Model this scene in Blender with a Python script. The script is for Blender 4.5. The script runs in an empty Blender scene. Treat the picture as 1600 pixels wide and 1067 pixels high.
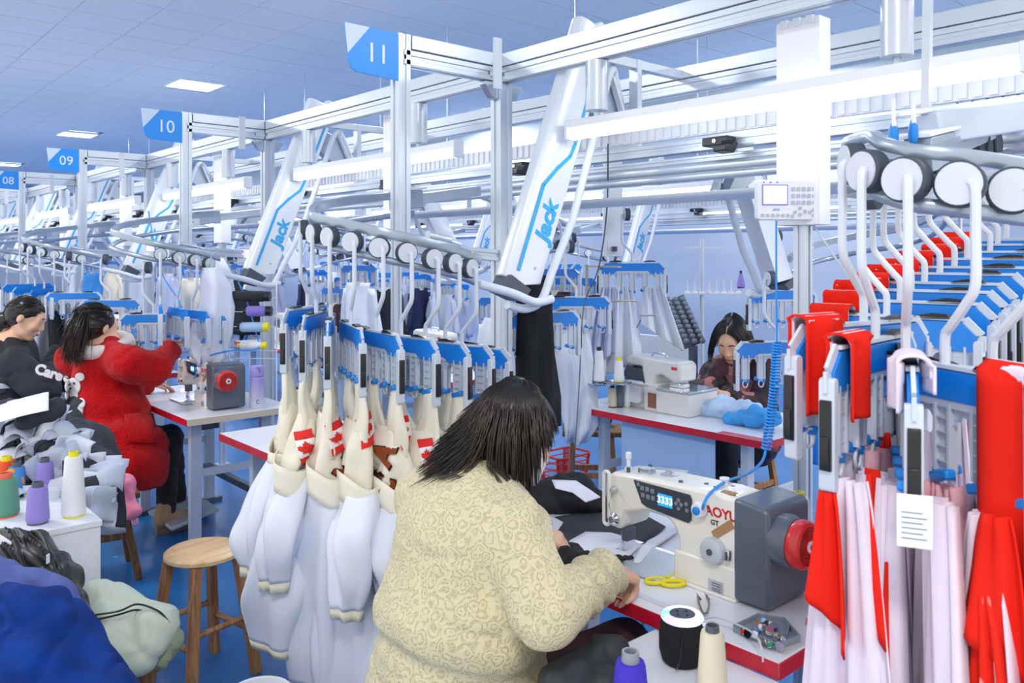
import bpy, bmesh, math, random
import numpy as np
from mathutils import Vector, Matrix
from mathutils.bvhtree import BVHTree
R = math.radians
PI = math.pi
SC = bpy.context.scene
COL = SC.collection
# ------------------------------------------------------------------ camera, world, light, exposure
CA, SA = 0.7497, 0.6619            # the aisle (world Y) runs 41.4 degrees left of the view axis
EYE = 1.6
cam_d = bpy.data.cameras.new('camera'); cam = bpy.data.objects.new('camera', cam_d); COL.objects.link(cam)
cam.location = (0, 0, EYE); cam.rotation_euler = (R(90), 0, -math.atan2(SA, CA))
cam_d.sensor_width = 36; cam_d.lens = 28.8; cam_d.shift_y = -133.5 / 1600
cam_d.clip_start = 0.05; cam_d.clip_end = 200
cam_d.dof.use_dof = True; cam_d.dof.focus_distance = 3.2; cam_d.dof.aperture_fstop = 9.0
SC.camera = cam
SC.view_settings.view_transform = 'Standard'; SC.view_settings.look = 'None'
SC.view_settings.gamma = 1; SC.view_settings.exposure = 0.15; SC.view_settings.use_curve_mapping = False
wd = bpy.data.worlds.new('world'); SC.world = wd; wd.use_nodes = True
bg = wd.node_tree.nodes['Background']; bg.inputs[0].default_value = (1.0, 0.985, 0.96, 1); bg.inputs[1].default_value = 1.1

def area(name, loc, sx, sy, power, col=(1.0, 0.985, 0.96), rot=(0, 0, 0)):
    l = bpy.data.lights.new(name, 'AREA'); l.shape = 'RECTANGLE'; l.size = sx; l.size_y = sy
    l.energy = power; l.color = col
    o = bpy.data.objects.new(name, l); COL.objects.link(o); o.location = loc; o.rotation_euler = rot
    return o
# one soft lamp under each flush ceiling panel (the panels themselves are modelled in the setting)
CEIL = 3.836
PANELS = [(x, y) for x in (-0.65, 3.98, 8.63) for y in (-0.65, 5.1, 10.78, 16.6, 23.2)]
for px_, py_ in PANELS: area('panel_light', (px_, py_, CEIL - .03), .56, .56, 60 if py_ < 8 else 85)

# ------------------------------------------------------------------ pixel helpers (photograph frame) -> world points
def W(px, py, d):
    xr = (px - 800) / 1280 * d
    return Vector((CA * xr + SA * d, -SA * xr + CA * d, EYE - (py - 400) / 1280 * d))
def WX(px, py, a):
    d = 1707.7 * a / (px + 330)
    return W(px, py, d)
def WZ(px, py, z):
    return W(px, py, 1280 * (EYE - z) / (py - 400))

# ------------------------------------------------------------------ colours and materials
def lin(h):
    if not isinstance(h, str): return tuple(h) if len(h) == 4 else (*h, 1)
    v = [int(h[i:i + 2], 16) / 255 for i in (0, 2, 4)]
    return tuple(x / 12.92 if x <= .04045 else ((x + .055) / 1.055) ** 2.4 for x in v) + (1,)
MATS = {}
def mat(name, col, rough=.5, metal=0, bump=0, bscale=60, var=0, vscale=8, emit=None, estr=1, alpha=1, sheen=0, coat=0, col2=None, trans=0, spec=.5, tex='noise'):
    if name in MATS: return MATS[name]
    m = bpy.data.materials.new(name); m.use_nodes = True; nt = m.node_tree; N = nt.nodes; L = nt.links
    b = N['Principled BSDF']
    b.inputs['Base Color'].default_value = lin(col); b.inputs['Roughness'].default_value = rough
    b.inputs['Metallic'].default_value = metal; b.inputs['Specular IOR Level'].default_value = spec
    if sheen: b.inputs['Sheen Weight'].default_value = sheen
    if coat: b.inputs['Coat Weight'].default_value = coat
    if trans: b.inputs['Transmission Weight'].default_value = trans
    if alpha < 1: b.inputs['Alpha'].default_value = alpha
    if emit: b.inputs['Emission Color'].default_value = lin(emit); b.inputs['Emission Strength'].default_value = estr
    tc = N.new('ShaderNodeTexCoord')
    if var or col2:
        n = N.new('ShaderNodeTexNoise'); n.inputs['Scale'].default_value = vscale; n.inputs['Detail'].default_value = 4
        L.new(tc.outputs['Object'], n.inputs['Vector'])
        mx = N.new('ShaderNodeMix'); mx.data_type = 'RGBA'
        c1 = lin(col); c2 = lin(col2) if col2 else tuple(max(0, x * (1 - var)) for x in c1[:3]) + (1,)
        mx.inputs[6].default_value = c1; mx.inputs[7].default_value = c2
        rp = N.new('ShaderNodeMapRange'); rp.inputs[1].default_value = .35; rp.inputs[2].default_value = .65
        L.new(n.outputs['Fac'], rp.inputs[0]); L.new(rp.outputs[0], mx.inputs[0]); L.new(mx.outputs[2], b.inputs['Base Color'])
    if bump:
        if tex == 'wave':
            n = N.new('ShaderNodeTexWave'); n.inputs['Scale'].default_value = bscale; n.inputs['Distortion'].default_value = 1
            n.bands_direction = 'Z'; out = n.outputs['Fac']
        else:
            n = N.new('ShaderNodeTexNoise'); n.inputs['Scale'].default_value = bscale; n.inputs['Detail'].default_value = 3; out = n.outputs['Fac']
        L.new(tc.outputs['Object'], n.inputs['Vector'])
        bp = N.new('ShaderNodeBump'); bp.inputs['Strength'].default_value = bump; bp.inputs['Distance'].default_value = .01
        L.new(out, bp.inputs['Height']); L.new(bp.outputs[0], b.inputs['Normal'])
    MATS[name] = m
    return m

def wood(name, c1, c2, rough=.45, scale=1.0, axis='Z'):
    if name in MATS: return MATS[name]
    m = bpy.data.materials.new(name); m.use_nodes = True; nt = m.node_tree; N = nt.nodes; L = nt.links
    b = N['Principled BSDF']; b.inputs['Roughness'].default_value = rough
    tc = N.new('ShaderNodeTexCoord'); mp = N.new('ShaderNodeMapping')
    s = [30 * scale] * 3; s['XYZ'.index(axis)] = 2.5 * scale
    mp.inputs['Scale'].default_value = s; L.new(tc.outputs['Object'], mp.inputs[0])
    n = N.new('ShaderNodeTexNoise'); n.inputs['Scale'].default_value = 1.6; n.inputs['Detail'].default_value = 6; n.inputs['Distortion'].default_value = .6
    L.new(mp.outputs[0], n.inputs[0]); cr = N.new('ShaderNodeValToRGB')
    cr.color_ramp.elements[0].position = .3; cr.color_ramp.elements[0].color = lin(c2)
    cr.color_ramp.elements[1].position = .62; cr.color_ramp.elements[1].color = lin(c1)
    L.new(n.outputs['Fac'], cr.inputs[0]); L.new(cr.outputs[0], b.inputs['Base Color'])
    MATS[name] = m; return m

ALU = mat('aluminium', 'CDD6E2', .32, .55, var=.06, vscale=4)
ALU_D = mat('aluminium_dark', 'AEBBCB', .35, .6)
STEEL = mat('brushed_steel', 'B9C4D2', .25, .85)
CHROME = mat('chrome', 'D5DBE2', .12, 1)
WPAINT = mat('white_paint', 'E9EDF4', .35, coat=.2)
WPLAS = mat('white_plastic', 'E6EAF2', .4)
GPLAS = mat('pale_grey_plastic', 'C9D2DE', .45)
DGREY = mat('dark_grey_plastic', '4A5361', .42)
BLACK = mat('black_plastic', '15171C', .35)
BLUE = mat('blue_plastic', '0F86DE', .4)
CYAN = mat('cyan_print', '35AEE8', .4)
SIGNB = mat('sign_blue', '0B93F2', .35)
RED = mat('red_plastic', 'D22224', .35, coat=.3)
YEL = mat('yellow_plastic', 'E9DC1A', .4)
RUBBER = mat('dark_rubber', '3F4854', .6)
HOSE = mat('blue_hose', '1495EE', .35)

# ------------------------------------------------------------------ object bookkeeping
def tag(o, label=None, cat=None, group=None, kind=None):
    if label: o['label'] = label
    if cat: o['category'] = cat
    if group: o['group'] = group
    if kind: o['kind'] = kind
    return o
def thing(name, label, cat, loc=(0, 0, 0), rz=0, group=None, rot=None):
    o = bpy.data.objects.new(name, None); COL.objects.link(o); o.empty_display_size = .05
    o.location = loc; o.rotation_euler = rot if rot else (0, 0, rz)
    o.matrix_basis  # location and rotation are set before parts are added
    return tag(o, label, cat, group)
def basis(o):
    m = Matrix.LocRotScale(o.location, o.rotation_euler, o.scale)
    return basis(o.parent) @ m if o.parent else m
def dup(root, loc=None, rz=None, label=None, group=None, cat=None, rot=None, scale=None):
    r = root.copy(); COL.objects.link(r)
    if loc is not None: r.location = loc
    if rz is not None: r.rotation_euler = (0, 0, rz)
    if rot is not None: r.rotation_euler = rot
    if scale is not None: r.scale = (scale,) * 3 if not hasattr(scale, '__len__') else scale
    if label: r['label'] = label
    if group: r['group'] = group
    elif 'group' in r and group == '': del r['group']
    if cat: r['category'] = cat
    for ch in KIDS.get(root.name, []):
        c = ch.copy(); COL.objects.link(c); c.parent = r; KIDS.setdefault(r.name, []).append(c)
        for g in KIDS.get(ch.name, []):
            e = g.copy(); COL.objects.link(e); e.parent = c; KIDS.setdefault(c.name, []).append(e)
    return r
KIDS = {}

class MB:
    def __init__(s): s.v = []; s.f = []; s.m = []; s.cur = 0
    def add(s, vs, fs, mi=None):
        b = len(s.v); s.v.extend([tuple(v) for v in vs]); s.f.extend([tuple(i + b for i in f) for f in fs])
        s.m.extend([s.cur if mi is None else mi] * len(fs)); return s
    def box(s, x0, x1, y0, y1, z0, z1, mi=None, M=None):
        vs = [Vector((x, y, z)) for z in (z0, z1) for y in (y0, y1) for x in (x0, x1)]
        if M: vs = [M @ v for v in vs]
        return s.add(vs, [(0, 2, 3, 1), (4, 5, 7, 6), (0, 1, 5, 4), (2, 6, 7, 3), (0, 4, 6, 2), (1, 3, 7, 5)], mi)
    def bar(s, p0, p1, w, h, up=(0, 0, 1), mi=None):
        p0, p1 = Vector(p0), Vector(p1); d = (p1 - p0); L = d.length; d.normalize(); u = Vector(up)
        if abs(d.dot(u)) > .98: u = Vector((0, 1, 0))
        r = d.cross(u).normalized(); u = r.cross(d).normalized()
        M = Matrix((r, d, u)).transposed().to_4x4(); M.translation = p0
        return s.box(-w / 2, w / 2, 0, L, -h / 2, h / 2, mi, M)
    def tube(s, pts, r, n=10, closed=False, mi=None, cap=True, flat=1.0):
        pts = [Vector(p) for p in pts]; N = len(pts)
        rr = r if hasattr(r, '__len__') else [r] * N
        vs = []; T = []
        for i in range(N):
            if closed: t = pts[(i + 1) % N] - pts[i - 1]
            else: t = pts[min(i + 1, N - 1)] - pts[max(i - 1, 0)]
            T.append(t.normalized() if t.length > 1e-9 else Vector((0, 0, 1)))
        u = T[0].orthogonal().normalized()
        if flat != 1.0:
            u = Vector((0, 0, 1)) - T[0] * T[0].z; u.normalize()
        for i in range(N):
            u = (u - T[i] * u.dot(T[i])).normalized(); w = T[i].cross(u)
            for k in range(n):
                a = 2 * PI * k / n; vs.append(pts[i] + (u * math.cos(a) + w * math.sin(a) * flat) * rr[i])
        fs = []
        for i in range(N if closed else N - 1):
            for k in range(n):
                a = i * n + k; b = i * n + (k + 1) % n; c = ((i + 1) % N) * n + (k + 1) % n; d = ((i + 1) % N) * n + k
                fs.append((a, b, c, d))
        if cap and not closed:
            fs.append(tuple(range(n - 1, -1, -1))); fs.append(tuple(range((N - 1) * n, N * n)))
        return s.add(vs, fs, mi)
    def cyl(s, p0, p1, r0, r1=None, n=20, mi=None):
        return s.tube([p0, p1], [r0, r0 if r1 is None else r1], n, mi=mi)
    def lathe(s, prof, n=24, o=(0, 0, 0), ax=(0, 0, 1), mi=None):
        o = Vector(o); ax = Vector(ax).normalized(); u = ax.orthogonal().normalized(); w = ax.cross(u)
        vs = []; fs = []
        for r, z in prof:
            for k in range(n):
                a = 2 * PI * k / n; vs.append(o + ax * z + (u * math.cos(a) + w * math.sin(a)) * max(r, 1e-5))
        for i in range(len(prof) - 1):
            for k in range(n):
                fs.append((i * n + k, i * n + (k + 1) % n, (i + 1) * n + (k + 1) % n, (i + 1) * n + k))
        fs.append(tuple(range(n - 1, -1, -1))); fs.append(tuple(range((len(prof) - 1) * n, len(prof) * n)))
        return s.add(vs, fs, mi)
    def prism(s, poly, t0, t1, M=None, mi=None):
        """poly: 2-D points (a, b) in the local XZ plane, thickness along local Y from t0 to t1"""
        n = len(poly); vs = [Vector((a, t0, b)) for a, b in poly] + [Vector((a, t1, b)) for a, b in poly]
        if M: vs = [M @ v for v in vs]
        fs = [tuple(range(n)), tuple(range(2 * n - 1, n - 1, -1))]
        for i in range(n):
            j = (i + 1) % n; fs.append((i, i + n, j + n, j))
        return s.add(vs, fs, mi)
    def grid(s, fn, nu, nv, cu=False, mi=None, mf=None):
        vs = [fn(i / (nu if cu else nu - 1), j / (nv - 1)) for j in range(nv) for i in range(nu)]
        b = len(s.v); s.v.extend([tuple(v) for v in vs])
        for j in range(nv - 1):
            for i in range(nu if cu else nu - 1):
                i2 = (i + 1) % nu
                s.f.append((b + j * nu + i, b + j * nu + i2, b + (j + 1) * nu + i2, b + (j + 1) * nu + i))
                s.m.append(mf(i / nu, j / nv) if mf else (s.cur if mi is None else mi))
        return s
    def ell(s, c, r, M=None, nu=16, nv=10, mi=None):
        c = Vector(c)
        def fn(u, v):
            a = 2 * PI * u; b = PI * (v - .5)
            p = Vector((r[0] * math.cos(a) * math.cos(b), r[1] * math.sin(a) * math.cos(b), r[2] * math.sin(b)))
            return c + (M @ p if M else p)
        return s.grid(fn, nu, nv, True, mi)
    def build(s, name, mats, parent=None, smooth=40, bev=0, world=False, solid=0, sub=0, base=True):
        if not isinstance(mats, (list, tuple)): mats = [mats]
        vs = s.v; loc = None
        if parent is not None and world:
            B = basis(parent).inverted(); vs = [tuple(B @ Vector(v)) for v in vs]
        if parent is None and base:
            a = np.array(vs); lo = a.min(0); hi = a.max(0); loc = ((lo[0] + hi[0]) / 2, (lo[1] + hi[1]) / 2, lo[2])
            vs = (a - np.array(loc)).tolist()
        me = bpy.data.meshes.new(name); me.from_pydata(vs, [], s.f)
        for m in mats: me.materials.append(m)
        if len(mats) > 1: me.polygons.foreach_set('material_index', s.m)
        if smooth:
            me.polygons.foreach_set('use_smooth', [True] * len(me.polygons))
            if smooth < 180: me.set_sharp_from_angle(angle=R(smooth))
        me.update()
        o = bpy.data.objects.new(name, me); COL.objects.link(o)
        if loc: o.location = loc
        if parent is not None: o.parent = parent; KIDS.setdefault(parent.name, []).append(o)
        if solid:
            md = o.modifiers.new('solid', 'SOLIDIFY'); md.thickness = solid; md.offset = 0
        if sub:
            md = o.modifiers.new('sub', 'SUBSURF'); md.levels = sub; md.render_levels = sub
        if bev:
            md = o.modifiers.new('bevel', 'BEVEL'); md.width = bev; md.segments = 2; md.limit_method = 'ANGLE'; md.angle_limit = R(35)
        return o

def spline(pts, n=8, closed=False):
    P = [Vector(p) for p in pts]; out = []; N = len(P)
    rng = range(N) if closed else range(N - 1)
    for i in rng:
        if closed: a, b, c, d = P[i - 1], P[i], P[(i + 1) % N], P[(i + 2) % N]
        else: a, b, c, d = P[max(i - 1, 0)], P[i], P[i + 1], P[min(i + 2, N - 1)]
        for k in range(n):
            t = k / n
            out.append(.5 * ((2 * b) + (c - a) * t + (2 * a - 5 * b + 4 * c - d) * t * t + (3 * b - a - 3 * c + d) * t ** 3))
    if not closed: out.append(P[-1])
    return out

def text_mesh(txt, size, depth=.001, shear=0, bold=0):
    cu = bpy.data.curves.new('lettering', 'FONT'); cu.body = txt; cu.size = size; cu.extrude = depth; cu.shear = shear; cu.offset = bold
    cu.align_x = 'CENTER'; cu.align_y = 'CENTER'; cu.resolution_u = 4
    o = bpy.data.objects.new('lettering', cu); COL.objects.link(o)
    dg = bpy.context.evaluated_depsgraph_get(); me = bpy.data.meshes.new_from_object(o.evaluated_get(dg))
    bpy.data.objects.remove(o); bpy.data.curves.remove(cu)
    return me
def text(name, txt, size, m, parent, loc, xdir, ydir, depth=.001, shear=0, bold=0, world=False):
    me = text_mesh(txt, size, depth, shear, bold); me.materials.clear(); me.materials.append(m)
    x = Vector(xdir).normalized(); y = Vector(ydir).normalized(); z = x.cross(y)
    M = Matrix((x, y, z)).transposed().to_4x4(); M.translation = Vector(loc)
    if parent is not None and world: M = basis(parent).inverted() @ M
    me.transform(M)
    o = bpy.data.objects.new(name, me); COL.objects.link(o)
    if parent is not None: o.parent = parent; KIDS.setdefault(parent.name, []).append(o)
    return o

# ------------------------------------------------------------------ smooth solids: blended primitives -> one continuous mesh (surface nets)
def C(p0, p1, r0, r1=None, k=None, sub=False): return ('c', Vector(p0), Vector(p1), r0, r0 if r1 is None else r1, k, sub)
def E(c, r, M=None, k=None, sub=False): return ('e', Vector(c), r, M, k, sub)
def nz(P, s=1.0, seed=0):
    """cheap smooth vector noise, about -1..1"""
    x, y, z = P[..., 0] * s + seed * 1.7, P[..., 1] * s + seed * 2.3, P[..., 2] * s - seed * .9
    return (np.sin(x + 1.3 * np.sin(y * 1.1 + .5) + .7 * np.sin(z * 1.7)) + np.sin(y * 1.3 + 1.1 * np.sin(z * .9 + 1.2)) * .8
            + np.sin(z * 1.2 + 1.4 * np.sin(x * .8 + 2.1)) * .8 + .5 * np.sin(2.3 * x - 1.7 * y + 1.9 * z)) / 2.2
def blob(prims, h=.01, k=.03, disp=None, pre=None):
    los = []; his = []
    for p in prims:
        if p[-1]: continue
        if p[0] == 'c':
            r = max(p[3], p[4]); los.append([min(p[1][i], p[2][i]) - r for i in range(3)]); his.append([max(p[1][i], p[2][i]) + r for i in range(3)])
        else:
            r = max(p[2]) if p[3] is not None else None
            los.append([p[1][i] - (r or p[2][i]) for i in range(3)]); his.append([p[1][i] + (r or p[2][i]) for i in range(3)])
    lo = np.min(los, 0) - 3 * h - .02; hi = np.max(his, 0) + 3 * h + .02
    n = np.ceil((hi - lo) / h).astype(int) + 1
    D = np.full(n, 1.0, np.float32)
    ax = [lo[i] + h * np.arange(n[i], dtype=np.float32) for i in range(3)]
    for p in prims:
        kk = k if p[-2] is None else p[-2]; mg = kk * 1.3 + 3 * h
        if p[0] == 'c': r = max(p[3], p[4]) + mg; a = [min(p[1][i], p[2][i]) - r for i in range(3)]; b = [max(p[1][i], p[2][i]) + r for i in range(3)]
        else:
            rr = [max(p[2])] * 3 if p[3] is not None else p[2]; a = [p[1][i] - rr[i] - mg for i in range(3)]; b = [p[1][i] + rr[i] + mg for i in range(3)]
        i0 = np.clip(np.floor((np.array(a) - lo) / h).astype(int), 0, n); i1 = np.clip(np.ceil((np.array(b) - lo) / h).astype(int) + 1, 0, n)
        if (i1 <= i0).any(): continue
        sl = tuple(slice(i0[i], i1[i]) for i in range(3))
        X, Y, Z = np.meshgrid(*[ax[i][sl[i]] for i in range(3)], indexing='ij', copy=False)
        if p[0] == 'c':
            q0 = p[1]; d = p[2] - p[1]; L2 = max(d.length_squared, 1e-9)
            px, py, pz = X - q0.x, Y - q0.y, Z - q0.z
            t = np.clip((px * d.x + py * d.y + pz * d.z) / L2, 0, 1)
            v = np.sqrt((px - t * d.x) ** 2 + (py - t * d.y) ** 2 + (pz - t * d.z) ** 2) - (p[3] + (p[4] - p[3]) * t)
        else:
            px, py, pz = X - p[1].x, Y - p[1].y, Z - p[1].z
            if p[3] is not None:
                m = p[3].transposed(); px, py, pz = (m[i][0] * px + m[i][1] * py + m[i][2] * pz for i in range(3))
            rx, ry, rz = p[2]
            k0 = np.sqrt((px / rx) ** 2 + (py / ry) ** 2 + (pz / rz) ** 2)
            k1 = np.sqrt((px / rx ** 2) ** 2 + (py / ry ** 2) ** 2 + (pz / rz ** 2) ** 2) + 1e-9
            v = k0 * (k0 - 1) / k1
        A = D[sl]
        if p[-1]: w = np.clip(.5 - .5 * (A + v) / kk, 0, 1); D[sl] = A * (1 - w) - v * w + kk * w * (1 - w)
        else: w = np.clip(.5 + .5 * (A - v) / kk, 0, 1); D[sl] = A * (1 - w) + v * w - kk * w * (1 - w)
    S = D < 0
    c = np.zeros(tuple(n - 1), np.int16)
    for dx in (0, 1):
        for dy in (0, 1):
            for dz in (0, 1): c += S[dx:n[0] - 1 + dx, dy:n[1] - 1 + dy, dz:n[2] - 1 + dz]
    act = np.argwhere((c > 0) & (c < 8)); idx = -np.ones(tuple(n - 1), np.int64); idx[tuple(act.T)] = np.arange(len(act))
    acc = np.zeros((len(act), 3)); cnt = np.zeros(len(act))
    cs = [(0, 0, 0), (1, 0, 0), (0, 1, 0), (1, 1, 0), (0, 0, 1), (1, 0, 1), (0, 1, 1), (1, 1, 1)]
    for a in range(8):
        for b in range(a + 1, 8):
            df = np.array(cs[b]) - np.array(cs[a])
            if abs(df).sum() != 1: continue
            va = D[tuple((act + cs[a]).T)]; vb = D[tuple((act + cs[b]).T)]; m = (va < 0) != (vb < 0)
            t = np.where(m, va / np.where(m, va - vb, 1), 0)
            acc[m] += (np.array(cs[a]) + t[:, None] * df)[m]; cnt[m] += 1
    V = lo + h * (act + acc / cnt[:, None])
    F = []
    for a in range(3):
        b, e = (a + 1) % 3, (a + 2) % 3
        s0 = [slice(None)] * 3; s1 = [slice(None)] * 3; s0[a] = slice(0, -1); s1[a] = slice(1, None)
        ch = S[tuple(s0)] != S[tuple(s1)]; ed = np.argwhere(ch)
        ok = (ed[:, b] > 0) & (ed[:, e] > 0) & (ed[:, b] < n[b] - 1) & (ed[:, e] < n[e] - 1); ed = ed[ok]
        ins = S[tuple(ed.T)]
        ub = np.zeros(3, int); ub[b] = 1; ue = np.zeros(3, int); ue[e] = 1
        q = np.stack([idx[tuple((ed - ub - ue).T)], idx[tuple((ed - ue).T)], idx[tuple(ed.T)], idx[tuple((ed - ub).T)]], 1)
        q[~ins] = q[~ins][:, ::-1]; F.append(q)
    F = np.concatenate(F); F = F[(F >= 0).all(1)]
    if disp is not None:
        Nn = np.zeros_like(V); e1 = V[F[:, 2]] - V[F[:, 0]]; e2 = V[F[:, 3]] - V[F[:, 1]]; fn = np.cross(e1, e2)
        for i in range(4): np.add.at(Nn, F[:, i], fn)
        Nn /= np.linalg.norm(Nn, axis=1)[:, None] + 1e-12
        V = V + Nn * disp(V, Nn)[:, None]
    if pre is not None: V = pre(V)
    return V, F
def blob_obj(name, prims, m, parent=None, h=.01, k=.03, disp=None, smooth_it=3, pre=None, mfun=None):
    V, F = blob(prims, h, k, disp, pre)
    mb = MB()
    if parent is not None:
        B = np.array(basis(parent).inverted()); V = V @ B[:3, :3].T + B[:3, 3]; loc = None
    else:
        lo = V.min(0); hi = V.max(0); loc = ((lo[0] + hi[0]) / 2, (lo[1] + hi[1]) / 2, lo[2]); V = V - np.array(loc)
    me = bpy.data.meshes.new(name); nv, nf = len(V), len(F)
    me.vertices.add(nv); me.vertices.foreach_set('co', V.astype(np.float32).ravel())
    me.loops.add(nf * 4); me.loops.foreach_set('vertex_index', F.astype(np.int32).ravel())
    me.polygons.add(nf); me.polygons.foreach_set('loop_start', np.arange(0, nf * 4, 4, dtype=np.int32))
    me.polygons.foreach_set('use_smooth', [True] * nf)
    ms = m if isinstance(m, (list, tuple)) else [m]
    for x in ms: me.materials.append(x)
    if mfun is not None: me.polygons.foreach_set('material_index', mfun(V[F].mean(1)).astype(np.int32))
    me.update(); me.validate()
    o = bpy.data.objects.new(name, me); COL.objects.link(o)
    if loc is not None: o.location = loc
    else: o.parent = parent; KIDS.setdefault(parent.name, []).append(o)
    if smooth_it:
        md = o.modifiers.new('smooth', 'SMOOTH'); md.iterations = smooth_it; md.factor = .5
    return o
def rotm(f, u=(0, 0, 1)):
    """3x3 with columns right, forward, up for a forward vector f"""
    f = Vector(f).normalized(); r = f.cross(Vector(u)).normalized(); u = r.cross(f)
    return Matrix((r, f, u)).transposed()
# ================================================================== the setting
def floor_mat():
    m = bpy.data.materials.new('blue_floor'); m.use_nodes = True; nt = m.node_tree; N = nt.nodes; L = nt.links
    b = N['Principled BSDF']; b.inputs['Roughness'].default_value = .3; b.inputs['Coat Weight'].default_value = .25; b.inputs['Coat Roughness'].default_value = .15
    tc = N.new('ShaderNodeTexCoord'); n = N.new('ShaderNodeTexNoise'); n.inputs['Scale'].default_value = 1.3; n.inputs['Detail'].default_value = 7
    L.new(tc.outputs['Object'], n.inputs[0]); cr = N.new('ShaderNodeValToRGB')
    cr.color_ramp.elements[0].position = .3; cr.color_ramp.elements[0].color = lin('1A62A8')
    cr.color_ramp.elements[1].position = .7; cr.color_ramp.elements[1].color = lin('2279BE')
    L.new(n.outputs['Fac'], cr.inputs[0])
    n2 = N.new('ShaderNodeTexNoise'); n2.inputs['Scale'].default_value = 9; n2.inputs['Detail'].default_value = 5; L.new(tc.outputs['Object'], n2.inputs[0])
    rp = N.new('ShaderNodeMapRange'); rp.inputs[1].default_value = .70; rp.inputs[2].default_value = .76; L.new(n2.outputs['Fac'], rp.inputs[0])
    mx = N.new('ShaderNodeMix'); mx.data_type = 'RGBA'; mx.inputs[7].default_value = lin('8FC4EE')
    L.new(rp.outputs[0], mx.inputs[0]); L.new(cr.outputs[0], mx.inputs[6]); L.new(mx.outputs[2], b.inputs['Base Color'])
    return m
tag(MB().box(-1.2, 9.3, -.8, 30, -.1, 0).build('floor', floor_mat()), 'blue epoxy coated factory floor with scuffs', 'floor', kind='structure')
tag(MB().box(3.0, 3.06, 3.4, 6.4, .001, .004).box(4.6, 9.2, 1.62, 1.67, .001, .004).build('trim_1', mat('floor_line', 'E8C33A', .5)), 'yellow line painted on the blue floor', 'floor line', kind='structure')
wallm = mat('grey_blue_wall', 'C0CDE0', .7, var=.06, vscale=1.2)
bandm = mat('pale_green_wall', 'DCE8EC', .7)
w = MB().box(9.3, 9.5, -.8, 30, 0, 3.05).build('wall_right', wallm); tag(w, 'grey-blue painted long wall of the hall', 'wall', kind='structure')
tag(MB().box(9.22, 9.3, -.8, 30, 3.05, CEIL + .1).build('trim_2', bandm), 'pale band along the top of the long wall', 'trim', kind='structure')
tag(MB().box(-1.2, 9.5, 30, 30.2, 0, CEIL + .1).build('wall_back', wallm), 'far end wall of the hall', 'wall', kind='structure')
# ceiling: slab, then separate lay-in tiles on a 0.6 m grid
slab = MB().box(-1.2, 9.3, -.8, 30, CEIL + .03, CEIL + .1).build('ceiling', mat('ceiling_gap', '6F8CA8', .7))
tag(slab, 'suspended ceiling of square mineral tiles', 'ceiling', kind='structure')
tilem = mat('ceiling_tile', 'E2ECF8', .85, bump=.25, bscale=90, var=.05, vscale=30)
tile = MB().box(-.297, .297, -.294, .294, 0, .025)
tme = None; cells = []
for i in range(-5, 16):
    for j in range(-4, 50):
        x, y = .143 + .6 * i + .3, -.18 + .6 * j + .3
        if x < -1.15 or x > 9.25 or y < -.75: continue
        if any(abs(x - a) < .31 and abs(y - b) < .31 for a, b in PANELS): continue
        d = SA * x + CA * y; r = (CA * x - SA * y) / max(d, .1)
        vis = d > 6.0 and abs(r) < .7
        cells.append((0 if vis else 1, d, x, y))
cells.sort(); rest = MB()
for k, (v, d, x, y) in enumerate(cells):
    if k < 300:
        if tme is None:
            o = tile.build('ceiling_tile', tilem, slab, bev=0); tme = o
        else:
            o = tme.copy(); COL.objects.link(o); o.parent = slab
        B = basis(slab).inverted(); o.location = B @ Vector((x, y, CEIL))
    else: rest.box(x - .297, x + .297, y - .294, y + .294, CEIL, CEIL + .025)
tag(rest.build('ceiling_tile_field', tilem, slab, world=True), kind='stuff')
panelm = mat('lit_panel', 'FFFFFF', .5, emit='F4F8FF', estr=4)
p0 = None
for (x, y) in PANELS:
    if p0 is None:
        p0 = thing('ceiling_light', 'square flush ceiling light panel', 'ceiling light', (x, y, CEIL - .005))
        MB().box(-.28, .28, -.28, .28, .0, .015).build('diffuser', panelm, p0)
        f = MB()
        for a, b, c, d in ((-.3, .3, -.3, -.28), (-.3, .3, .28, .3), (-.3, -.28, -.28, .28), (.28, .3, -.28, .28)): f.box(a, b, c, d, -.008, .02)
        f.build('frame', WPAINT, p0); o = p0
    else: o = dup(p0, (x, y, CEIL - .005))
    o['label'] = {(3.98, 10.78): 'nearest lit square ceiling panel, above and left of sign 10', (3.98, 16.6): 'lit square ceiling panel between signs 09 and 10 in the picture',
                  (3.98, 23.2): 'small far lit ceiling panel above sign 08', (8.63, 10.78): 'lit square ceiling panel seen under the beam right of sign 11',
                  (8.63, 5.1): 'lit ceiling panel half hidden behind the white column'}.get((x, y), 'flush square ceiling light out of view of the photograph')
    if o['label'].startswith('flush'): o['group'] = 'ceiling panels out of view'
# building columns
colm = mat('column_white', 'EEF1F7', .6)
def column(cx, cy, sx, sy, label):
    t = thing('column', label, 'column', (cx, cy, 0))
    MB().box(-sx / 2, sx / 2, -sy / 2, sy / 2, 0, CEIL).build('shaft', colm, t, bev=.008)
    MB().box(-sx / 2 - .02, sx / 2 + .02, -sy / 2 - .02, sy / 2 + .02, 0, .12).build('base', DGREY, t, bev=.004)
    return t
column(8.3, 13.5, .4, .4, 'thick white square building column far back in the hall')

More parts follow.
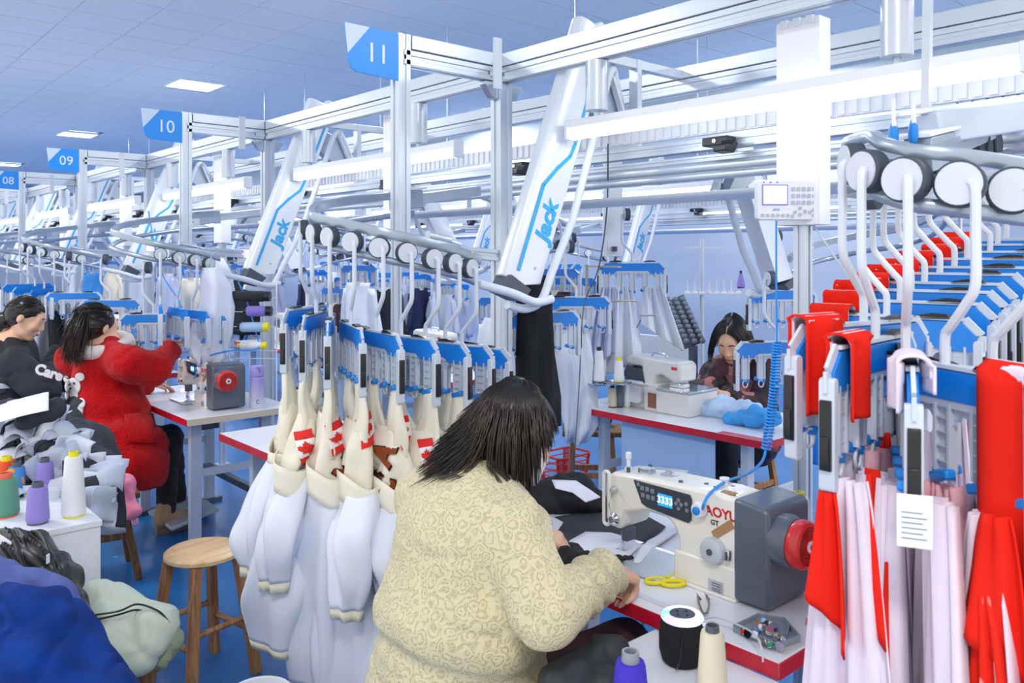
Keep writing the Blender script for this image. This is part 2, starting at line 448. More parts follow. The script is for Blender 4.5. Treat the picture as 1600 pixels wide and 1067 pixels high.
# ================================================================== overhead frame, signs, tubes
def extrusion(mb, p0, p1, w, h, up=(0, 0, 1)):
    """T-slot profile: four corner rails round a recessed core so the slots have depth"""
    p0, p1 = Vector(p0), Vector(p1); d = (p1 - p0).normalized(); u = Vector(up)
    if abs(d.dot(u)) > .98: u = Vector((0, 1, 0))
    r = d.cross(u).normalized(); u = r.cross(d)
    mb.bar(p0, p1, w - .012, h - .012, up)
    a, b = w * .36, h * .36
    for sx in (-1, 1):
        for sz in (-1, 1):
            q = r * sx * (w / 2 - a / 2) + u * sz * (h / 2 - b / 2); mb.bar(p0 + q, p1 + q, a, b, up)
    return mb
BX = 2.4; ZT = 2.497; S = 2.4
Y11 = 2.79
ST = {11: Y11, 10: Y11 + S, 9: Y11 + 2 * S, 8: Y11 + 3 * S}
def main_beam(x, y0, y1, label):
    t = thing('overhead_beam', label, 'beam', (x, y0, ZT - .124))
    m = MB(); extrusion(m, (0, 0, .031), (0, y1 - y0, .031), .06, .062); m.build('lower_profile', ALU, t, bev=.0015)
    MB().box(-.032, .032, 0, y1 - y0, .066, .124).build('cover_profile', ALU, t, bev=.003)
    return t
main_beam(BX, -1.2, 24, 'long double aluminium beam running over the near row of stations')
main_beam(3.2, -1.2, 24, 'long double aluminium beam parallel behind the near one, over the second row')
main_beam(6.4, -1.0, 24, 'long aluminium beam of the third row, towards the grey wall')

def bracket(mb, x, y, z, s=1):
    mb.prism([(0, 0), (.075 * s, 0), (.075 * s, -.014), (.03 * s, -.07), (0, -.075)], y - .02, y + .02, Matrix.Translation((x, 0, z)))
def station_frame(y, x=BX, sgn=-1, label='', sign=None, labels=None, group=None):
    t = thing('overhead_gantry', label, 'frame', (x, y, 0), group=group)
    px = sgn * .54
    m = MB(); extrusion(m, (0, 0, 0), (0, 0, ZT - .126), .07, .07); m.build('support_post', ALU, t, bev=.0015)
    m = MB(); m.box(-.06, .06, -.06, .06, 0, .012); m.build('foot_plate', ALU_D, t, bev=.002)
    a, b = sorted((px + sgn * -.035, sgn * .035))
    m = MB(); extrusion(m, (px, 0, ZT - .093), (sgn * .035, 0, ZT - .093), .06, .06); m.build('cross_profile', ALU, t, bev=.0015)
    MB().box(a, b, -.032, .032, ZT - .058, ZT).build('cross_cover', ALU, t, bev=.003)
    m = MB(); extrusion(m, (px, 0, 1.67), (px, 0, ZT), .06, .06); m.build('hanging_post', ALU, t, bev=.0015)
    m = MB(); extrusion(m, (px, 0, 1.64), (0, 0, 1.60), .05, .05); m.build('lower_crossbar', ALU, t, bev=.0015)
    for q in (1, -1):
        m = MB(); bracket(m, .036 * q, 0, ZT - .126, q); m.build('corner_bracket', STEEL, t, bev=.002)
    MB().box(-.03 + sgn * .065, .03 + sgn * .065, -.036, -.031, ZT - .108, ZT - .082).build('joint_plate', STEEL, t)
    return t
def sign(y, num, label):
    x1 = BX - .54 - .033
    t = thing('station_sign', label, 'sign', (x1, y - .03, 2.3))
    w, h = .245, .19
    poly = [(0, 0), (-w * .78, .008), (-w * .88, .022), (-w * .93, .05), (-w, h), (0, h)]
    MB().prism(poly, -.006, 0).build('panel', SIGNB, t, bev=.001)
    pn = t; MB().prism([(-w * .94, .075), (-w * .55, h - .001), (-w + .001, h - .001)], -.0085, -.0055).build('corner_patch', mat('sign_pale', 'CFE0F5', .4), t)
    text('numeral', num, .108, mat('sign_letter', 'E8F1FC', .4), t, (-w * .4, -.0065, h * .47), (1, 0, 0), (0, 0, 1), .001)
    return t
FL = {11: 'tallest aluminium gantry, nearest the masked seamstress, with a post under sign 11', 10: 'aluminium gantry above the sewing machine of the woman in red, under sign 10', 9: 'aluminium gantry above the head of the woman in black, under sign 09', 8: 'small aluminium gantry at the left edge, under sign 08'}
SL = {11: 'largest blue station sign, numbered 11, top centre', 10: 'blue station sign numbered 10, left of the middle lift', 9: 'small blue station sign numbered 09 below a lit ceiling panel', 8: 'smallest blue sign, numbered 08, cut by the left edge'}
for k, y in ST.items():
    station_frame(y, label=FL[k]); sign(y, f'{k:02d}', SL[k])
for k in range(4):
    station_frame(Y11 + (4 + k) * S, label='far aluminium station frame of the near row beyond sign 08', group='far frames beyond sign 08')

def tube_lamp(x, y0, y1, z, label, cyl=True, group=None, bz=ZT - .126):
    t = thing('light_tube', label, 'light tube', (x, y0, z), group=group)
    L = y1 - y0
    MB().box(-.028, .028, 0, L, .018, .052).build('housing', WPAINT, t, bev=.004)
    m = MB(); m.tube([(0, .006, 0), (0, L - .006, 0)], .027, 16); m.build('diffuser', mat('tube_glow', 'FFFFFF', .4, emit='F6FAFF', estr=6), t)
    for ya, yb in ((-.012, .004), (L - .004, L + .012)): MB().box(-.03, .03, ya, yb, -.028, .054).build('end_cap', WPLAS, t, bev=.004)
    if cyl:
        for yy in (.325, L - .14):
            MB().cyl((0, yy, .075), (0, yy, bz - z), .045 if bz < CEIL else .005, n=28).build('hanging_sleeve' if bz < CEIL else 'hanging_wire', ALU, t)
            MB().cyl((0, yy, .05), (0, yy, .08), .012, n=10).build('stud', STEEL, t)
    return t
tube_lamp(BX, .713, 2.351, 2.1, 'brightest and nearest light tube, hanging from two silver sleeves over the masked seamstress')
tube_lamp(BX, .713 + S, 2.351 + S, 2.1, 'light tube crossing the hanging post of the largest sign, second nearest')
tube_lamp(BX, .713 + 2 * S, 2.351 + 2 * S, 2.1, 'light tube left of the middle slanted lift, third nearest')
tube_lamp(BX, .713 + 3 * S, 2.351 + 3 * S, 2.1, 'short-looking light tube beside the third slanted lift, fourth nearest')
for k in range(4, 7): tube_lamp(BX, .713 + k * S, 2.351 + k * S, 2.1, 'far light tube of the near row left of sign 08', group='far light tubes')
tube_lamp(4.75, 3.1, 4.75, 2.06, 'light tube across the aisle right of the slanted lift, above the overlock table', bz=CEIL)
tube_lamp(4.75, 6.0, 7.65, 2.06, 'short-looking light tube far behind the hanging post of sign 11', bz=CEIL)
for k in range(3): tube_lamp(6.9, 3.4 + 2.7 * k, 5.0 + 2.7 * k, 2.02, 'distant light tube over the rows near the grey wall', group='distant light tubes', bz=CEIL)
for k in range(3): tube_lamp(4.75, 8.9 + 2.9 * k, 10.5 + 2.9 * k, 2.06, 'distant light tube over the second row', group='distant second-row tubes', bz=CEIL)
# main conveyor between the two beams: channel, chain guard, pipes, bright undertray
def conveyor(x, y0, y1, label):
    t = thing('main_conveyor', label, 'conveyor', (x, y0, 0)); L = y1 - y0
    m = MB(); extrusion(m, (0, 0, 2.06), (0, L, 2.06), .06, .05); extrusion(m, (0, 0, 2.0), (0, L, 2.0), .05, .03); m.build('channel', ALU, t, bev=.001)
    m = MB().box(-.02, .0, 0, L, 2.1, 2.17)
    for k in range(int(L / .045)): m.box(-.03, -.02, k * .045, k * .045 + .026, 2.105, 2.165)
    m.build('ribbed_guard', WPAINT, t)
    MB().tube([(-.03, 0, 1.965), (-.03, L, 1.965)], .024, 12).build('pipe', ALU, t)
    MB().tube([(-.06, 0, 1.925), (-.06, L, 1.925)], .018, 12).build('lower_pipe', ALU, t)
    MB().grid(lambda u, v: (-.06 + .2 * u, L * v, 1.91 - .06 * math.sin(PI * (.15 + .8 * u)) - .02), 8, 2).build('undertray', mat('tray_white', 'D5DDE9', .45, .2), t, smooth=180, solid=.004)
    for k in range(int(L / S)):
        h = MB(); h.bar((0, .79 + k * S, 2.08), (0, .79 + k * S, ZT - .02), .03, .05); h.bar((-.45, .79 + k * S, ZT - .04), (.35, .79 + k * S, ZT - .04), .04, .04); h.build('hanger_strut', ALU, t, bev=.001)
    n = int(L / 1.2)
    for k in range(n):
        y = .25 + k * 1.2
        b = MB(); b.box(-.09, -.03, y, y + .12, 2.04, 2.075); b.prism([(-.16, 2.005), (-.1, 2.0), (-.07, 2.04), (-.1, 2.055), (-.12, 2.03), (-.16, 2.03)], y - .04, y + .02)
        b.build('black_stop', BLACK, t, bev=.004)
        MB().cyl((-.095, y + .06, 2.058), (-.088, y + .06, 2.058), .008, n=8).build('screw', CHROME, t)
    return t
conveyor(2.85, -.8, 22, 'main overhead conveyor with ribbed guard, pipes and black stops between the beams')
conveyor(6.85, 1.0, 22, 'further overhead conveyor line along the grey wall side')
# ================================================================== lifts, loops and hangers
def lift(x, y, label, group=None, deco=True):
    """slanted lift; local frame: foot at origin, leaning towards +x, face towards -y"""
    t = thing('slanted_lift', label, 'lift', (x, y, 1.47), group=group)
    dirv = Vector((.42, 0, 1.06)).normalized(); acr = Vector((dirv.z, 0, -dirv.x)); L = 1.2
    M = Matrix((acr, Vector((0, 1, 0)), dirv)).transposed().to_4x4()
    sec = [(-.1, .03), (-.103, .0), (-.095, -.02), (-.07, -.033), (-.03, -.038), (.085, -.038), (.085, .04), (-.07, .04)]
    m = MB(); n = len(sec)
    def zb(a): return .03 + .1 * (a + .09) ** 2 * 12 * 0 + (.06 if a > .08 else .0)
    vs = [M @ Vector((a, b, (.05 if a > .08 else (.0 if a > -.05 else .02)))) for a, b in sec] + [M @ Vector((a, b, L)) for a, b in sec]
    m.add(vs, [tuple(range(n)), tuple(range(2 * n - 1, n - 1, -1))] + [(i, i + n, (i + 1) % n + n, (i + 1) % n) for i in range(n)])
    m.build('cover', mat('lift_white', 'E4EAF3', .3, .15, coat=.3), t, bev=.006)
    MB().prism([(-.1, -.05), (.01, -.05), (.035, .01), (-.085, .03)], -.05, .045, M).build('end_shoe', DGREY if deco else ALU_D, t, bev=.004)
    MB().prism([(.04, L - .02), (.085, L - .02), (.06, L + .045), (.02, L + .045), (-.02, L - .02)], -.02, .02, M).build('top_fin', WPLAS, t, bev=.004)
    if deco:
        pl = [(-.05, .06), (-.05, .43), (.0, .53), (.045, .60), (.052, .66), (.052, 1.15)]
        m = MB()
        for (a, b), (c, d) in zip(pl[:-1], pl[1:]):
            m.bar(M @ Vector((a, -.0395, b)), M @ Vector((c, -.0395, d + .004)), .016, .002, (0, 1, 0))
        m.build('blue_stripe', CYAN, t)
        text('lettering', 'Jack', .105, CYAN, t, M @ Vector((.022, -.039, .30)), dirv, -acr, .0015, shear=.12, bold=.004)
        MB().cyl(M @ Vector((.03, -.037, .1)), M @ Vector((.03, -.042, .1)), .006, n=10).build('screw', STEEL, t)
    # pipe that runs down beside the lift
    a = [(-.12, -.08, -.055), (-.02, -.075, -.075), (.07, -.07, -.045), (.13, -.065, .06)]
    pts = spline([Vector(p) for p in a], 6) + [M @ Vector((.135, -.06, .35)), M @ Vector((.135, -.05, .7)), M @ Vector((.13, -.04, 1.02))]
    pts += spline([M @ Vector((.13, -.04, 1.03)), M @ Vector((.15, -.03, 1.08)), M @ Vector((.21, 0, 1.07)), M @ Vector((.4, .05, .93))], 4)[1:]
    MB().tube(pts, .017, 12).build('side_pipe', mat('pipe_white', 'DCE3EE', .3, .3), t)
    m = MB(); m.prism([(.09, .93), (.3, .86), (.36, .92), (.2, 1.06), (.1, 1.06)], .02, .09, M); m.build('drive_plate', ALU_D, t, bev=.003)
    MB().cyl(M @ Vector((.2, .03, 1.08)), M @ Vector((.32, .03, .97)), .022, n=14).build('air_cylinder', ALU, t)
    MB().bar(M @ Vector((.17, 0, 1.08)), M @ Vector((.38, 0, .88)), .03, .012).build('slide_bar', WPLAS, t, bev=.002)
    MB().bar((-.1, 0.0, 0.98), (-.1, 0.0, .78), .04, .01, (0, 1, 0)).build('side_tab', GPLAS, t, bev=.002)
    return t
def loop_path(pts, n=6): return spline(pts, n)
def side_normals(P):
    out = []
    for i in range(len(P)):
        t = P[min(i + 1, len(P) - 1)] - P[max(i - 1, 0)]; t.z = 0; t.normalize(); out.append(Vector((-t.y, t.x, 0)))
    return out
def loop_rail(P, label, tail=None, sgn=-1, up=.052, n_band=None, box_at=0, cyl_at=.78, group=None, hero=True, bh=1.0):
    """P: polyline through the wheel centres; sgn: which side is outward"""
    base = P[len(P) // 2]
    t = thing('loop_rail', label, 'rail', (base.x, base.y, base.z - .06), group=group)
    Nn = side_normals(P); K = len(P); nb = n_band or K
    band = MB(); vs = []; pr = [(a_, b_ * bh) for a_, b_ in [(-.014, -.015), (.004, -.018), (.008, -.008), (.008, .008), (.004, .018), (-.014, .015)]]
    for i in range(nb):
        c = P[i] - Nn[i] * sgn * .022 + Vector((0, 0, up))
        for a, b in pr: vs.append(c + Nn[i] * sgn * a + Vector((0, 0, b)))
    k = len(pr); fs = [(i * k + j, i * k + (j + 1) % k, (i + 1) * k + (j + 1) % k, (i + 1) * k + j) for i in range(nb - 1) for j in range(k)]
    fs += [tuple(range(k)), tuple(range((nb - 1) * k, nb * k))]
    band.add(vs, fs).build('guide_band', mat('rail_grey', 'A2AFC0', .28, .5), t, world=True)
    low = [P[i] - Nn[i] * sgn * .02 + Vector((0, 0, -.036)) for i in range(K)]
    MB().tube(low, .013, 10, flat=1.0).build('lower_rail', mat('rail_grey', 'A2AFC0'), t, world=True)
    if tail: MB().tube(spline([low[-2], low[-1]] + tail, 5), .017, 12).build('outlet_pipe', mat('pipe_white', 'DCE3EE'), t, world=True)
    # bracket box at the far arm, clamp plate and air cylinder
    q = P[box_at]; d = (P[box_at + 4] - q).normalized(); c = q + Vector((0, 0, .03)) - d * .06
    MB().bar(c, c + d * .17, .07, .085).build('bracket_box', ALU_D, t, world=True, bev=.004)
    MB().bar(c + Vector((0, 0, .05)) - d * .02, c + d * .2 + Vector((0, 0, .05)), .08, .01).build('bracket_lid', WPLAS, t, world=True, bev=.002)
    MB().bar(c - d * .5 + Vector((0, 0, .02)), c + Vector((0, 0, 0)), .05, .05).build('support_arm', ALU, t, world=True, bev=.003)
    i = int(K * cyl_at); q = P[i]; d = (P[min(i + 5, K - 1)] - q).normalized(); c = q - Nn[i] * sgn * .05 + Vector((0, 0, up + .015))
    if hero:
        MB().bar(c - Vector((0, 0, .012)), c + d * .2 - Vector((0, 0, .01)), .03, .008).build('stop_plate', WPLAS, t, world=True, bev=.002)
        MB().cyl(c + Vector((0, 0, .016)), c + d * .1 + Vector((0, 0, .016)), .015, n=14).build('air_cylinder', ALU, t, world=True)
        MB().cyl(c + d * .1 + Vector((0, 0, .014)), c + d * .15 + Vector((0, 0, .01)), .006, n=10).build('piston_rod', CHROME, t, world=True)
    return t
P11 = [W(640, 322, 3.8), W(575, 328, 3.55), W(518, 337, 3.3), W(482, 347, 3.1), W(475, 359, 2.92), W(491, 365, 2.84), W(516, 370, 2.77), W(551, 378, 2.72), W(593, 387, 2.70),
       W(635, 395, 2.72), W(675, 404, 2.77), W(707, 411, 2.83), W(733, 419, 2.90), W(757, 429, 2.97)]
P11s = loop_path(P11)
TAIL11 = [W(800, 458, 3.08), W(836, 472, 3.18), W(862, 467, 3.25)]
loop_lbl = {0: 'grey loop rail with nine wheels in a row above the cream garments', 1: 'wide grey loop rail below the second largest sign, above the woman in red',
            2: 'small grey loop rail above the head of the woman in black', 3: 'tiny loop rail at the left edge'}
L11 = loop_rail(P11s, loop_lbl[0], tail=TAIL11)
lf11 = lift(2.17, 2.43, 'white slanted lift with blue stripe and blue lettering beside the brightest light tube')
lift_lbl = {1: 'second nearest white slanted lift, left of the nine wheels', 2: 'third slanted lift, partly behind the post above the far machine', 3: 'fourth slanted lift, small, above the heads at the left'}
for k in range(1, 8):
    off = Vector((0, S * k, 0))
    dup(L11, Vector(L11.location) + off, label=loop_lbl.get(k, 'tiny far loop rail of the near row'), group=None if k < 4 else 'far loop rails of the near row')
    dup(lf11, Vector(lf11.location) + off, label=lift_lbl.get(k, 'far slanted white lift left of sign 08'), group=None if k < 4 else 'far slanted lifts')

def rr(w, h, r, n=4, x0=0, z0=0):
    out = []
    for cx, cz, a0 in ((w / 2 - r, h / 2 - r, 0), (-w / 2 + r, h / 2 - r, 90), (-w / 2 + r, -h / 2 + r, 180), (w / 2 - r, -h / 2 + r, 270)):
        for k in range(n + 1):
            a = R(a0 + 90 * k / n); out.append((x0 + cx + r * math.cos(a), z0 + cz + r * math.sin(a)))
    return out
HZ = -.28; HX = -.03; HW = .19
BAR_BLUE = mat('bar_blue', '1180DC', .35)
COMB = mat('comb_grey', 'C3CCDA', .5)
ROD = mat('rod_grey', 'D3DAE5', .4)
def hanger(label, group=None, full=True, rod=True):
    t = thing('garment_hanger', label, 'hanger', (0, 0, 0), group=group)
    if rod:
        wh = MB().cyl((-.014, 0, 0), (.014, 0, 0), .036, n=28 if full else 16).build('wheel', RUBBER, t, bev=.003 if full else 0)
        MB().cyl((.0145, 0, 0), (.0175, 0, 0), .032, n=28 if full else 16).build('wheel_cap', mat('cap_grey', 'CBD3DE', .45), wh)
        MB().tube(spline([(.012, 0, .002), (.026, 0, -.002), (.03, 0, -.02), (.03, 0, -.08), (.03, 0, -.15), (.012, 0, -.18), (HX + .012, 0, -.215), (HX, 0, -.232), (HX, 0, HZ)], 3), .0075, 8).build('hook_rod', ROD, t)
    w = HW
    top = [(-w, HZ - .03), (-w + .03, HZ), (w - .03, HZ), (w, HZ - .03), (w, HZ - .062), (w - .075, HZ - .062), (w - .1, HZ - .045), (-w + .1, HZ - .045), (-w + .075, HZ - .062), (-w, HZ - .062)]
    X = Matrix.Translation((HX, 0, 0))
    MB().prism([(a * .985, b - .003) for a, b in top], -.0075, .0075, X).build('blue_bar', BAR_BLUE, t, bev=.001 if full else 0)
    m = MB(); e = [(-w - .004, HZ - .062), (-w - .004, HZ - .03), (-w + .028, HZ + .003), (w - .028, HZ + .003), (w + .004, HZ - .03), (w + .004, HZ - .062)]
    for (a, b), (c, d) in zip(e[:-1], e[1:]): m.bar((HX + a, 0, b), (HX + c, 0, d), .018, .006, (0, 1, 0) if abs(b - d) > .03 else (0, 0, 1))
    if full: m.build('bar_rim', GPLAS, t)
    m = MB(); m.prism([(-w + .01, HZ - .06), (w - .01, HZ - .06), (w - .01, HZ - .045), (-w + .01, HZ - .045)], -.006, .006, X)
    fx = [-.15, -.075, 0, .075, .15]
    for x in fx:
        m.box(HX + x - .017, HX + x - .012, -.008, .008, HZ - .16, HZ - .055); m.box(HX + x + .012, HX + x + .017, -.008, .008, HZ - .16, HZ - .055)
        m.box(HX + x - .014, HX + x + .014, .0, .003, HZ - .16, HZ - .055)
        for z in (.078, .1, .122, .145): m.box(HX + x - .014, HX + x + .014, -.006, .004, HZ - z, HZ - z + .003)
    if full:
        for a in (-.1125, -.0375, .0375, .1125):
            prev = None
            for k in range(9):
                th = PI * k / 8; p = (HX + a + .0205 * math.cos(th), 0, HZ - .085 + .022 * math.sin(th))
                if prev: m.bar(prev, p, .014, .003, (0, 1, 0))
                prev = p
    m.build('comb', COMB, t)
    for sx in (-1, 1):
        ax_ = HX + sx * w
        m = MB(); m.prism(rr(.018, .17, .007, 2, ax_, HZ - .125), -.012, .012); ea = m.build('end_arm', GPLAS, t, bev=.002 if full else 0)
        if full:
            m = MB(); m.prism(rr(.008, .105, .003, 2, ax_ + sx * .011, HZ - .125), -.0085, .0085)
            m.prism(rr(.01, .05, .004, 2, ax_ + sx * .013, HZ - .15), -.007, .007); m.build('black_grip', BLACK, ea, bev=.001)
            cx = HX + sx * .1
            m = MB(); m.prism([(cx - .04, HZ + .003), (cx - .03, HZ + .012), (cx, HZ + .014), (cx + .03, HZ + .009), (cx + .045, HZ + .004), (cx + .03, HZ), (cx - .03, HZ)], -.009, .009)
            m.build('top_clip', BLACK, t, bev=.001)
    for x in fx if full else fx[::2]:
        m = MB(); m.bar((HX + x - .02, -.004, HZ - .172), (HX + x + .026, -.012, HZ - .158), .018, .016); cl_ = m.build('clamp', BLUE, t, bev=.004 if full else 0)
        if full: MB().tube([Vector((HX + x + .012 * math.cos(a), -.0, HZ - .18 + .016 * math.sin(a))) for a in [2 * PI * k / 10 for k in range(10)]], .003, 6, closed=True).build('clamp_ring', GPLAS, cl_)
    return t
def outward(P, i, sgn=-1):
    t = P[min(i + 1, len(P) - 1)] - P[max(i - 1, 0)]; return math.atan2(t.x * sgn, -t.y * sgn)
H_FULL = hanger('x'); HANG11 = []
pos11 = ['leftmost', 'second', 'third', 'fourth', 'fifth', 'sixth', 'seventh', 'eighth', 'ninth and last']
for j in range(9):
    i = 4 + j; a = outward([Vector(p) for p in P11], i)
    lb = f'white and blue clip hanger on the {pos11[j]} wheel above the cream garments'
    o = H_FULL if j == 0 else dup(H_FULL)
    ab = math.atan2(-P11[i].y, -P11[i].x) + R([-24, -13, -3, 11, 24, 36, 46, 54, 58][j])
    o.location = P11[i]; o.rotation_euler = (0, 0, ab); o['label'] = lb; HANG11.append((o, ab))
    for ch in KIDS[o.name]:
        if ch.name.startswith('wheel'): ch.rotation_euler = (0, 0, (a - ab + PI) % (2 * PI) - PI)
# far stations: a few hangers on each loop
H_FAR = None
def far_hanger(loc, rz, label, group):
    global H_FAR
    if H_FAR is None: H_FAR = hanger(label, group, full=False); o = H_FAR
    else: o = dup(H_FAR, label=label, group=group)
    o.location = loc; o.rotation_euler = (0, 0, rz); return o
FARG = []
names = {1: 'clip hanger on the wide loop above the woman in red', 2: 'small clip hanger on the loop over the woman in black', 3: 'tiny clip hanger on the loop at the left edge'}
for k in range(1, 6):
    idx = {1: [9, 10, 11, 12], 2: [6, 7, 8, 9, 10, 11], 3: [5, 7, 8, 9, 10, 12]}.get(k, [5, 7, 9, 11])
    for i in idx:
        a = outward([Vector(p) for p in P11], i); p = P11[i] + Vector((0, S * k, 0))
        h = far_hanger(p, a, names.get(k, 'tiny clip hanger far down the near row'), f'hangers on far loop {min(k, 4)}')
        FARG.append((p, a, k))
# ================================================================== tables, machines, small things
TT = .75; TH = .036
TOPM = mat('table_top_white', 'E7EAF2', .3, coat=.2, var=.05, vscale=6)
EDGE = mat('edge_red', 'C8102E', .35, coat=.2)
EDGEB = mat('edge_pale_wood', 'DCCFBA', .5)
LEGM = mat('table_leg_grey', 'B9C4D4', .4)
DSTEEL = mat('dark_steel', '5A6472', .45, .3)
def sew_table(x0, x1, y0, y1, label, front=-1, endmat=None, group=None, treadle=True):
    t = thing('sewing_table', label, 'table', ((x0 + x1) / 2, (y0 + y1) / 2, 0), group=group)
    MB().box(x0, x1, y0, y1, TT - TH, TT).build('tabletop', TOPM, t, world=True, bev=.003)
    xf = x0 if front < 0 else x1
    MB().box(*sorted((xf, xf + front * .003)), y0, y1, TT - TH, TT - .001).build('front_edge', EDGE, t, world=True, bev=.001)
    MB().box(x0, x1, y0 - .003, y0, TT - TH, TT - .001).build('end_edge', endmat or EDGE, t, world=True, bev=.001)
    MB().box(x0, x1, y1, y1 + .003, TT - TH, TT - .001).build('end_edge', EDGE, t, world=True, bev=.001)
    a = MB().box(*sorted((xf - front * .001, xf - front * .03)), y0 + .01, y1 - .01, TT + .0003, TT + .0012); a.build('red_tape', EDGE, t, world=True) if front > 0 else None
    for yy in (y0 + .16, y1 - .2):
        for xx in (x0 + .1, x1 - .1):
            MB().box(xx - .03, xx + .03, yy - .02, yy + .02, .03, TT - TH).build('leg', LEGM, t, world=True, bev=.003)
        MB().box(x0 + .02, x1 - .02, yy - .025, yy + .025, 0, .03).build('foot_rail', DSTEEL, t, world=True, bev=.004)
        MB().box(x0 + .1, x1 - .1, yy - .015, yy + .015, .40, .44).build('side_brace', LEGM, t, world=True, bev=.002)
    MB().box(x1 - .14, x1 - .1, y0 + .16, y1 - .2, .22, .26).build('rear_stretcher', DSTEEL, t, world=True, bev=.003)
    if treadle:
        ym = (y0 + y1) / 2 + .02
        M = Matrix.Translation((x0 + .2, ym, .09)) @ Matrix.Rotation(R(-12), 4, 'Y')
        MB().box(-.14, .14, -.2, .2, -.012, .012, M=M).build('treadle', mat('treadle_grey', 'A9B2BC', .45, .3), t, world=True, bev=.006)
        MB().cyl((x0 + .3, ym + .1, .09), (x0 + .28, ym - .05, TT - TH - .08), .005, n=8).build('treadle_rod', STEEL, t, world=True)
        MB().box(x0 + .2, x0 + .34, ym - .2, ym - .02, TT - TH - .12, TT - TH).build('control_box', DGREY, t, world=True, bev=.008)
    return t
TA = (1.55, 2.15, .914, 2.12)
sew_table(*TA, 'white sewing table with red edges in front of the worker in the beige cardigan')
sew_table(1.55, 2.15, 2.68, 3.88, 'empty white table with crimson end behind the row of hanging cream garments')
sew_table(1.55, 2.15, 4.305, 5.5, 'white sewing table with pale wood end and red tape before the woman in red', endmat=EDGEB)
sew_table(1.55, 2.15, 6.1, 7.3, 'white sewing table in front of the woman in black, beyond the one in red')
for k in range(3): sew_table(1.55, 2.15, 8.0 + 1.8 * k, 9.2 + 1.8 * k, 'distant white sewing table of the near row', group='distant tables of the near row', treadle=False)

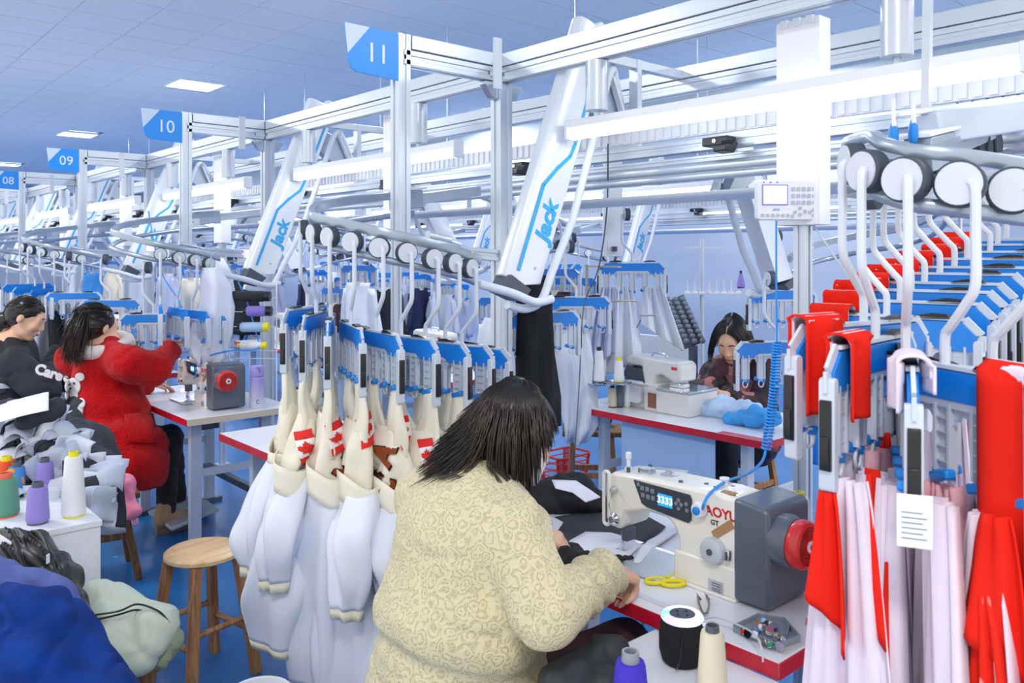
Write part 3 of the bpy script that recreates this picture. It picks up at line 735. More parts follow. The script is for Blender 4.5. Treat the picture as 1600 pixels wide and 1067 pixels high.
CREAMM = mat('machine_cream', 'ECEAE4', .28, coat=.4)
MOTORM = mat('motor_grey', '55606F', .35, coat=.25)
def sewing_machine(label, detail=True):
    t = thing('sewing_machine', label, 'sewing machine', (1.81, 1.35, TT))
    W_ = dict(world=True)
    X0, X1 = 1.745, 1.868
    RY = Matrix(((0, 1, 0, 0), (1, 0, 0, 0), (0, 0, 1, 0), (0, 0, 0, 1)))    # prism (a,t,b) -> x=t, y=a, z=b
    def yz(poly, x0, x1, nm, m, bev=.0): return MB().prism(poly, x0, x1, RY).build(nm, m, t, world=True, bev=bev)
    cur = [(1.32 + .06 * (1 - math.cos(a)) , .85 + .058 * math.sin(a)) for a in [R(10 * k) for k in range(10)]]
    body = [(1.145, .757), (1.145, 1.002), (1.20, 1.006), (1.45, .998), (1.545, .990), (1.568, .975), (1.575, .95), (1.573, .86), (1.56, .835), (1.525, .832), (1.51, .845), (1.50, .885)] + [(1.43, .906)] + cur[::-1] + [(1.318, .80), (1.325, .757)]
    yz(body, X0, X1, 'arm_and_column', CREAMM, .012)
    MB().box(X0 - .012, X1 + .02, 1.14, 1.585, TT, TT + .008).build('bed', CREAMM, t, world=True, bev=.003)
    MB().box(X0 - .06, X1 + .0, 1.34, 1.58, TT + .003, TT + .0095).build('needle_plate', mat('needle_plate', 'CDD3DA', .3, .7, bump=.2, bscale=200), t, world=True, bev=.001)
    MB().box(X0 - .006, X1 + .006, 1.14, 1.33, TT + .006, .832).build('column_base', CREAMM, t, world=True, bev=.006)
    mo = [(1.05, .757), (1.05, .985), (1.062, .998), (1.148, 1.006), (1.148, .757)]
    yz(mo, 1.737, 1.925, 'motor_housing', MOTORM, .01)
    MB().lathe([(.0, 0), (.062, 0), (.063, .03), (.056, .045), (0, .045)], 32, (1.795, 1.058, .918), (0, -1, 0)).build('hub_ring', MOTORM, t, world=True)
    wheel = MB().lathe([(.0, .0), (.05, .0), (.055, .006), (.058, .014), (.058, .028), (.054, .036), (.046, .039), (.046, .036), (.018, .036), (.018, .042), (0, .042)], 36, (1.795, 1.018, .918), (0, -1, 0))
    hw_ = wheel.build('handwheel', RED, t, world=True)
    if detail:
        m = MB()
        for rr_ in (.024, .030, .036, .042):
            m.tube([Vector((1.795 + rr_ * math.cos(a), .981, .918 + rr_ * math.sin(a))) for a in [2 * PI * k / 28 for k in range(28)]], .0012, 5, closed=True)
        m.build('wheel_grille', mat('red_dark', '8E1216', .4), hw_, world=True)
    MB().lathe([(0, 0), (.014, 0), (.014, .004), (.006, .005), (0, .003)], 18, (1.795, .978, .918), (0, -1, 0)).build('wheel_cap', WPLAS, hw_, world=True)
    MB().lathe([(0, 0), (.006, 0), (.006, .002), (0, .002)], 10, (1.795, .973, .918), (0, -1, 0)).build('wheel_bolt', BLACK, hw_, world=True)
    # dial
    dd = MB().lathe([(0, 0), (.033, 0), (.034, .01), (.031, .022), (.028, .024), (0, .024)], 28, (X0, 1.205, .862), (-1, 0, 0)); dl_ = dd.build('stitch_dial', mat('dial_grey', 'BFC8D2', .4), t, world=True, bev=.001)
    MB().lathe([(0, 0), (.008, 0), (.008, .004), (0, .002)], 12, (X0 - .024, 1.205, .862), (-1, 0, 0)).build('dial_screw', DGREY, dl_, world=True)
    MB().box(X0 - .016, X0, 1.155, 1.168, .848, .875).build('reverse_lever', CHROME, t, world=True, bev=.003)
    # control panel on the arm front
    def fr(px, py, x=X0): return WX(px, py, x)
    pc = [fr(991, 749), fr(1079, 773), fr(1082, 781), fr(1081, 813), fr(1077, 817), fr(1012, 792), fr(1004, 786)]
    m = MB(); m.prism([(p.y, p.z) for p in pc], X0 - .004, X0 + .002, RY); m.build('control_panel', mat('panel_grey', '3B434F', .25), t, world=True, bev=.001)
    lc = fr(1041, 782); lr = (fr(1055, 780) - fr(1027, 771)); a = abs(lr.y) / 2
    dsp = MB().box(X0 - .0055, X0 - .003, lc.y - .0235, lc.y + .0235, lc.z - .016, lc.z + .016).build('display', mat('lcd_blue', '1E90F5', .3, emit='1E90F5', estr=1.0), t, world=True, bev=.001)
    text('display_digits', '3333' if detail else '48', .026, mat('lcd_text', 'F4FBFF', .4, emit='F4FBFF', estr=1), dsp, (X0 - .006, lc.y, lc.z), (0, -1, 0), (0, 0, 1), .0003, bold=.0004, world=True)
    if detail:
        btn = mat('button_grey', '7C8794', .4)
        for px, py in ((1005, 762), (1013, 764), (1021, 767), (1006, 773), (1014, 776), (1022, 778)):
            p = fr(px, py); MB().box(X0 - .0052, X0 - .003, p.y - .006, p.y + .006, p.z - .006, p.z + .006).build('button', btn, t, world=True, bev=.001)
        for px, py in ((1062, 781), (1058, 786), (1066, 788), (1062, 794), (1074, 787), (1075, 797), (999, 756)):
            p = fr(px, py); MB().cyl((X0 - .0052, p.y, p.z), (X0 - .003, p.y, p.z), .0055, n=12).build('button', btn, t, world=True)
        text('lettering', 'AOYU', .034, mat('letter_red', 'C4242C', .4), t, fr(1127, 803) + Vector((-.0012, 0, 0)), (0, -1, -.0), (0, .06, 1), .0006, bold=.0008, world=True)
        text('small_lettering', 'GT', .018, DGREY, t, fr(1117, 817) + Vector((-.0012, 0, 0)), (0, -1, 0), (0, 0, 1), .0006, bold=.0005, world=True)
        tp = [fr(1112, 830), fr(1142, 811), fr(1148, 825), fr(1118, 843)]
        MB().prism([(p.y, p.z) for p in tp], X0 - .0022, X0 - .0006, RY).build('brown_tape', mat('tape_brown', 'A9845C', .6), t, world=True)
        MB().box(X0 + .015, X0 + .035, 1.16, 1.20, 1.0055, 1.0075).build('brown_tape', mat('tape_brown', 'A9845C'), t, world=True)
        p = fr(1119, 917, X0 - .006); MB().box(X0 - .0085, X0 - .006, p.y - .022, p.y + .022, p.z - .017, p.z + .017).build('maker_plate', mat('plate_silver', 'C9CDD2', .3, .5), t, world=True, bev=.001)
        m = MB()
        for zz in (.009, .003, -.004, -.009): m.box(X0 - .0092, X0 - .0084, p.y - .014, p.y + .012, p.z + zz - .0008, p.z + zz + .0008)
        m.build('plate_print', DGREY, t, world=True)
    p = fr(1097, 795)
    kn_ = MB().lathe([(0, 0), (.019, 0), (.021, .006), (.021, .014), (.017, .02), (0, .02)], 24, (X0 - .003, p.y, p.z), (-1, 0, 0)).build('air_knob', WPLAS, t, world=True)
    MB().lathe([(0, 0), (.0105, 0), (.0105, .005), (.008, .007), (0, .007)], 20, (X0 - .023, p.y, p.z), (-1, 0, 0)).build('knob_button', BLUE, kn_, world=True)
    # face plate with thread guard, take-up slot, tension discs
    m = MB(); m.tube([Vector((X0 + .02 * 0 - .008, a_, b_)) for a_, b_ in rr(.022, .15, .01, 4, 1.562, .915)], .005, 8, closed=True); m.build('thread_guard', CREAMM, t, world=True)
    MB().box(X0 + .01, X1 - .01, 1.573, 1.58, .85, .975).build('face_plate', mat('face_steel', 'D4D8DD', .25, .6), t, world=True, bev=.003)
    for z_, r_ in ((.945, .009), (.862, .015)):
        MB().lathe([(0, 0), (r_, 0), (r_ * 1.1, .006), (r_ * .6, .012), (r_ * .6, .02), (0, .02)], 18, (X0 - .001, 1.535, z_), (-1, 0, 0)).build('tension_disc', CHROME, t, world=True)
    MB().tube([(X0 - .004, 1.545, .93), (X0 - .012, 1.55, .90), (X0 - .006, 1.545, .87)], .002, 6).build('thread_wire', CHROME, t, world=True)
    MB().cyl((1.79, 1.548, .85), (1.79, 1.548, .785), .0045, n=10).build('needle_bar', CHROME, t, world=True)
    MB().cyl((1.79, 1.548, .79), (1.79, 1.548, .76), .0012, n=6).build('needle', CHROME, t, world=True)
    MB().cyl((1.777, 1.536, .85), (1.777, 1.536, .775), .004, n=10).build('presser_bar', CHROME, t, world=True)
    m = MB(); m.bar((1.777, 1.536, .785), (1.775, 1.543, .764), .012, .01); m.bar((1.78, 1.528, .763), (1.78, 1.56, .762), .014, .003); m.build('presser_foot', CHROME, t, world=True)
    MB().box(X0 + .01, X0 + .05, 1.503, 1.525, .80, .838).build('lamp_head', DGREY, t, world=True, bev=.004)
    # fittings on top
    MB().lathe([(0, 0), (.011, 0), (.011, .01), (.006, .014), (.006, .035), (.009, .037), (.009, .052), (.005, .055), (0, .055)], 16, (1.80, 1.535, .985), (0, 0, 1)).build('thread_post', WPLAS, t, world=True)
    MB().lathe([(0, 0), (.024, 0), (.024, .004), (.008, .006), (.008, .014), (0, .014)], 20, (1.81, 1.40, .998), (0, 0, 1)).build('bobbin_winder', mat('winder_steel', 'BFC6CE', .25, .6), t, world=True)
    MB().bar((1.79, 1.43, 1.016), (1.83, 1.35, 1.014), .006, .005).build('winder_arm', STEEL, t, world=True)
    MB().box(1.775, 1.805, 1.44, 1.475, .995, 1.012).build('thread_bracket', STEEL, t, world=True, bev=.002)
    for xx, yy in ((1.77, 1.51), (1.785, 1.48), (1.84, 1.49), (1.77, 1.33), (1.80, 1.27), (1.83, 1.21), (1.79, 1.235)):
        MB().cyl((xx, yy, .99), (xx, yy, 1.006), .006, n=12).build('top_screw', DGREY, t, world=True)
    MB().lathe([(0, 0), (.014, 0), (.01, .008), (.01, .016), (.013, .018), (.013, .022), (0, .022)], 16, (1.83, 1.235, 1.0), (0, 0, 1)).build('oil_cap', WPLAS, t, world=True)
    MB().box(1.75, 1.80, 1.155, 1.20, .752, .756).build('hinge_plate', STEEL, t, world=True, bev=.002)
    return t
SM1 = sewing_machine('nearest cream sewing machine with lit blue display, before the worker in beige')
SM2 = dup(SM1, Vector(SM1.location) + Vector((0, 3.39, 0)), label='smaller cream sewing machine with red handwheel, before the woman in red')
dup(SM1, Vector(SM1.location) + Vector((0, 5.2, 0)), label='sewing machine on the table of the woman in black')

def cone(loc, h, r0, r1, m, core, label, group=None, top=.02, cat='thread cone', axis=(0, 0, 1), coreb=None):
    t = thing('thread_cone', label, cat, loc, group=group)
    MB().lathe([(0, .006), (r0 * .92, .006), (r0, .012), (r0, .02), (r1, h - .008), (r1 * .9, h), (0, h)], 28, (0, 0, 0), axis).build('thread', m, t)
    MB().lathe([(r0 * .55, 0), (r0 * .9, 0), (r0 * .85, .01), (r0 * .5, .01)], 24, (0, 0, 0), axis).build('cone_foot', coreb or core, t)
    MB().lathe([(r1 * .62, h - .01), (r1 * .56, h + top), (r1 * .42, h + top), (r1 * .45, h - .012)], 24, (0, 0, 0), axis).build('core', core, t)
    return t
THR = lambda n, c: mat('thread_' + n, c, .65, bump=.35, bscale=420, tex='wave')
TW, TCR, TPU, TLAV, TRED, TGRN, TORG, TBLU, TBLK, TLBL = THR('white', 'EEF1F6'), THR('cream', 'E6E0C4'), THR('purple', '3A2BC2'), THR('lavender', '9A8ADC'), THR('red', 'D8201E'), THR('green', '5E9B84'), THR('orange', 'EE5A1C'), THR('blue', '4C8FD8'), THR('black', '1A1C22'), THR('pale_blue', 'A9CDF2')
TGRY = THR('grey', '5E6B78')
GCORE = mat('core_grey', '545B66', .5)
YCORE = mat('core_yellow', 'E4DA22', .45)
# white cart with speaker and cones at the bottom of the picture
def cart(x0, x1, y0, y1, z, label):
    t = thing('side_cart', label, 'cart', ((x0 + x1) / 2, (y0 + y1) / 2, 0))
    MB().box(x0, x1, y0, y1, z - .02, z).build('top_board', WPAINT, t, world=True, bev=.003)
    for a, b, c, d in ((x0, x0 + .018, y0, y1), (x1 - .018, x1, y0, y1), (x0 + .018, x1 - .018, y0, y0 + .018), (x0 + .018, x1 - .018, y1 - .018, y1)):
        MB().box(a, b, c, d, .05, z - .02).build('side_panel', WPAINT, t, world=True, bev=.002)
    for a in (x0 + .04, x1 - .04):
        for b in (y0 + .04, y1 - .04): MB().cyl((a, b - .012, .025), (a, b + .012, .025), .025, n=16).build('castor', DGREY, t, world=True)
    return t
cart(1.02, 1.545, .80, 1.235, .714, 'low white box cart at the bottom edge under the round speaker and cream cone')
def speaker():
    p = WZ(1066, 1034, .714)
    t = thing('speaker', 'small round black fabric speaker with a glowing rainbow ring on top', 'speaker', p)
    fab = mat('speaker_fabric', '14161A', .9, bump=.4, bscale=600)
    MB().lathe([(0, 0), (.036, .0), (.044, .008), (.050, .03), (.0505, .06), (.047, .088), (.044, .096), (0, .096)], 40).build('body', fab, t)
    def ringmat():
        m = bpy.data.materials.new('rainbow_ring'); m.use_nodes = True; N = m.node_tree.nodes; L = m.node_tree.links
        b = N['Principled BSDF']; tc = N.new('ShaderNodeTexCoord'); g = N.new('ShaderNodeTexGradient'); g.gradient_type = 'RADIAL'
        L.new(tc.outputs['Object'], g.inputs[0]); cr = N.new('ShaderNodeValToRGB'); e = cr.color_ramp.elements
        e[0].color = lin('C8A8FF'); e[0].position = 0; e[1].color = lin('C8A8FF'); e[1].position = 1
        for p_, c_ in ((.2, 'F3F6FF'), (.4, 'B8B0FF'), (.55, 'F6F7D0'), (.7, 'EAF8F0'), (.85, '6FC4FF')): q = e.new(p_); q.color = lin(c_)
        L.new(g.outputs[0], cr.inputs[0]); L.new(cr.outputs[0], b.inputs['Emission Color']); b.inputs['Emission Strength'].default_value = 1.1; L.new(cr.outputs[0], b.inputs['Base Color'])
        return m
    MB().lathe([(.026, .094), (.044, .094), (.0465, .098), (.043, .105), (.030, .107), (.026, .104)], 40).build('light_ring', ringmat(), t)
    MB().lathe([(0, .095), (.028, .095), (.029, .104), (.027, .107), (0, .106)], 32).build('top_pad', DGREY, t)
    m = MB()
    for a in (0, 90, 180, 270): m.cyl((.014 * math.cos(R(a)), .014 * math.sin(R(a)), .105), (.014 * math.cos(R(a)), .014 * math.sin(R(a)), .1075), .003, n=8)
    m.build('buttons', BLACK, t); tag(t.children[-1] if len(t.children) else None, None) if False else None
    b = R(-150)
    MB().tube(spline([(.047 * math.cos(R(220)), .047 * math.sin(R(220)), .085), (.058 * math.cos(R(215)), .058 * math.sin(R(215)), .06), (.062 * math.cos(R(212)), .062 * math.sin(R(212)), .03), (.06 * math.cos(R(205)), .06 * math.sin(R(205)), .012)], 5), .004, 8, flat=.5).build('strap', BLACK, t)
    MB().tube([(.044 * math.cos(R(-70)), .044 * math.sin(R(-70)), .09), (.056 * math.cos(R(-65)), .056 * math.sin(R(-65)), .09), (.064 * math.cos(R(-62)), .064 * math.sin(R(-62)), .09)], .005, 8).build('charging_plug', WPLAS, t)
    return t
speaker()
MB_ = MB().tube(spline([WZ(1095, 968, .80), W(1120, 965, 1.86), W(1150, 975, 1.84), W(1178, 990, 1.76), W(1190, 1012, 1.70), W(1192, 1034, 1.69)], 6), .0022, 6)
tag(MB_.build('charging_cable', mat('cable_grey', 'C4CAD3', .4)), 'thin pale cable running from the speaker over the table edge', 'cable')
p = W(1113, 1067, 1.64); p.z = .714
cone(p, .135, .031, .0235, TCR, GCORE, 'tall cream thread cone with grey core on the cart beside the speaker', top=.012)
p = W(985, 1090, 1.62); p.z = .714
cone(p, .085, .036, .03, TPU, mat('core_lightgrey', '8F979F', .5), 'violet thread cone cut by the bottom edge, below the black cloth', top=.02)

# scissors, snips, bobbin tray, cones on the hero table
def scissors():
    p = WZ(1044, 908, TT); t = thing('scissors', 'scissors with bright yellow handles lying on the white table', 'scissors', p)
    z = TT + .006
    for (cx, cy, rx, ry, rot) in ((1024, 908, .026, .016, 20), (1052, 912, .029, .017, 5)):
        c = WZ(cx, cy, z); th = R(-41 + rot)
        pts = [c + Vector((rx * math.cos(a) * math.cos(th) - ry * math.sin(a) * math.sin(th), rx * math.cos(a) * math.sin(th) + ry * math.sin(a) * math.cos(th), .002)) for a in [2 * PI * k / 22 for k in range(22)]]
        MB().tube(pts, .0052, 10, closed=True).build('handle', YEL, t, world=True)
    a, b = WZ(1060, 897, z), WZ(1092, 877, z)
    MB().bar(WZ(1040, 903, z), a, .012, .009).build('handle_neck', YEL, t, world=True, bev=.003)
    for k in (-1, 1):
        d = (b - a).normalized(); n = Vector((-d.y, d.x, 0)) * .004 * k
        MB().add([a + n * 1.6, a - n * 0.4, b, a + n * 1.6 + Vector((0, 0, .003)), a - n * .4 + Vector((0, 0, .003)), b + Vector((0, 0, .002))], [(0, 1, 2), (3, 5, 4), (0, 3, 4, 1), (1, 4, 5, 2), (2, 5, 3, 0)]).build('blade', CHROME, t, world=True)
    MB().cyl(a, a + Vector((0, 0, .006)), .005, n=12).build('pivot', STEEL, t, world=True)
scissors()
def snips():
    t = thing('thread_snips', 'small steel thread snips with brass handles beside the scissors', 'snips', WZ(1101, 950, TT))
    z = TT + .005
    for a, b, c in (((1090, 932), (1093, 945), (1098, 958)), ((1105, 931), (1108, 945), (1104, 958))):
        MB().tube(spline([WZ(*a, z), WZ(*b, z), WZ(*c, z)], 4), .004, 8, flat=.6).build('handle', mat('brass', 'A08B5C', .3, .8), t, world=True)
    for s_, px in ((-1, 1092), (1, 1105)):
        a, b = WZ(px, 946, z), WZ(px - 1 + s_, 930, z + .004)
        MB().prism([(0, 0), (.007, .0), (.0, .026)], 0, .002, Matrix.Translation(WZ(px, 936, z)) @ Matrix.Rotation(R(-40), 4, 'Z') @ Matrix.Rotation(R(-78), 4, 'X')).build('blade', DGREY, t, world=True)
    MB().tube([WZ(1098, 958, z), WZ(1101, 960, z), WZ(1104, 958, z)], .005, 8).build('spring_end', CHROME, t, world=True)
snips()
def bobbin_tray():
    c = WZ(1196, 990, TT); t = thing('bobbin_tray', 'grey compartment tray full of coloured bobbins by the table corner', 'tray', c)
    P = [WZ(*q, TT) for q in ((1146, 987), (1185, 968), (1226, 975), (1250, 1003), (1215, 1017))]
    gm = mat('tray_grey', '8F99A6', .45)
    m = MB(); n = len(P); m.add([p for p in P] + [p + Vector((0, 0, .004)) for p in P], [tuple(range(n - 1, -1, -1)), tuple(range(n, 2 * n))]); m.build('tray_base', gm, t, world=True)
    for i in range(n):
        a, b = P[i], P[(i + 1) % n]; MB().bar(a + Vector((0, 0, .008)), b + Vector((0, 0, .008)), .003, .016).build('tray_wall', gm, t, world=True, bev=.001)
    MB().bar((P[2] + P[3]) / 2 * .6 + P[4] * .4 * 1.0 + Vector((0, 0, .006)) - (P[2] + P[3]) * 0, (P[0] + P[4]) / 2 * .0 + P[3] * .3 + P[2] * .7 + Vector((0, 0, .006)), .003, .012).build('tray_divider', gm, t, world=True)
    cols = [('EE7A1C', (1186, 975)), ('9AD0F0', (1195, 972)), ('F2F4F8', (1203, 976)), ('3A35B0', (1209, 980)), ('F0F2F6', (1191, 985)), ('4A86D8', (1182, 984)), ('D83A2A', (1162, 986)), ('E8ECF2', (1180, 996)), ('5A6472', (1170, 990)), ('D9E0E8', (1202, 990)), ('6A5F55', (1192, 1003)), ('C8A468', (1212, 997)), ('2F9A6A', (1203, 1006)), ('AEB6C0', (1220, 1000)), ('F2D4D4', (1218, 1010))]
    for k, (c_, q) in enumerate(cols):
        p = WZ(*q, TT + .012); a = R(k * 67); ax = Vector((math.cos(a), math.sin(a), .25 if k % 3 else 3)).normalized()
        p.z = TT + .012 + (.006 if k in (4, 9, 7) else 0)
        b = thing('bobbin', f'small metal thread bobbin lying in the grey tray', 'bobbin', p - ax * .005, group='bobbins in the tray')
        MB().lathe([(0, 0), (.0075, 0), (.0075, .0105), (0, .0105)], 14, (0, 0, 0), ax).build('wound_thread', mat('bob' + c_, c_, .5), b)
        for z in (0, .0105): MB().lathe([(.002, z - .0006), (.0092, z - .0006), (.0092, z + .0006), (.002, z + .0006)], 16, (0, 0, 0), ax).build('flange', CHROME, b)
        b['label'] = {0: 'orange-thread bobbin at the far left of the tray', 1: 'pale blue bobbin next to the orange one', 2: 'white bobbin behind in the tray row', 3: 'violet bobbin at the back right of the tray', 4: 'white bobbin standing on top in the tray middle', 5: 'mid blue bobbin in the tray', 6: 'red-thread bobbin at the left corner of the tray', 7: 'silver bobbin lying flat at the front of the tray', 8: 'dark grey bobbin beside the red one', 9: 'silver-white bobbin right of the tray middle', 10: 'brownish bobbin at the front of the tray', 11: 'tan bobbin on the right of the tray', 12: 'green-thread bobbin at the front of the tray', 13: 'silver grey bobbin at the right of the tray', 14: 'pink bobbin alone in the narrow compartment'}[k]
        del b['group']
bobbin_tray()
def cone_stand():
    t = thing('cone_stand', 'round black cone holders behind the motor of the nearest machine', 'stand', (2.06, 1.12, TT))
    MB().cyl((2.06, 1.12, TT), (2.06, 1.12, TT + .06), .012, n=12).build('stem', STEEL, t, world=True)
    MB().lathe([(0, 0), (.04, 0), (.045, .006), (.04, .012), (0, .012)], 28, (2.06, 1.12, TT + .06)).build('plate', DSTEEL, t, world=True)
    MB().lathe([(0, 0), (.04, 0), (.045, .006), (.04, .012), (0, .012)], 28, (2.09, 1.02, TT + .03)).build('plate', DSTEEL, t, world=True)
    MB().cyl((2.09, 1.02, TT), (2.09, 1.02, TT + .03), .012, n=12).build('stem', STEEL, t, world=True)
    MB().bar((2.06, 1.12, TT + .004), (2.09, 1.02, TT + .004), .02, .008).build('base_bar', STEEL, t, world=True)
cone_stand()
p = W(1249, 845, 2.36); p.z = TT
cone(p, .155, .037, .028, TW, YCORE, 'white thread cone with yellow core standing behind the motor of the nearest machine', top=.016)
# stickers on the hero table
MB().add([WZ(1258, 976, TT + .001), WZ(1280, 968, TT + .001), WZ(1281, 984, TT + .001), WZ(1264, 983, TT + .001)], [(0, 1, 2, 3)])

def stool(cx, cy, z, seatm, legm, label, round_=True, r=.145, rz=0, spread=.05):
    t = thing('stool', label, 'stool', (cx, cy, 0), rz=rz)
    if round_: MB().lathe([(0, z - .028), (r - .012, z - .028), (r, z - .02), (r, z - .008), (r - .01, z), (0, z)], 40).build('seat', seatm, t)
    else: MB().box(-r, r, -r * .75, r * .75, z - .03, z).build('seat', seatm, t, bev=.005)
    a = r * .62; f = a + spread
    ft = []
    for sx, sy in ((1, 1), (-1, 1), (-1, -1), (1, -1)):
        ty = .75 if not round_ else 1
        MB().bar((sx * f, sy * f * ty, 0), (sx * a, sy * a * ty, z - .028), .034, .034, (0, 1, 0)).build('leg', legm, t, bev=.003); ft.append((sx, sy * ty))
    for i in range(4):
        (ax_, ay), (bx, by) = ft[i], ft[(i + 1) % 4]; h = .17 if i % 2 else .22; k = a + spread * (1 - h / z)
        if round_: MB().cyl((ax_ * k, ay * k, h), (bx * k, by * k, h), .011, n=12).build('rung', legm, t)
        else: MB().bar((ax_ * k, ay * k, h), (bx * k, by * k, h), .02, .035).build('rung', legm, t, bev=.002)
    return t
BIRCH = wood('seat_wood', 'E6C79A', 'CFA671', .4, 1, 'X'); LEGW = wood('leg_wood', 'B58352', '7E512C', .45, 1.2)
OLDW = wood('old_wood', '8A6238', '4A3120', .6, 1.3)
stool(1.184, 3.117, .486, BIRCH, LEGW, 'bare round wooden stool with light seat left of the hanging cream garments', rz=R(12), r=.142)
stool(1.13, 4.44, .43, OLDW, OLDW, 'old dark wooden stool under the pink cloth where the woman in red sits', round_=False, r=.2, rz=R(-8), spread=.07)
stool(1.05, 1.62, .44, LEGW, LEGW, 'wooden stool under the worker in the beige cardigan', r=.16, rz=R(20))
# ================================================================== people
SKIN = mat('skin', 'E8B99C', .5, var=.06, vscale=40, spec=.35)
HAIRM = mat('hair_black', '17120F', .32, spec=.6)
HAIRB = mat('hair_brown', '2A1C15', .35, spec=.6)
LIPM = mat('lips', 'B4605A', .45)
EYEM = mat('eye_dark', '1C1411', .3)
def hand_prims(w, d, n, side, curl=(.5, .5, .5, .5), L=1.0, thumb=.5, spread=.06):
    """w wrist, d direction of the knuckles, n direction the palm faces, side towards the thumb"""
    w, d, n, side = Vector(w), Vector(d).normalized(), Vector(n).normalized(), Vector(side).normalized()
    n = (n - d * n.dot(d)).normalized(); s = d.cross(n); s = s if s.dot(side) > 0 else -s
    P = []
    for k, o in enumerate((.027, .009, -.009, -.026)):
        kn = w + d * (.085 - .004 * abs(k - 1)) * L + s * o * L
        P.append(C(w + s * o * .55 * L, kn, .0135 * L, .0115 * L, k=.012))
        seg = [(.043, .029, .022), (.047, .031, .023), (.043, .029, .022), (.034, .022, .019)][k]
        a = 0; p = kn; dd = (d + s * (spread * (1.5 - k) * .5)).normalized()
        for j, l in enumerate(seg):
            a += curl[k] * (1.0, 1.05, .7)[j]
            q = p + (dd * math.cos(a) + n * math.sin(a)) * l * L
            P.append(C(p, q, (.0093 - .0008 * j) * L, (.0086 - .0009 * j) * L, k=.004)); p = q
    b = w + s * .02 * L + d * .02 * L; t1 = b + (s * .75 + d * .75 + n * .25 * thumb).normalized() * .04 * L
    t2 = t1 + (s * .25 + d * .9 + n * .5 * thumb).normalized() * .032 * L; t3 = t2 + (d * .95 + n * .6 * thumb - s * .1).normalized() * .024 * L
    P += [C(b, t1, .0145 * L, .0115 * L, k=.01), C(t1, t2, .0105 * L, .0095 * L, k=.004), C(t2, t3, .0095 * L, .0078 * L, k=.004)]
    return P
def head_prims(c, M, s=1.0):
    r, f, u = (Vector(M.col[i]) for i in range(3)); c = Vector(c)
    def at(a, b, d): return c + (r * a + f * b + u * d) * s
    P = [E(at(0, -.012, .022), (.075 * s, .093 * s, .088 * s), M), E(at(0, .03, -.045), (.054 * s, .055 * s, .068 * s), M, .03), E(at(0, .062, -.095), (.026 * s, .022 * s, .02 * s), M, .02),
         E(at(0, .07, .01), (.052 * s, .022 * s, .045 * s), M, .02), C(at(0, .086, .012), at(0, .1, -.028), .008 * s, .0125 * s, .01), E(at(.012, .092, -.034), (.009 * s,) * 3, None, .008), E(at(-.012, .092, -.034), (.009 * s,) * 3, None, .008)]
    for k in (-1, 1):
        P += [E(at(k * .036, .062, -.03), (.022 * s, .02 * s, .022 * s), M, .02), E(at(k * .03, .096, .008), (.014 * s, .008 * s, .008 * s), M, .008, True),
              E(at(k * .031, .077, .008), (.013 * s, .010 * s, .009 * s), M, .003),
              E(at(k * .077, -.012, -.008), (.009 * s, .018 * s, .03 * s), M, .008)]
    P += [E(at(0, .088, -.058), (.021 * s, .01 * s, .006 * s), M, .006), E(at(0, .086, -.069), (.017 * s, .01 * s, .0065 * s), M, .006)]
    return P, at
def face_details(t, at, M, s=1.0):
    for k in (-1, 1):
        MB().tube([at(k * (.018 + .007 * j), .0865 - .0016 * j * (j - 1) * 1.0, .0065 - .003 * math.sin(PI * j / 3)) for j in range(4)], .0022 * s, 6).build('eyelid_line', EYEM, t, world=True)
        MB().tube([at(k * (.012 + .012 * j), .094 - .003 * j, .030 + .004 * math.sin(PI * j / 3)) for j in range(4)], [.0018 * s, .0032 * s, .003 * s, .0015 * s], 6).build('eyebrow', HAIRM, t, world=True)
    MB().ell(at(0, .094, -.0635), (.019 * s, .0065 * s, .0068 * s), M).build('lips', LIPM, t, world=True, smooth=180)
def strands(name, t, m, roots, step, nst, gravity, shells, rng, r0=.0016, jit=.1, end_pull=None, cut=None):
    """each root: (point, direction). Hair runs over the shells (ellipsoids) and falls"""
    mb = MB(); V = []; Fc = []
    for rt in roots:
        p = Vector(rt[0]); d = Vector(rt[1]).normalized(); pts = [p.copy()]; ln = max(3, int(nst * rng.uniform(.72, 1.05) * (rt[2] if len(rt) > 2 else 1)))
        wob = Vector((rng.gauss(0, jit), rng.gauss(0, jit), rng.gauss(0, jit * .4)))
        for k in range(ln):
            d = (d + Vector((0, 0, -gravity)) + wob * .12 + (end_pull(p, k / ln) if end_pull else Vector((0, 0, 0)))).normalized()
            q = p + d * step
            for (c, rad, B) in shells:
                l = B.transposed() @ (q - c); l = Vector((l.x / rad[0], l.y / rad[1], l.z / rad[2])); n = l.length
                if n < 1:
                    l = l / max(n, 1e-6); q = c + B @ Vector((l.x * rad[0], l.y * rad[1], l.z * rad[2]))
            if (q - p).length > 1e-6: d = (q - p).normalized()
            p = q; pts.append(p.copy())
            if cut and k > 2 and cut(p): break
        N = len(pts); rr_ = [r0 * (1 - .75 * (k / (N - 1)) ** 2) for k in range(N)]
        mb.tube(pts, rr_, 3, cap=False)
    return mb.build(name, m, t, world=True, smooth=180)
I3 = Matrix.Identity(3)
def scalp_roots(c, M, s, n, rng, rad=(.079, .097, .092), front=-.2, tmin=0, tmax=95, part=None):
    r, f, u = (Vector(M.col[i]) for i in range(3)); out = []
    while len(out) < n:
        th = R(rng.uniform(tmin, tmax)); ph = rng.uniform(-PI, PI)
        lx, ly, lz = math.sin(th) * math.cos(ph), math.sin(th) * math.sin(ph), math.cos(th)
        if ly > .35 and lz < .62: continue      # face
        if ly > .1 and lz < .15: continue
        p = c + M @ Vector((lx * rad[0], ly * rad[1] - .012, lz * rad[2] + .022)) * s
        dl = Vector((lx, ly + front, -.35))
        out.append((p, M @ dl))
    return out

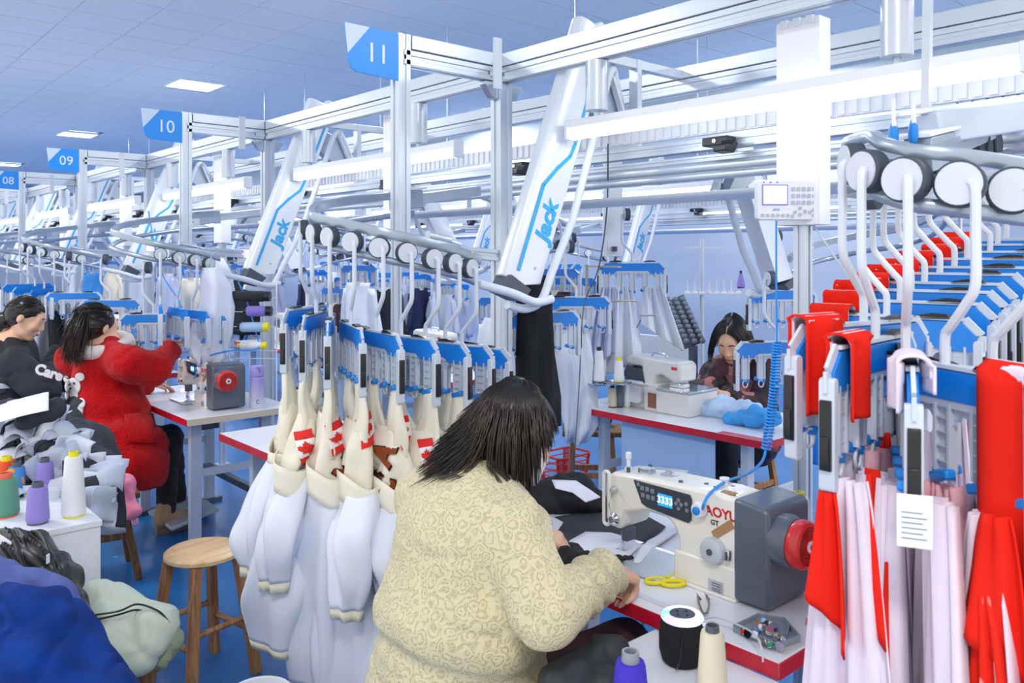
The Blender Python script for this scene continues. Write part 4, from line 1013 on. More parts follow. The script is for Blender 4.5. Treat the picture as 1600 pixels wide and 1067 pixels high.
# ---------------------------------------------------------------- the worker in beige (nearest)
def lace_mat():
    m = bpy.data.materials.new('beige_lace_knit'); m.use_nodes = True; N = m.node_tree.nodes; L = m.node_tree.links
    b = N['Principled BSDF']; b.inputs['Roughness'].default_value = .85; b.inputs['Sheen Weight'].default_value = .25; b.inputs['Specular IOR Level'].default_value = .2
    tc = N.new('ShaderNodeTexCoord'); n0 = N.new('ShaderNodeTexNoise'); n0.inputs['Scale'].default_value = 28; n0.inputs['Detail'].default_value = 2
    L.new(tc.outputs['Object'], n0.inputs[0]); mp = N.new('ShaderNodeVectorMath'); mp.operation = 'MULTIPLY_ADD'; mp.inputs[1].default_value = (.03,) * 3
    L.new(n0.outputs['Color'], mp.inputs[0]); L.new(tc.outputs['Object'], mp.inputs[2])
    v = N.new('ShaderNodeTexVoronoi'); v.feature = 'DISTANCE_TO_EDGE'; v.inputs['Scale'].default_value = 105; L.new(mp.outputs[0], v.inputs[0])
    v2 = N.new('ShaderNodeTexVoronoi'); v2.inputs['Scale'].default_value = 33; L.new(mp.outputs[0], v2.inputs[0])
    w = N.new('ShaderNodeMath'); w.operation = 'SINE'; mu = N.new('ShaderNodeMath'); mu.operation = 'MULTIPLY'; mu.inputs[1].default_value = 22
    L.new(v2.outputs['Distance'], mu.inputs[0]); L.new(mu.outputs[0], w.inputs[0])
    rp = N.new('ShaderNodeMapRange'); rp.inputs[1].default_value = .03; rp.inputs[2].default_value = .16; L.new(v.outputs['Distance'], rp.inputs[0])
    rp2 = N.new('ShaderNodeMapRange'); rp2.inputs[1].default_value = -.2; rp2.inputs[2].default_value = .8; L.new(w.outputs[0], rp2.inputs[0])
    pr = N.new('ShaderNodeMath'); pr.operation = 'MULTIPLY'; L.new(rp.outputs[0], pr.inputs[0]); L.new(rp2.outputs[0], pr.inputs[1])
    mx = N.new('ShaderNodeMix'); mx.data_type = 'RGBA'; mx.inputs[6].default_value = lin('D3CBA6'); mx.inputs[7].default_value = lin('BDB490')
    L.new(pr.outputs[0], mx.inputs[0]); L.new(mx.outputs[2], b.inputs['Base Color'])
    bp = N.new('ShaderNodeBump'); bp.invert = True; bp.inputs['Strength'].default_value = .55; bp.inputs['Distance'].default_value = .004
    n3 = N.new('ShaderNodeTexNoise'); n3.inputs['Scale'].default_value = 500; L.new(tc.outputs['Object'], n3.inputs[0])
    ad = N.new('ShaderNodeMath'); ad.operation = 'MULTIPLY_ADD'; ad.inputs[1].default_value = .3; L.new(n3.outputs['Fac'], ad.inputs[0]); L.new(pr.outputs[0], ad.inputs[2])
    L.new(ad.outputs[0], bp.inputs['Height']); L.new(bp.outputs[0], b.inputs['Normal'])
    return m
def crease(P, s, seed, w=.16): return -np.exp(-(nz(P, s, seed) / w) ** 2)
def worker_beige():
    t = thing('person', 'seated worker with her back to us in a beige lace-knit cardigan and mask', 'person', (1.2, 1.55, 0))
    rng = random.Random(3)
    Hc = Vector((1.390, 1.56, 1.145)); M = rotm((.90, -.22, -.38), (.3, .05, .95))
    HP, at = head_prims(Hc, M, 1.02)
    nb = Vector((1.30, 1.57, 1.04))
    sr, sl = Vector((1.235, 1.385, .965)), Vector((1.245, 1.745, .975))
    er, el = Vector((1.205, 1.265, .835)), Vector((1.36, 1.86, .80))
    wr, wl = Vector((1.475, 1.315, .845)), Vector((1.535, 1.665, .835))
    hr, hl = Vector((1.2, 1.45, .53)), Vector((1.2, 1.65, .53))
    kr, kl = Vector((1.62, 1.40, .57)), Vector((1.62, 1.70, .57))
    B = HP + [C(nb, Hc + Vector((-.02, 0, -.03)), .058, .055, .02), E((1.23, 1.555, .84), (.10, .14, .17)), E((1.18, 1.55, .62), (.12, .16, .14)),
              C(sr, er, .05, .04), C(er, wr, .04, .028), C(sl, el, .05, .04), C(el, wl, .04, .028), C(hr, kr, .075, .06), C(hl, kl, .075, .06), C(kr, (1.6, 1.4, .1), .05, .035), C(kl, (1.6, 1.7, .1), .05, .035),
              C((1.6, 1.4, .05), (1.75, 1.4, .035), .035, .03), C((1.6, 1.7, .05), (1.75, 1.7, .035), .035, .03)]
    B += hand_prims(wr, (1, .12, -.38), (.1, .25, -1), (0, 1, .2), (.75, .8, .85, .9), 1.02, 1.2)
    B += hand_prims(wl, (.55, -.8, -.15), (.3, -.2, -1), (.3, -1, .6), (.35, .5, .65, .8), 1.02, .9)
    blob_obj('body', B, SKIN, t, h=.006, k=.02, smooth_it=2)
    def folds(P, N):
        f = .006 * nz(P, 9, 1) + .003 * nz(P, 24, 2) + .006 * crease(P * np.array([1, 1, 1.8]), 9, 4, .13)
        # soft horizontal creases at the waist and gathers on the lower sleeve
        w = np.exp(-((P[:, 2] - .70) / .12) ** 2) * np.clip((1.36 - P[:, 0]) / .2, 0, 1)
        f -= .009 * w * np.clip(np.sin(P[:, 2] * 62 + 2.2 * np.sin(P[:, 1] * 7) + 3 * P[:, 0]), -.2, 1)
        a = np.clip((P[:, 0] - 1.28) / .08, 0, 1) * np.clip((1.46 - P[:, 1]) / .05, 0, 1)
        f += .007 * a * np.sin(P[:, 0] * 95 + 2 * np.sin(P[:, 2] * 30))
        g = np.exp(-(((P[:, 0] - 1.27) / .06) ** 2 + ((P[:, 1] - 1.36) / .07) ** 2))
        f += .007 * g * np.sin((P[:, 2] * 80 - P[:, 0] * 60))
        return f
    D = [E((1.225, 1.555, .90), (.165, .205, .165)), E((1.20, 1.548, .74), (.195, .235, .19)), E((1.185, 1.548, .58), (.20, .245, .15)), E((1.25, 1.56, .985), (.11, .17, .085)),
         C(nb + Vector((-.035, 0, -.03)), sr + Vector((0, .03, -.005)), .075, .078), C(nb + Vector((-.035, 0, -.03)), sl - Vector((0, .03, .005)), .075, .075),
         C(sr, er, .083, .070, .03), C(er, wr - Vector((.02, 0, 0)), .070, .052, .02), C(sl, el, .08, .068, .03), C(el, wl - (wl - el) * .1, .066, .046, .02)]
    D += [E(Hc + Vector((-.02, 0, -.045)), (.072, .075, .09), None, .01, True)]
    cd = blob_obj('cardigan', D, lace_mat(), t, h=.0075, k=.05, disp=folds, smooth_it=2)
    # ribbed cuffs, neckband and hem
    lm = mat('beige_rib', 'CFC8A2', .85, bump=.3, bscale=160)
    for a, b, r in ((er, wr, .047), (el, wl, .042)):
        d = (b - a).normalized(); q = b - d * .012
        MB().tube([q - d * .03, q - d * .01, q + d * .012], [r + .006, r + .004, r - .004], 20, cap=True).build('cuff', lm, t, world=True)
    P = [C(hr, kr, .105, .085), C(hl, kl, .105, .085), E((1.16, 1.55, .53), (.2, .235, .105)), C(kr, (1.6, 1.4, .12), .07, .055), C(kl, (1.6, 1.7, .12), .07, .055)]
    blob_obj('trousers', P, mat('maroon_trousers', '4A2A2C', .8, bump=.3, bscale=30), t, h=.012, k=.04, disp=lambda P, N: .005 * nz(P, 22, 4))
    for y in (1.4, 1.7):
        blob_obj('shoe', [C((1.59, y, .045), (1.75, y, .04), .045, .042), C((1.59, y, .08), (1.6, y, .11), .045, .045)], BLACK, t, h=.008, k=.02)
    # mask
    u = Vector(M.col[2]); f = Vector(M.col[1]); r = Vector(M.col[0])
    def mk(uu, vv):
        a = (uu - .5) * 2.5; z = .0 - .105 * vv
        rr_ = .072 * (1 - .16 * (vv - .35) ** 2 * 2.2); dep = .108 - .018 * abs(vv - .35)
        return Hc + r * math.sin(a) * rr_ + f * (math.cos(a) * dep - .004) + u * (z - .002)
    MB().grid(mk, 15, 9).build('face_mask', mat('mask_white', 'EEF0F2', .8), t, world=True, smooth=180, solid=.002)
    for k in (-1, 1):
        MB().tube([mk(.5 + .5 * k, .1), Hc + r * k * .082 + f * .0 - u * .0, mk(.5 + .5 * k, .85)], .0013, 6).build('ear_loop', mat('mask_white', 'EEF0F2'), t, world=True)
    for k in (-1, 1):
        MB().tube([Hc + r * k * .074 + f * .02 + u * .012, Hc + r * k * .066 + f * .082 + u * .01], .0014, 6).build('glasses_arm', CHROME, t, world=True)
    # hair: dark under-layer and falling strands
    blob_obj('hair_base', [E(Hc - f * .024 + u * .034, (.082, .092, .088), M), E(Hc - f * .05 - u * .02, (.070, .062, .075), M), C(Hc - f * .07 - u * .03, Hc + Vector((-.11, .03, -.075)), .045, .022)], HAIRM, t, h=.008, k=.03,
             disp=lambda P, N: .004 * nz(P, 40, 2))
    sh = [(Hc - f * .024 + u * .035, (.089, .099, .095), M), (Hc - f * .04 - u * .03, (.08, .085, .09), M), (Vector((1.225, 1.555, .90)), (.178, .222, .182), I3), (nb + Vector((-.045, 0, -.02)), (.08, .15, .085), I3)]
    def hcut(p): return p.x > Hc.x - .004 and p.z < 1.135 + rng.uniform(-.02, .03)
    cr = Hc - f * .03 + u * .128
    roots = []
    for k in range(1500):
        ph = rng.uniform(0, 2 * PI); rad = .02 * math.sqrt(rng.random()) + .004
        lx, ly = math.cos(ph), math.sin(ph)
        if ly > .55 and rng.random() < .7: continue
        p = cr + (r * lx + f * ly) * rad + u * rng.uniform(-.004, .01)
        roots.append((p, r * lx + f * (ly - .12) + u * rng.uniform(.0, .2), (1.0 if ly < -.25 else .66 if (lx > -.2 and ly < .45) else .5)))
    def pull(p, s_):
        q = Vector((0, 0, 0))
        if p.y > 1.52 and s_ > .25 and p.x < 1.40: q = Vector((-.60, .30, .20)) * (s_)
        return q
    strands('hair', t, HAIRM, roots, .0175, 20, .55, sh, rng, .0024, .22, pull, hcut)
    roots = [(p, d, .33 if (p - Hc).dot(f) > .02 else (.55 if (p - Hc).dot(r) > .03 and (p - Hc).dot(f) > -.05 else .9)) for p, d in scalp_roots(Hc, M, 1.12, 1300, rng, tmin=4, tmax=100)]
    strands('hair_layer', t, HAIRB, roots, .018, 15, .55, sh, rng, .0022, .25, pull, hcut)
    return t
worker_beige()

def crease(P, s, seed, w=.16): return -np.exp(-(nz(P, s, seed) / w) ** 2)
def cloth_disp(a=.008, s=16, seed=0, b=.004):
    return lambda P, N: a * nz(P, s, seed) + b * nz(P, s * 2.7, seed + 3) + a * .8 * (crease(P, s * 1.1, seed + 5) + .5)

# ---------------------------------------------------------------- the woman in red
def woman_red():
    t = thing('person', 'woman in a long red fleece coat with a dark ponytail, reaching out her arm, seated', 'person', (1.3, 4.85, 0))
    rng = random.Random(5)
    Hc = W(154, 511, 4.58); M = rotm((.93, .34, -.1))
    HP, at = head_prims(Hc, M, 1.06)
    nb = W(158, 548, 4.60); sr = W(203, 568, 4.42); sl = W(118, 560, 4.80); er = W(238, 577, 4.52); wr = W(264, 549, 4.68)
    el = W(160, 630, 5.0); wl = W(230, 600, 5.05)
    hip = W(175, 700, 4.6)
    kn = Vector((1.66, 4.93, .50)); an = Vector((1.64, 4.87, .13)); kn2 = Vector((1.72, 5.08, .5)); an2 = Vector((1.78, 5.1, .12))
    B = HP + [C(nb, Hc - Vector((.01, 0, .03)), .055, .05, .02), C(nb, hip, .12, .13), C(sr, er, .045, .038), C(er, wr, .038, .028), C(sl, el, .045, .038), C(el, wl, .038, .027),
              C(hip, kn, .08, .06), C(kn, an, .05, .035), C(hip, kn2, .08, .06), C(kn2, an2, .05, .035)]
    B += hand_prims(wr, W(286, 527, 4.80) - wr, (.5, .6, -.6), (0, .3, 1), (.25, .35, .5, .6), 1.0, .6)
    B += hand_prims(wl, (1, -.1, -.1), (0, 0, -1), (0, -1, 0), (.3, .4, .4, .5), 1.0, .6)
    blob_obj('body', B, SKIN, t, h=.007, k=.02, smooth_it=2)
    redm = mat('red_fleece', 'CE1218', .95, bump=.9, bscale=130, var=.3, vscale=90, sheen=.12, spec=.12)
    def fd(P, N):
        f = .009 * nz(P, 9, 2) + .003 * nz(P, 60, 5) + .010 * crease(P * np.array([1, 1, 1.3]), 9, 8, .14)
        d = np.clip((.95 - P[:, 2]) / .2, 0, 1); f += .010 * d * np.sin((P[:, 2] + P[:, 1] * .55 + P[:, 0] * .2) * 24 + 1.2 * np.sin(P[:, 2] * 9))
        return f
    D = [C(W(160, 570, 4.62), W(170, 640, 4.6), .155, .19), C(W(170, 640, 4.6), W(190, 718, 4.5), .20, .245), C(W(190, 718, 4.5), W(204, 724, 4.60), .235, .20), C(nb, sr, .08, .09), C(nb, sl, .08, .09), C(sr, er, .10, .085), C(er, wr, .085, .062), C(sl, el, .09, .08), C(el, wl, .07, .055)]
    lowz = W(180, 752, 4.5).z
    D += [E((1.3, 4.8, lowz - .26), (.6, .6, .26), None, .02, True)]
    coat = blob_obj('coat', D, redm, t, h=.011, k=.07, disp=fd)
    # collar, pocket, print
    ring = [nb + Vector((.135 * math.cos(a), .135 * math.sin(a), .035 + .03 * math.sin(a + .6))) for a in [2 * PI * k / 20 for k in range(20)]]
    blob_obj('fleece_collar', [C(ring[k], ring[(k + 1) % 20], .036, .036) for k in range(20)], mat('white_fleece', 'ECE6DF', .95, bump=.8, bscale=220), t, h=.009, k=.02, disp=lambda P, N: .004 * nz(P, 60, 1))
    bpy.context.view_layer.update()
    def on(o, px, py, d0=3.4, lift_=.005):
        """point on the mesh o along the sight line, used to sew prints on the cloth"""
        dg = bpy.context.evaluated_depsgraph_get(); org = W(px, py, d0); dr = (W(px, py, d0 + 1) - org).normalized()
        B_ = basis(o); Bi = B_.inverted()
        hit, loc, nr, fi = o.evaluated_get(dg).ray_cast(Bi @ org, (Bi.to_3x3() @ dr).normalized())
        return (B_ @ loc + (B_.to_3x3() @ nr) * lift_) if hit else W(px, py, d0 + 1.0)
    def patch(name, pts, m, lift_=.005, parent=None):
        c = (sum(p[0] for p in pts) / len(pts), sum(p[1] for p in pts) / len(pts))
        v = [on(coat, *c, lift_=lift_)]; n = len(pts); K = 3
        for k in range(1, K + 1):
            for p in pts: v.append(on(coat, c[0] + (p[0] - c[0]) * k / K, c[1] + (p[1] - c[1]) * k / K, lift_=lift_))
        fs = [(0, 1 + i, 1 + (i + 1) % n) for i in range(n)]
        for k in range(K - 1):
            for i in range(n): fs.append((1 + k * n + i, 1 + (k + 1) * n + i, 1 + (k + 1) * n + (i + 1) % n, 1 + k * n + (i + 1) % n))
        return MB().add(v, fs).build(name, m, parent or t, world=True, smooth=180, solid=.002)
    def oval(cx, cy, rx, ry, n=16): return [(cx + rx * math.cos(2 * PI * k / n), cy + ry * math.sin(2 * PI * k / n)) for k in range(n)]
    bw = mat('print_white', 'E3E0E2', .9); bk = mat('print_dark', '3A3D42', .9)
    for (a, b, c, d) in ((114, 604, 13, 14), (112, 618, 11, 12), (126, 589, 7, 7), (104, 592, 5, 6), (118, 640, 13, 16), (110, 652, 9, 9), (104, 636, 5, 9), (128, 630, 6, 8)):
        patch('bear_print', oval(a, b, c, d), bw)
    patch('print_shirt', [(101, 622), (108, 618), (120, 620), (131, 627), (124, 633), (121, 640), (108, 643), (106, 632), (100, 634)], bk, .010)
    for (a, b) in ((109, 601), (118, 599)): patch('print_eye', oval(a, b, 1.6, 1.8, 8), bk, .009)
    patch('print_nose', oval(112, 607, 2.0, 1.6, 8), bk, .009)
    patch('pocket', [(194, 648), (215, 646), (236, 646), (241, 665), (243, 692), (220, 694), (200, 692), (195, 670)], redm, .012)
    blk = mat('black_leggings', '14151A', .8)
    for (k_, a_) in ((kn, an), (kn2, an2)):
        blob_obj('trouser_leg', [C(hip * .4 + k_ * .6, k_, .085, .078), C(k_, a_, .072, .05)], blk, t, h=.01, k=.03, disp=cloth_disp(.004, 30))
    sm = mat('beige_suede', '9C7F66', .9, bump=.4, bscale=90)
    for a_, dx in ((an, .0), (an2, .02)):
        b = a_ + Vector((-.02, 0, -.05))
        s_ = blob_obj('shoe', [C(b + Vector((0, 0, .01)), b + Vector((.17, -.01, -.02)), .05, .042), C(b + Vector((0, 0, .01)), b + Vector((.01, 0, .07)), .05, .05)], sm, t, h=.008, k=.02)
        MB().tube([b + Vector((-.04, 0, -.045)), b + Vector((.05, 0, -.05)), b + Vector((.2, -.01, -.05))], [.045, .04, .04], 14, flat=.3).build('sole', mat('sole_tan', '7E6753', .7), t, world=True)
    # hair
    u = Vector(M.col[2]); f = Vector(M.col[1]); r = Vector(M.col[0])
    blob_obj('hair_base', [E(Hc - f * .022 + u * .035, (.088, .102, .095), M), E(Hc - f * .05 - u * .01, (.075, .07, .07), M)], HAIRM, t, h=.008, k=.03, disp=lambda P, N: .0025 * np.sin((P[:, 2] - P[:, 1]) * 300))
    tie = W(134, 494, 4.52)
    MB().tube([tie + Vector((.022 * math.cos(a), .01 * math.sin(a), .02 * math.sin(a))) for a in [2 * PI * k / 12 for k in range(12)]], .006, 8, closed=True).build('hair_tie', BLACK, t, world=True)
    end = W(100, 566, 4.34); roots = []
    for k in range(700):
        o = Vector((rng.gauss(0, .009), rng.gauss(0, .009), rng.gauss(0, .009))); roots.append((tie + o, (end - tie).normalized() * .6 + Vector((0, 0, .35)) + o * 14))
    strands('ponytail', t, HAIRB, roots, .018, 16, .15, [(W(160, 575, 4.62), (.19, .19, .17), I3), (nb, (.13, .13, .045), I3)], rng, .0022, .14, lambda p, s_: (end - p) * .5 * (1 - s_))
    roots = []
    for (p, d) in scalp_roots(Hc, M, 1.06, 420, rng, tmin=5, tmax=90): roots.append((p, (tie - p)))
    strands('hair', t, HAIRM, roots, .013, 8, .0, [(Hc - f * .02 + u * .034, (.09, .104, .097), M)], rng, .0018, .05, lambda p, s_: (tie - p) * 4)
    return t
woman_red()

# ---------------------------------------------------------------- the woman in black behind her
def woman_black():
    t = thing('person', 'woman in a black sweatshirt with white sleeve lettering, hair in a low bun, looking down', 'person', (1.17, 6.15, 0))
    rng = random.Random(8)
    Hc = W(42, 497, 5.3); M = rotm((.80, -.42, -.42), (.2, 0, 1))
    HP, at = head_prims(Hc, M, 1.12)
    nb = W(20, 540, 5.35); sr = W(24, 572, 5.15); sl = W(22, 562, 5.6); er = W(66, 612, 5.1); wr = W(84, 565, 5.5); el = W(60, 600, 5.6); wl = W(88, 550, 5.75)
    hip = W(15, 680, 5.3)
    B = HP + [C(nb, Hc - Vector((.02, 0, .03)), .055, .05, .02), C(nb, hip, .12, .15), C(sr, er, .045, .038), C(er, wr, .038, .028), C(sl, el, .045, .038), C(el, wl, .038, .027),
              C(hip, hip + Vector((.42, -.05, 0)), .09, .07), C(hip + Vector((.42, -.05, 0)), hip + Vector((.42, -.05, -.4)), .06, .045), C(hip, hip + Vector((.42, .15, 0)), .09, .07), C(hip + Vector((.42, .15, 0)), hip + Vector((.42, .15, -.4)), .06, .045)]
    B += hand_prims(wr, (.8, .3, .1), (.2, .6, -.6), (0, .3, 1), (.5, .5, .6, .6), 1.0, .6) + hand_prims(wl, (.9, -.2, .2), (0, -.4, -1), (0, -.5, 1), (.5, .5, .6, .6), 1.0, .6)
    blob_obj('body', B, SKIN, t, h=.008, k=.02, smooth_it=2); face_details(t, at, M, 1.12)
    bm = mat('black_sweat', '22262D', .85, bump=.3, bscale=120)
    sw = blob_obj('sweatshirt', [C(nb - Vector((0, 0, .06)), W(16, 640, 5.3), .15, .2), C(W(16, 640, 5.3), hip, .2, .21), C(nb - Vector((0, 0, .02)), sr, .07, .09), C(nb - Vector((0, 0, .02)), sl, .07, .09), C(sr, er, .1, .095), C(er, wr, .088, .05), C(sl, el, .09, .08), C(el, wl, .08, .05)], bm, t, h=.012, k=.06, disp=cloth_disp(.012, 13, 3, .006))
    text('sleeve_lettering', 'Care', .085, mat('print_white', 'E3E0E2'), t, W(76, 582, 4.95), (CA * .93, -SA * .93, -.28), (.18, -.1, .96), .003, shear=.1, bold=.004, world=True)
    blob_obj('trousers', [C(hip, hip + Vector((.42, -.05, 0)), .13, .1), C(hip + Vector((.42, -.05, 0)), hip + Vector((.42, -.05, -.4)), .085, .06), C(hip, hip + Vector((.42, .15, 0)), .13, .1), C(hip + Vector((.42, .15, 0)), hip + Vector((.42, .15, -.4)), .085, .06)], mat('black_leggings', '14151A'), t, h=.014, k=.03)
    u = Vector(M.col[2]); f = Vector(M.col[1]); r = Vector(M.col[0])
    blob_obj('hair_base', [E(Hc - f * .024 + u * .038, (.094, .106, .1), M), E(Hc - f * .06, (.08, .07, .08), M)], HAIRM, t, h=.009, k=.03, disp=lambda P, N: .0025 * np.sin((P[:, 2] + P[:, 1]) * 260))
    bun = W(7, 500, 5.3)
    blob_obj('hair_bun', [E(bun, (.055, .05, .055)), C(bun, bun + Vector((-.03, 0, -.06)), .035, .02)], HAIRM, t, h=.009, k=.02, disp=lambda P, N: .004 * nz(P, 70, 1))
    MB().ell(bun + Vector((.03, -.045, .01)), (.016, .01, .016)).build('hair_clip', WPLAS, t, world=True)
    roots = [(p, (bun - p)) for (p, d) in scalp_roots(Hc, M, 1.12, 350, rng, tmin=5, tmax=90)]
    strands('hair', t, HAIRM, roots, .014, 8, .0, [(Hc - f * .022 + u * .036, (.096, .108, .102), M)], rng, .002, .05, lambda p, s_: (bun - p) * 4)
    return t
woman_black()
stool(1.15, 6.2, .44, OLDW, OLDW, 'wooden stool under the woman in the black sweatshirt', round_=False, r=.18, spread=.06)

# ---------------------------------------------------------------- the woman in the camouflage jacket across the aisle
def camo_mat():
    m = bpy.data.materials.new('maroon_camouflage'); m.use_nodes = True; N = m.node_tree.nodes; L = m.node_tree.links
    b = N['Principled BSDF']; b.inputs['Roughness'].default_value = .6
    tc = N.new('ShaderNodeTexCoord'); n = N.new('ShaderNodeTexVoronoi'); n.inputs['Scale'].default_value = 11; n.inputs['Randomness'].default_value = 1
    n0 = N.new('ShaderNodeTexNoise'); n0.inputs['Scale'].default_value = 12; L.new(tc.outputs['Object'], n0.inputs[0])
    mp = N.new('ShaderNodeVectorMath'); mp.operation = 'MULTIPLY_ADD'; mp.inputs[1].default_value = (.09,) * 3; L.new(n0.outputs['Color'], mp.inputs[0]); L.new(tc.outputs['Object'], mp.inputs[2]); L.new(mp.outputs[0], n.inputs[0])
    sp = N.new('ShaderNodeSeparateColor'); L.new(n.outputs['Color'], sp.inputs[0]); cr = N.new('ShaderNodeValToRGB'); cr.color_ramp.interpolation = 'CONSTANT'; e = cr.color_ramp.elements
    e[0].color = lin('2A1B24'); e[0].position = 0; e[1].color = lin('4A2734'); e[1].position = .42
    for p_, c_ in ((.66, '7E4450'), (.8, '2A1B24'), (.9, 'A96A66')): q = e.new(p_); q.color = lin(c_)
    L.new(sp.outputs[0], cr.inputs[0]); L.new(cr.outputs[0], b.inputs['Base Color'])
    return m
def woman_camo():
    t = thing('person', 'woman with parted dark hair in a maroon camouflage jacket, bent over her table', 'person', (4.35, 2.8, 0))
    rng = random.Random(11)
    Hc = W(1143, 531, 4.85); M = rotm((-.80, -.22, -.56), (-.3, -.1, 1))
    HP, at = head_prims(Hc, M, 1.08)
    nb = W(1158, 566, 4.98); sr = W(1116, 583, 4.96); sl = W(1197, 582, 4.78); er = W(1096, 612, 4.92); wr = W(1110, 603, 4.74); el = W(1190, 638, 4.65); wl = W(1146, 617, 4.60)
    hip = Vector((4.38, 2.78, .5))
    B = HP + [C(nb, Hc, .055, .05, .02), C(nb, hip, .12, .14), C(sr, er, .045, .038), C(er, wr, .038, .028), C(sl, el, .045, .038), C(el, wl, .038, .027)]
    for y in (2.68, 2.9): B += [C(hip, (3.95, y, .52), .09, .065), C((3.95, y, .52), (4.0, y, .1), .06, .04), C((4.0, y, .05), (3.85, y, .04), .04, .035)]
    B += hand_prims(wr, (-.5, -.3, -.25), (-.2, -.2, -1), (-.2, -1, .4), (.4, .45, .5, .55), 1.05, .8)
    B += hand_prims(wl, W(1108, 610, 4.62) - wl, (-.1, -.1, -1), (-.6, .6, .6), (.3, .35, .45, .5), 1.08, .8)
    blob_obj('body', B, SKIN, t, h=.0065, k=.018, smooth_it=1); face_details(t, at, M, 1.08)
    cm = camo_mat()
    blob_obj('jacket', [C(nb - Vector((0, 0, .06)), W(1160, 640, 4.9), .15, .18), C(W(1160, 640, 4.9), hip, .18, .19), C(nb - Vector((0, 0, .02)), sr, .06, .065), C(nb - Vector((0, 0, .02)), sl, .06, .065), C(sr, er, .072, .066), C(er, wr, .062, .045), C(sl, el, .075, .07), C(el, wl, .066, .045),
                        E(nb + Vector((-.05, -.01, .05)), (.06, .06, .05), None, .01, True)], cm, t, h=.01, k=.05, disp=cloth_disp(.010, 16, 6, .005))
    MB().tube([W(1152, 575, 4.72), W(1153, 600, 4.66), W(1152, 625, 4.64)], .004, 6).build('zip', STEEL, t, world=True)
    for y in (2.68, 2.9): blob_obj('trouser_leg', [C(hip, (3.95, y, .52), .11, .085), C((3.95, y, .52), (4.0, y, .1), .08, .06)], mat('black_leggings', '14151A'), t, h=.014, k=.03, disp=cloth_disp(.004, 30))
    u = Vector(M.col[2]); f = Vector(M.col[1]); r = Vector(M.col[0])
    blob_obj('hair_base', [E(Hc - f * .034 + u * .036, (.086, .098, .092), M), E(Hc - f * .05 - u * .03, (.084, .065, .09), M)], HAIRM, t, h=.008, k=.03)
    roots = []
    for k in range(600):
        s_ = rng.uniform(0, 1); sd = 1 if k % 2 else -1
        p = Hc + u * (.128 - .03 * (1 - s_) ** 2) + f * (-.10 + .165 * (1 - s_)) + r * sd * .004
        roots.append((p, r * sd + u * .0 - f * .12))
    strands('hair', t, HAIRM, roots, .0175, 15, .6, [(Hc - f * .020 + u * .03, (.09, .108, .1), M), (Hc - f * .02 - u * .03, (.084, .085, .1), M), (Hc + f * .03 - u * .05, (.078, .085, .13), M)], rng, .0026, .12, lambda p, s_: r * (.5 if (p - Hc).dot(r) > 0 else -.5) * (1 - s_) * .6 - f * (.25 if s_ < .5 else .1))
    return t
woman_camo()
stool(4.4, 2.8, .44, LEGW, LEGW, 'wooden stool under the woman in the camouflage jacket', round_=False, r=.17, spread=.05)
# ================================================================== garments
WG = mat('white_scuba', 'DFE4F2', .75, bump=.06, bscale=300, sheen=.1)
CG = mat('cream_scuba', 'E9E4D4', .8, bump=.06, bscale=300)
CG2 = mat('cream_trim', 'D9D6C2', .85, bump=.2, bscale=300)
INK = mat('ink_black', '1E2026', .7)
FR = mat('flag_red', 'DE2018', .7); FW = mat('flag_white', 'F2F2F4', .75); ORN = mat('letter_orange', 'B4582A', .7)
MAPLE = [(0, .5), (.1, .3), (.2, .36), (.16, .08), (.3, .22), (.34, .14), (.5, .17), (.44, .02), (.5, -.04), (.24, -.24), (.28, -.32), (.03, -.27), (.04, -.5)]
MAPLE = MAPLE + [(-a, b) for a, b in MAPLE[::-1][:-1]]
def loft(mb, secs, nu=28, mi=None, cap=False):
    """secs: list of (centre, half width vector, half depth vector, fold amplitude, phase)"""
    n0 = len(mb.v); fs = []
    for j, (c, a, b, am, ph) in enumerate(secs):
        for i in range(nu):
            t = 2 * PI * i / nu; k = 1 + am * math.sin(5 * t + ph) + am * .6 * math.sin(3 * t - ph * 1.7 + 1)
            mb.v.append(tuple(c + a * (math.cos(t) * (1 + am * .4 * math.sin(3 * t + ph))) + b * (math.sin(t) * k)))
    for j in range(len(secs) - 1):
        for i in range(nu):
            mb.f.append((n0 + j * nu + i, n0 + j * nu + (i + 1) % nu, n0 + (j + 1) * nu + (i + 1) % nu, n0 + (j + 1) * nu + i)); mb.m.append(mb.cur if mi is None else mi)
    return mb
def interp(keys, t):
    n = len(keys)
    for i in range(n - 1):
        if t <= keys[i + 1][0] or i == n - 2:
            a, b = keys[i], keys[i + 1]; h = b[0] - a[0]; s_ = min(max((t - a[0]) / h, 0), 1); out = []
            p, q = keys[max(i - 1, 0)], keys[min(i + 2, n - 1)]
            for k in range(1, len(a)):
                ma = (b[k] - p[k]) / (b[0] - p[0]) * h; mb = (q[k] - a[k]) / (q[0] - a[0]) * h
                out.append((2 * s_ ** 3 - 3 * s_ ** 2 + 1) * a[k] + (s_ ** 3 - 2 * s_ ** 2 + s_) * ma + (-2 * s_ ** 3 + 3 * s_ ** 2) * b[k] + (s_ ** 3 - s_ ** 2) * mb)
            return out
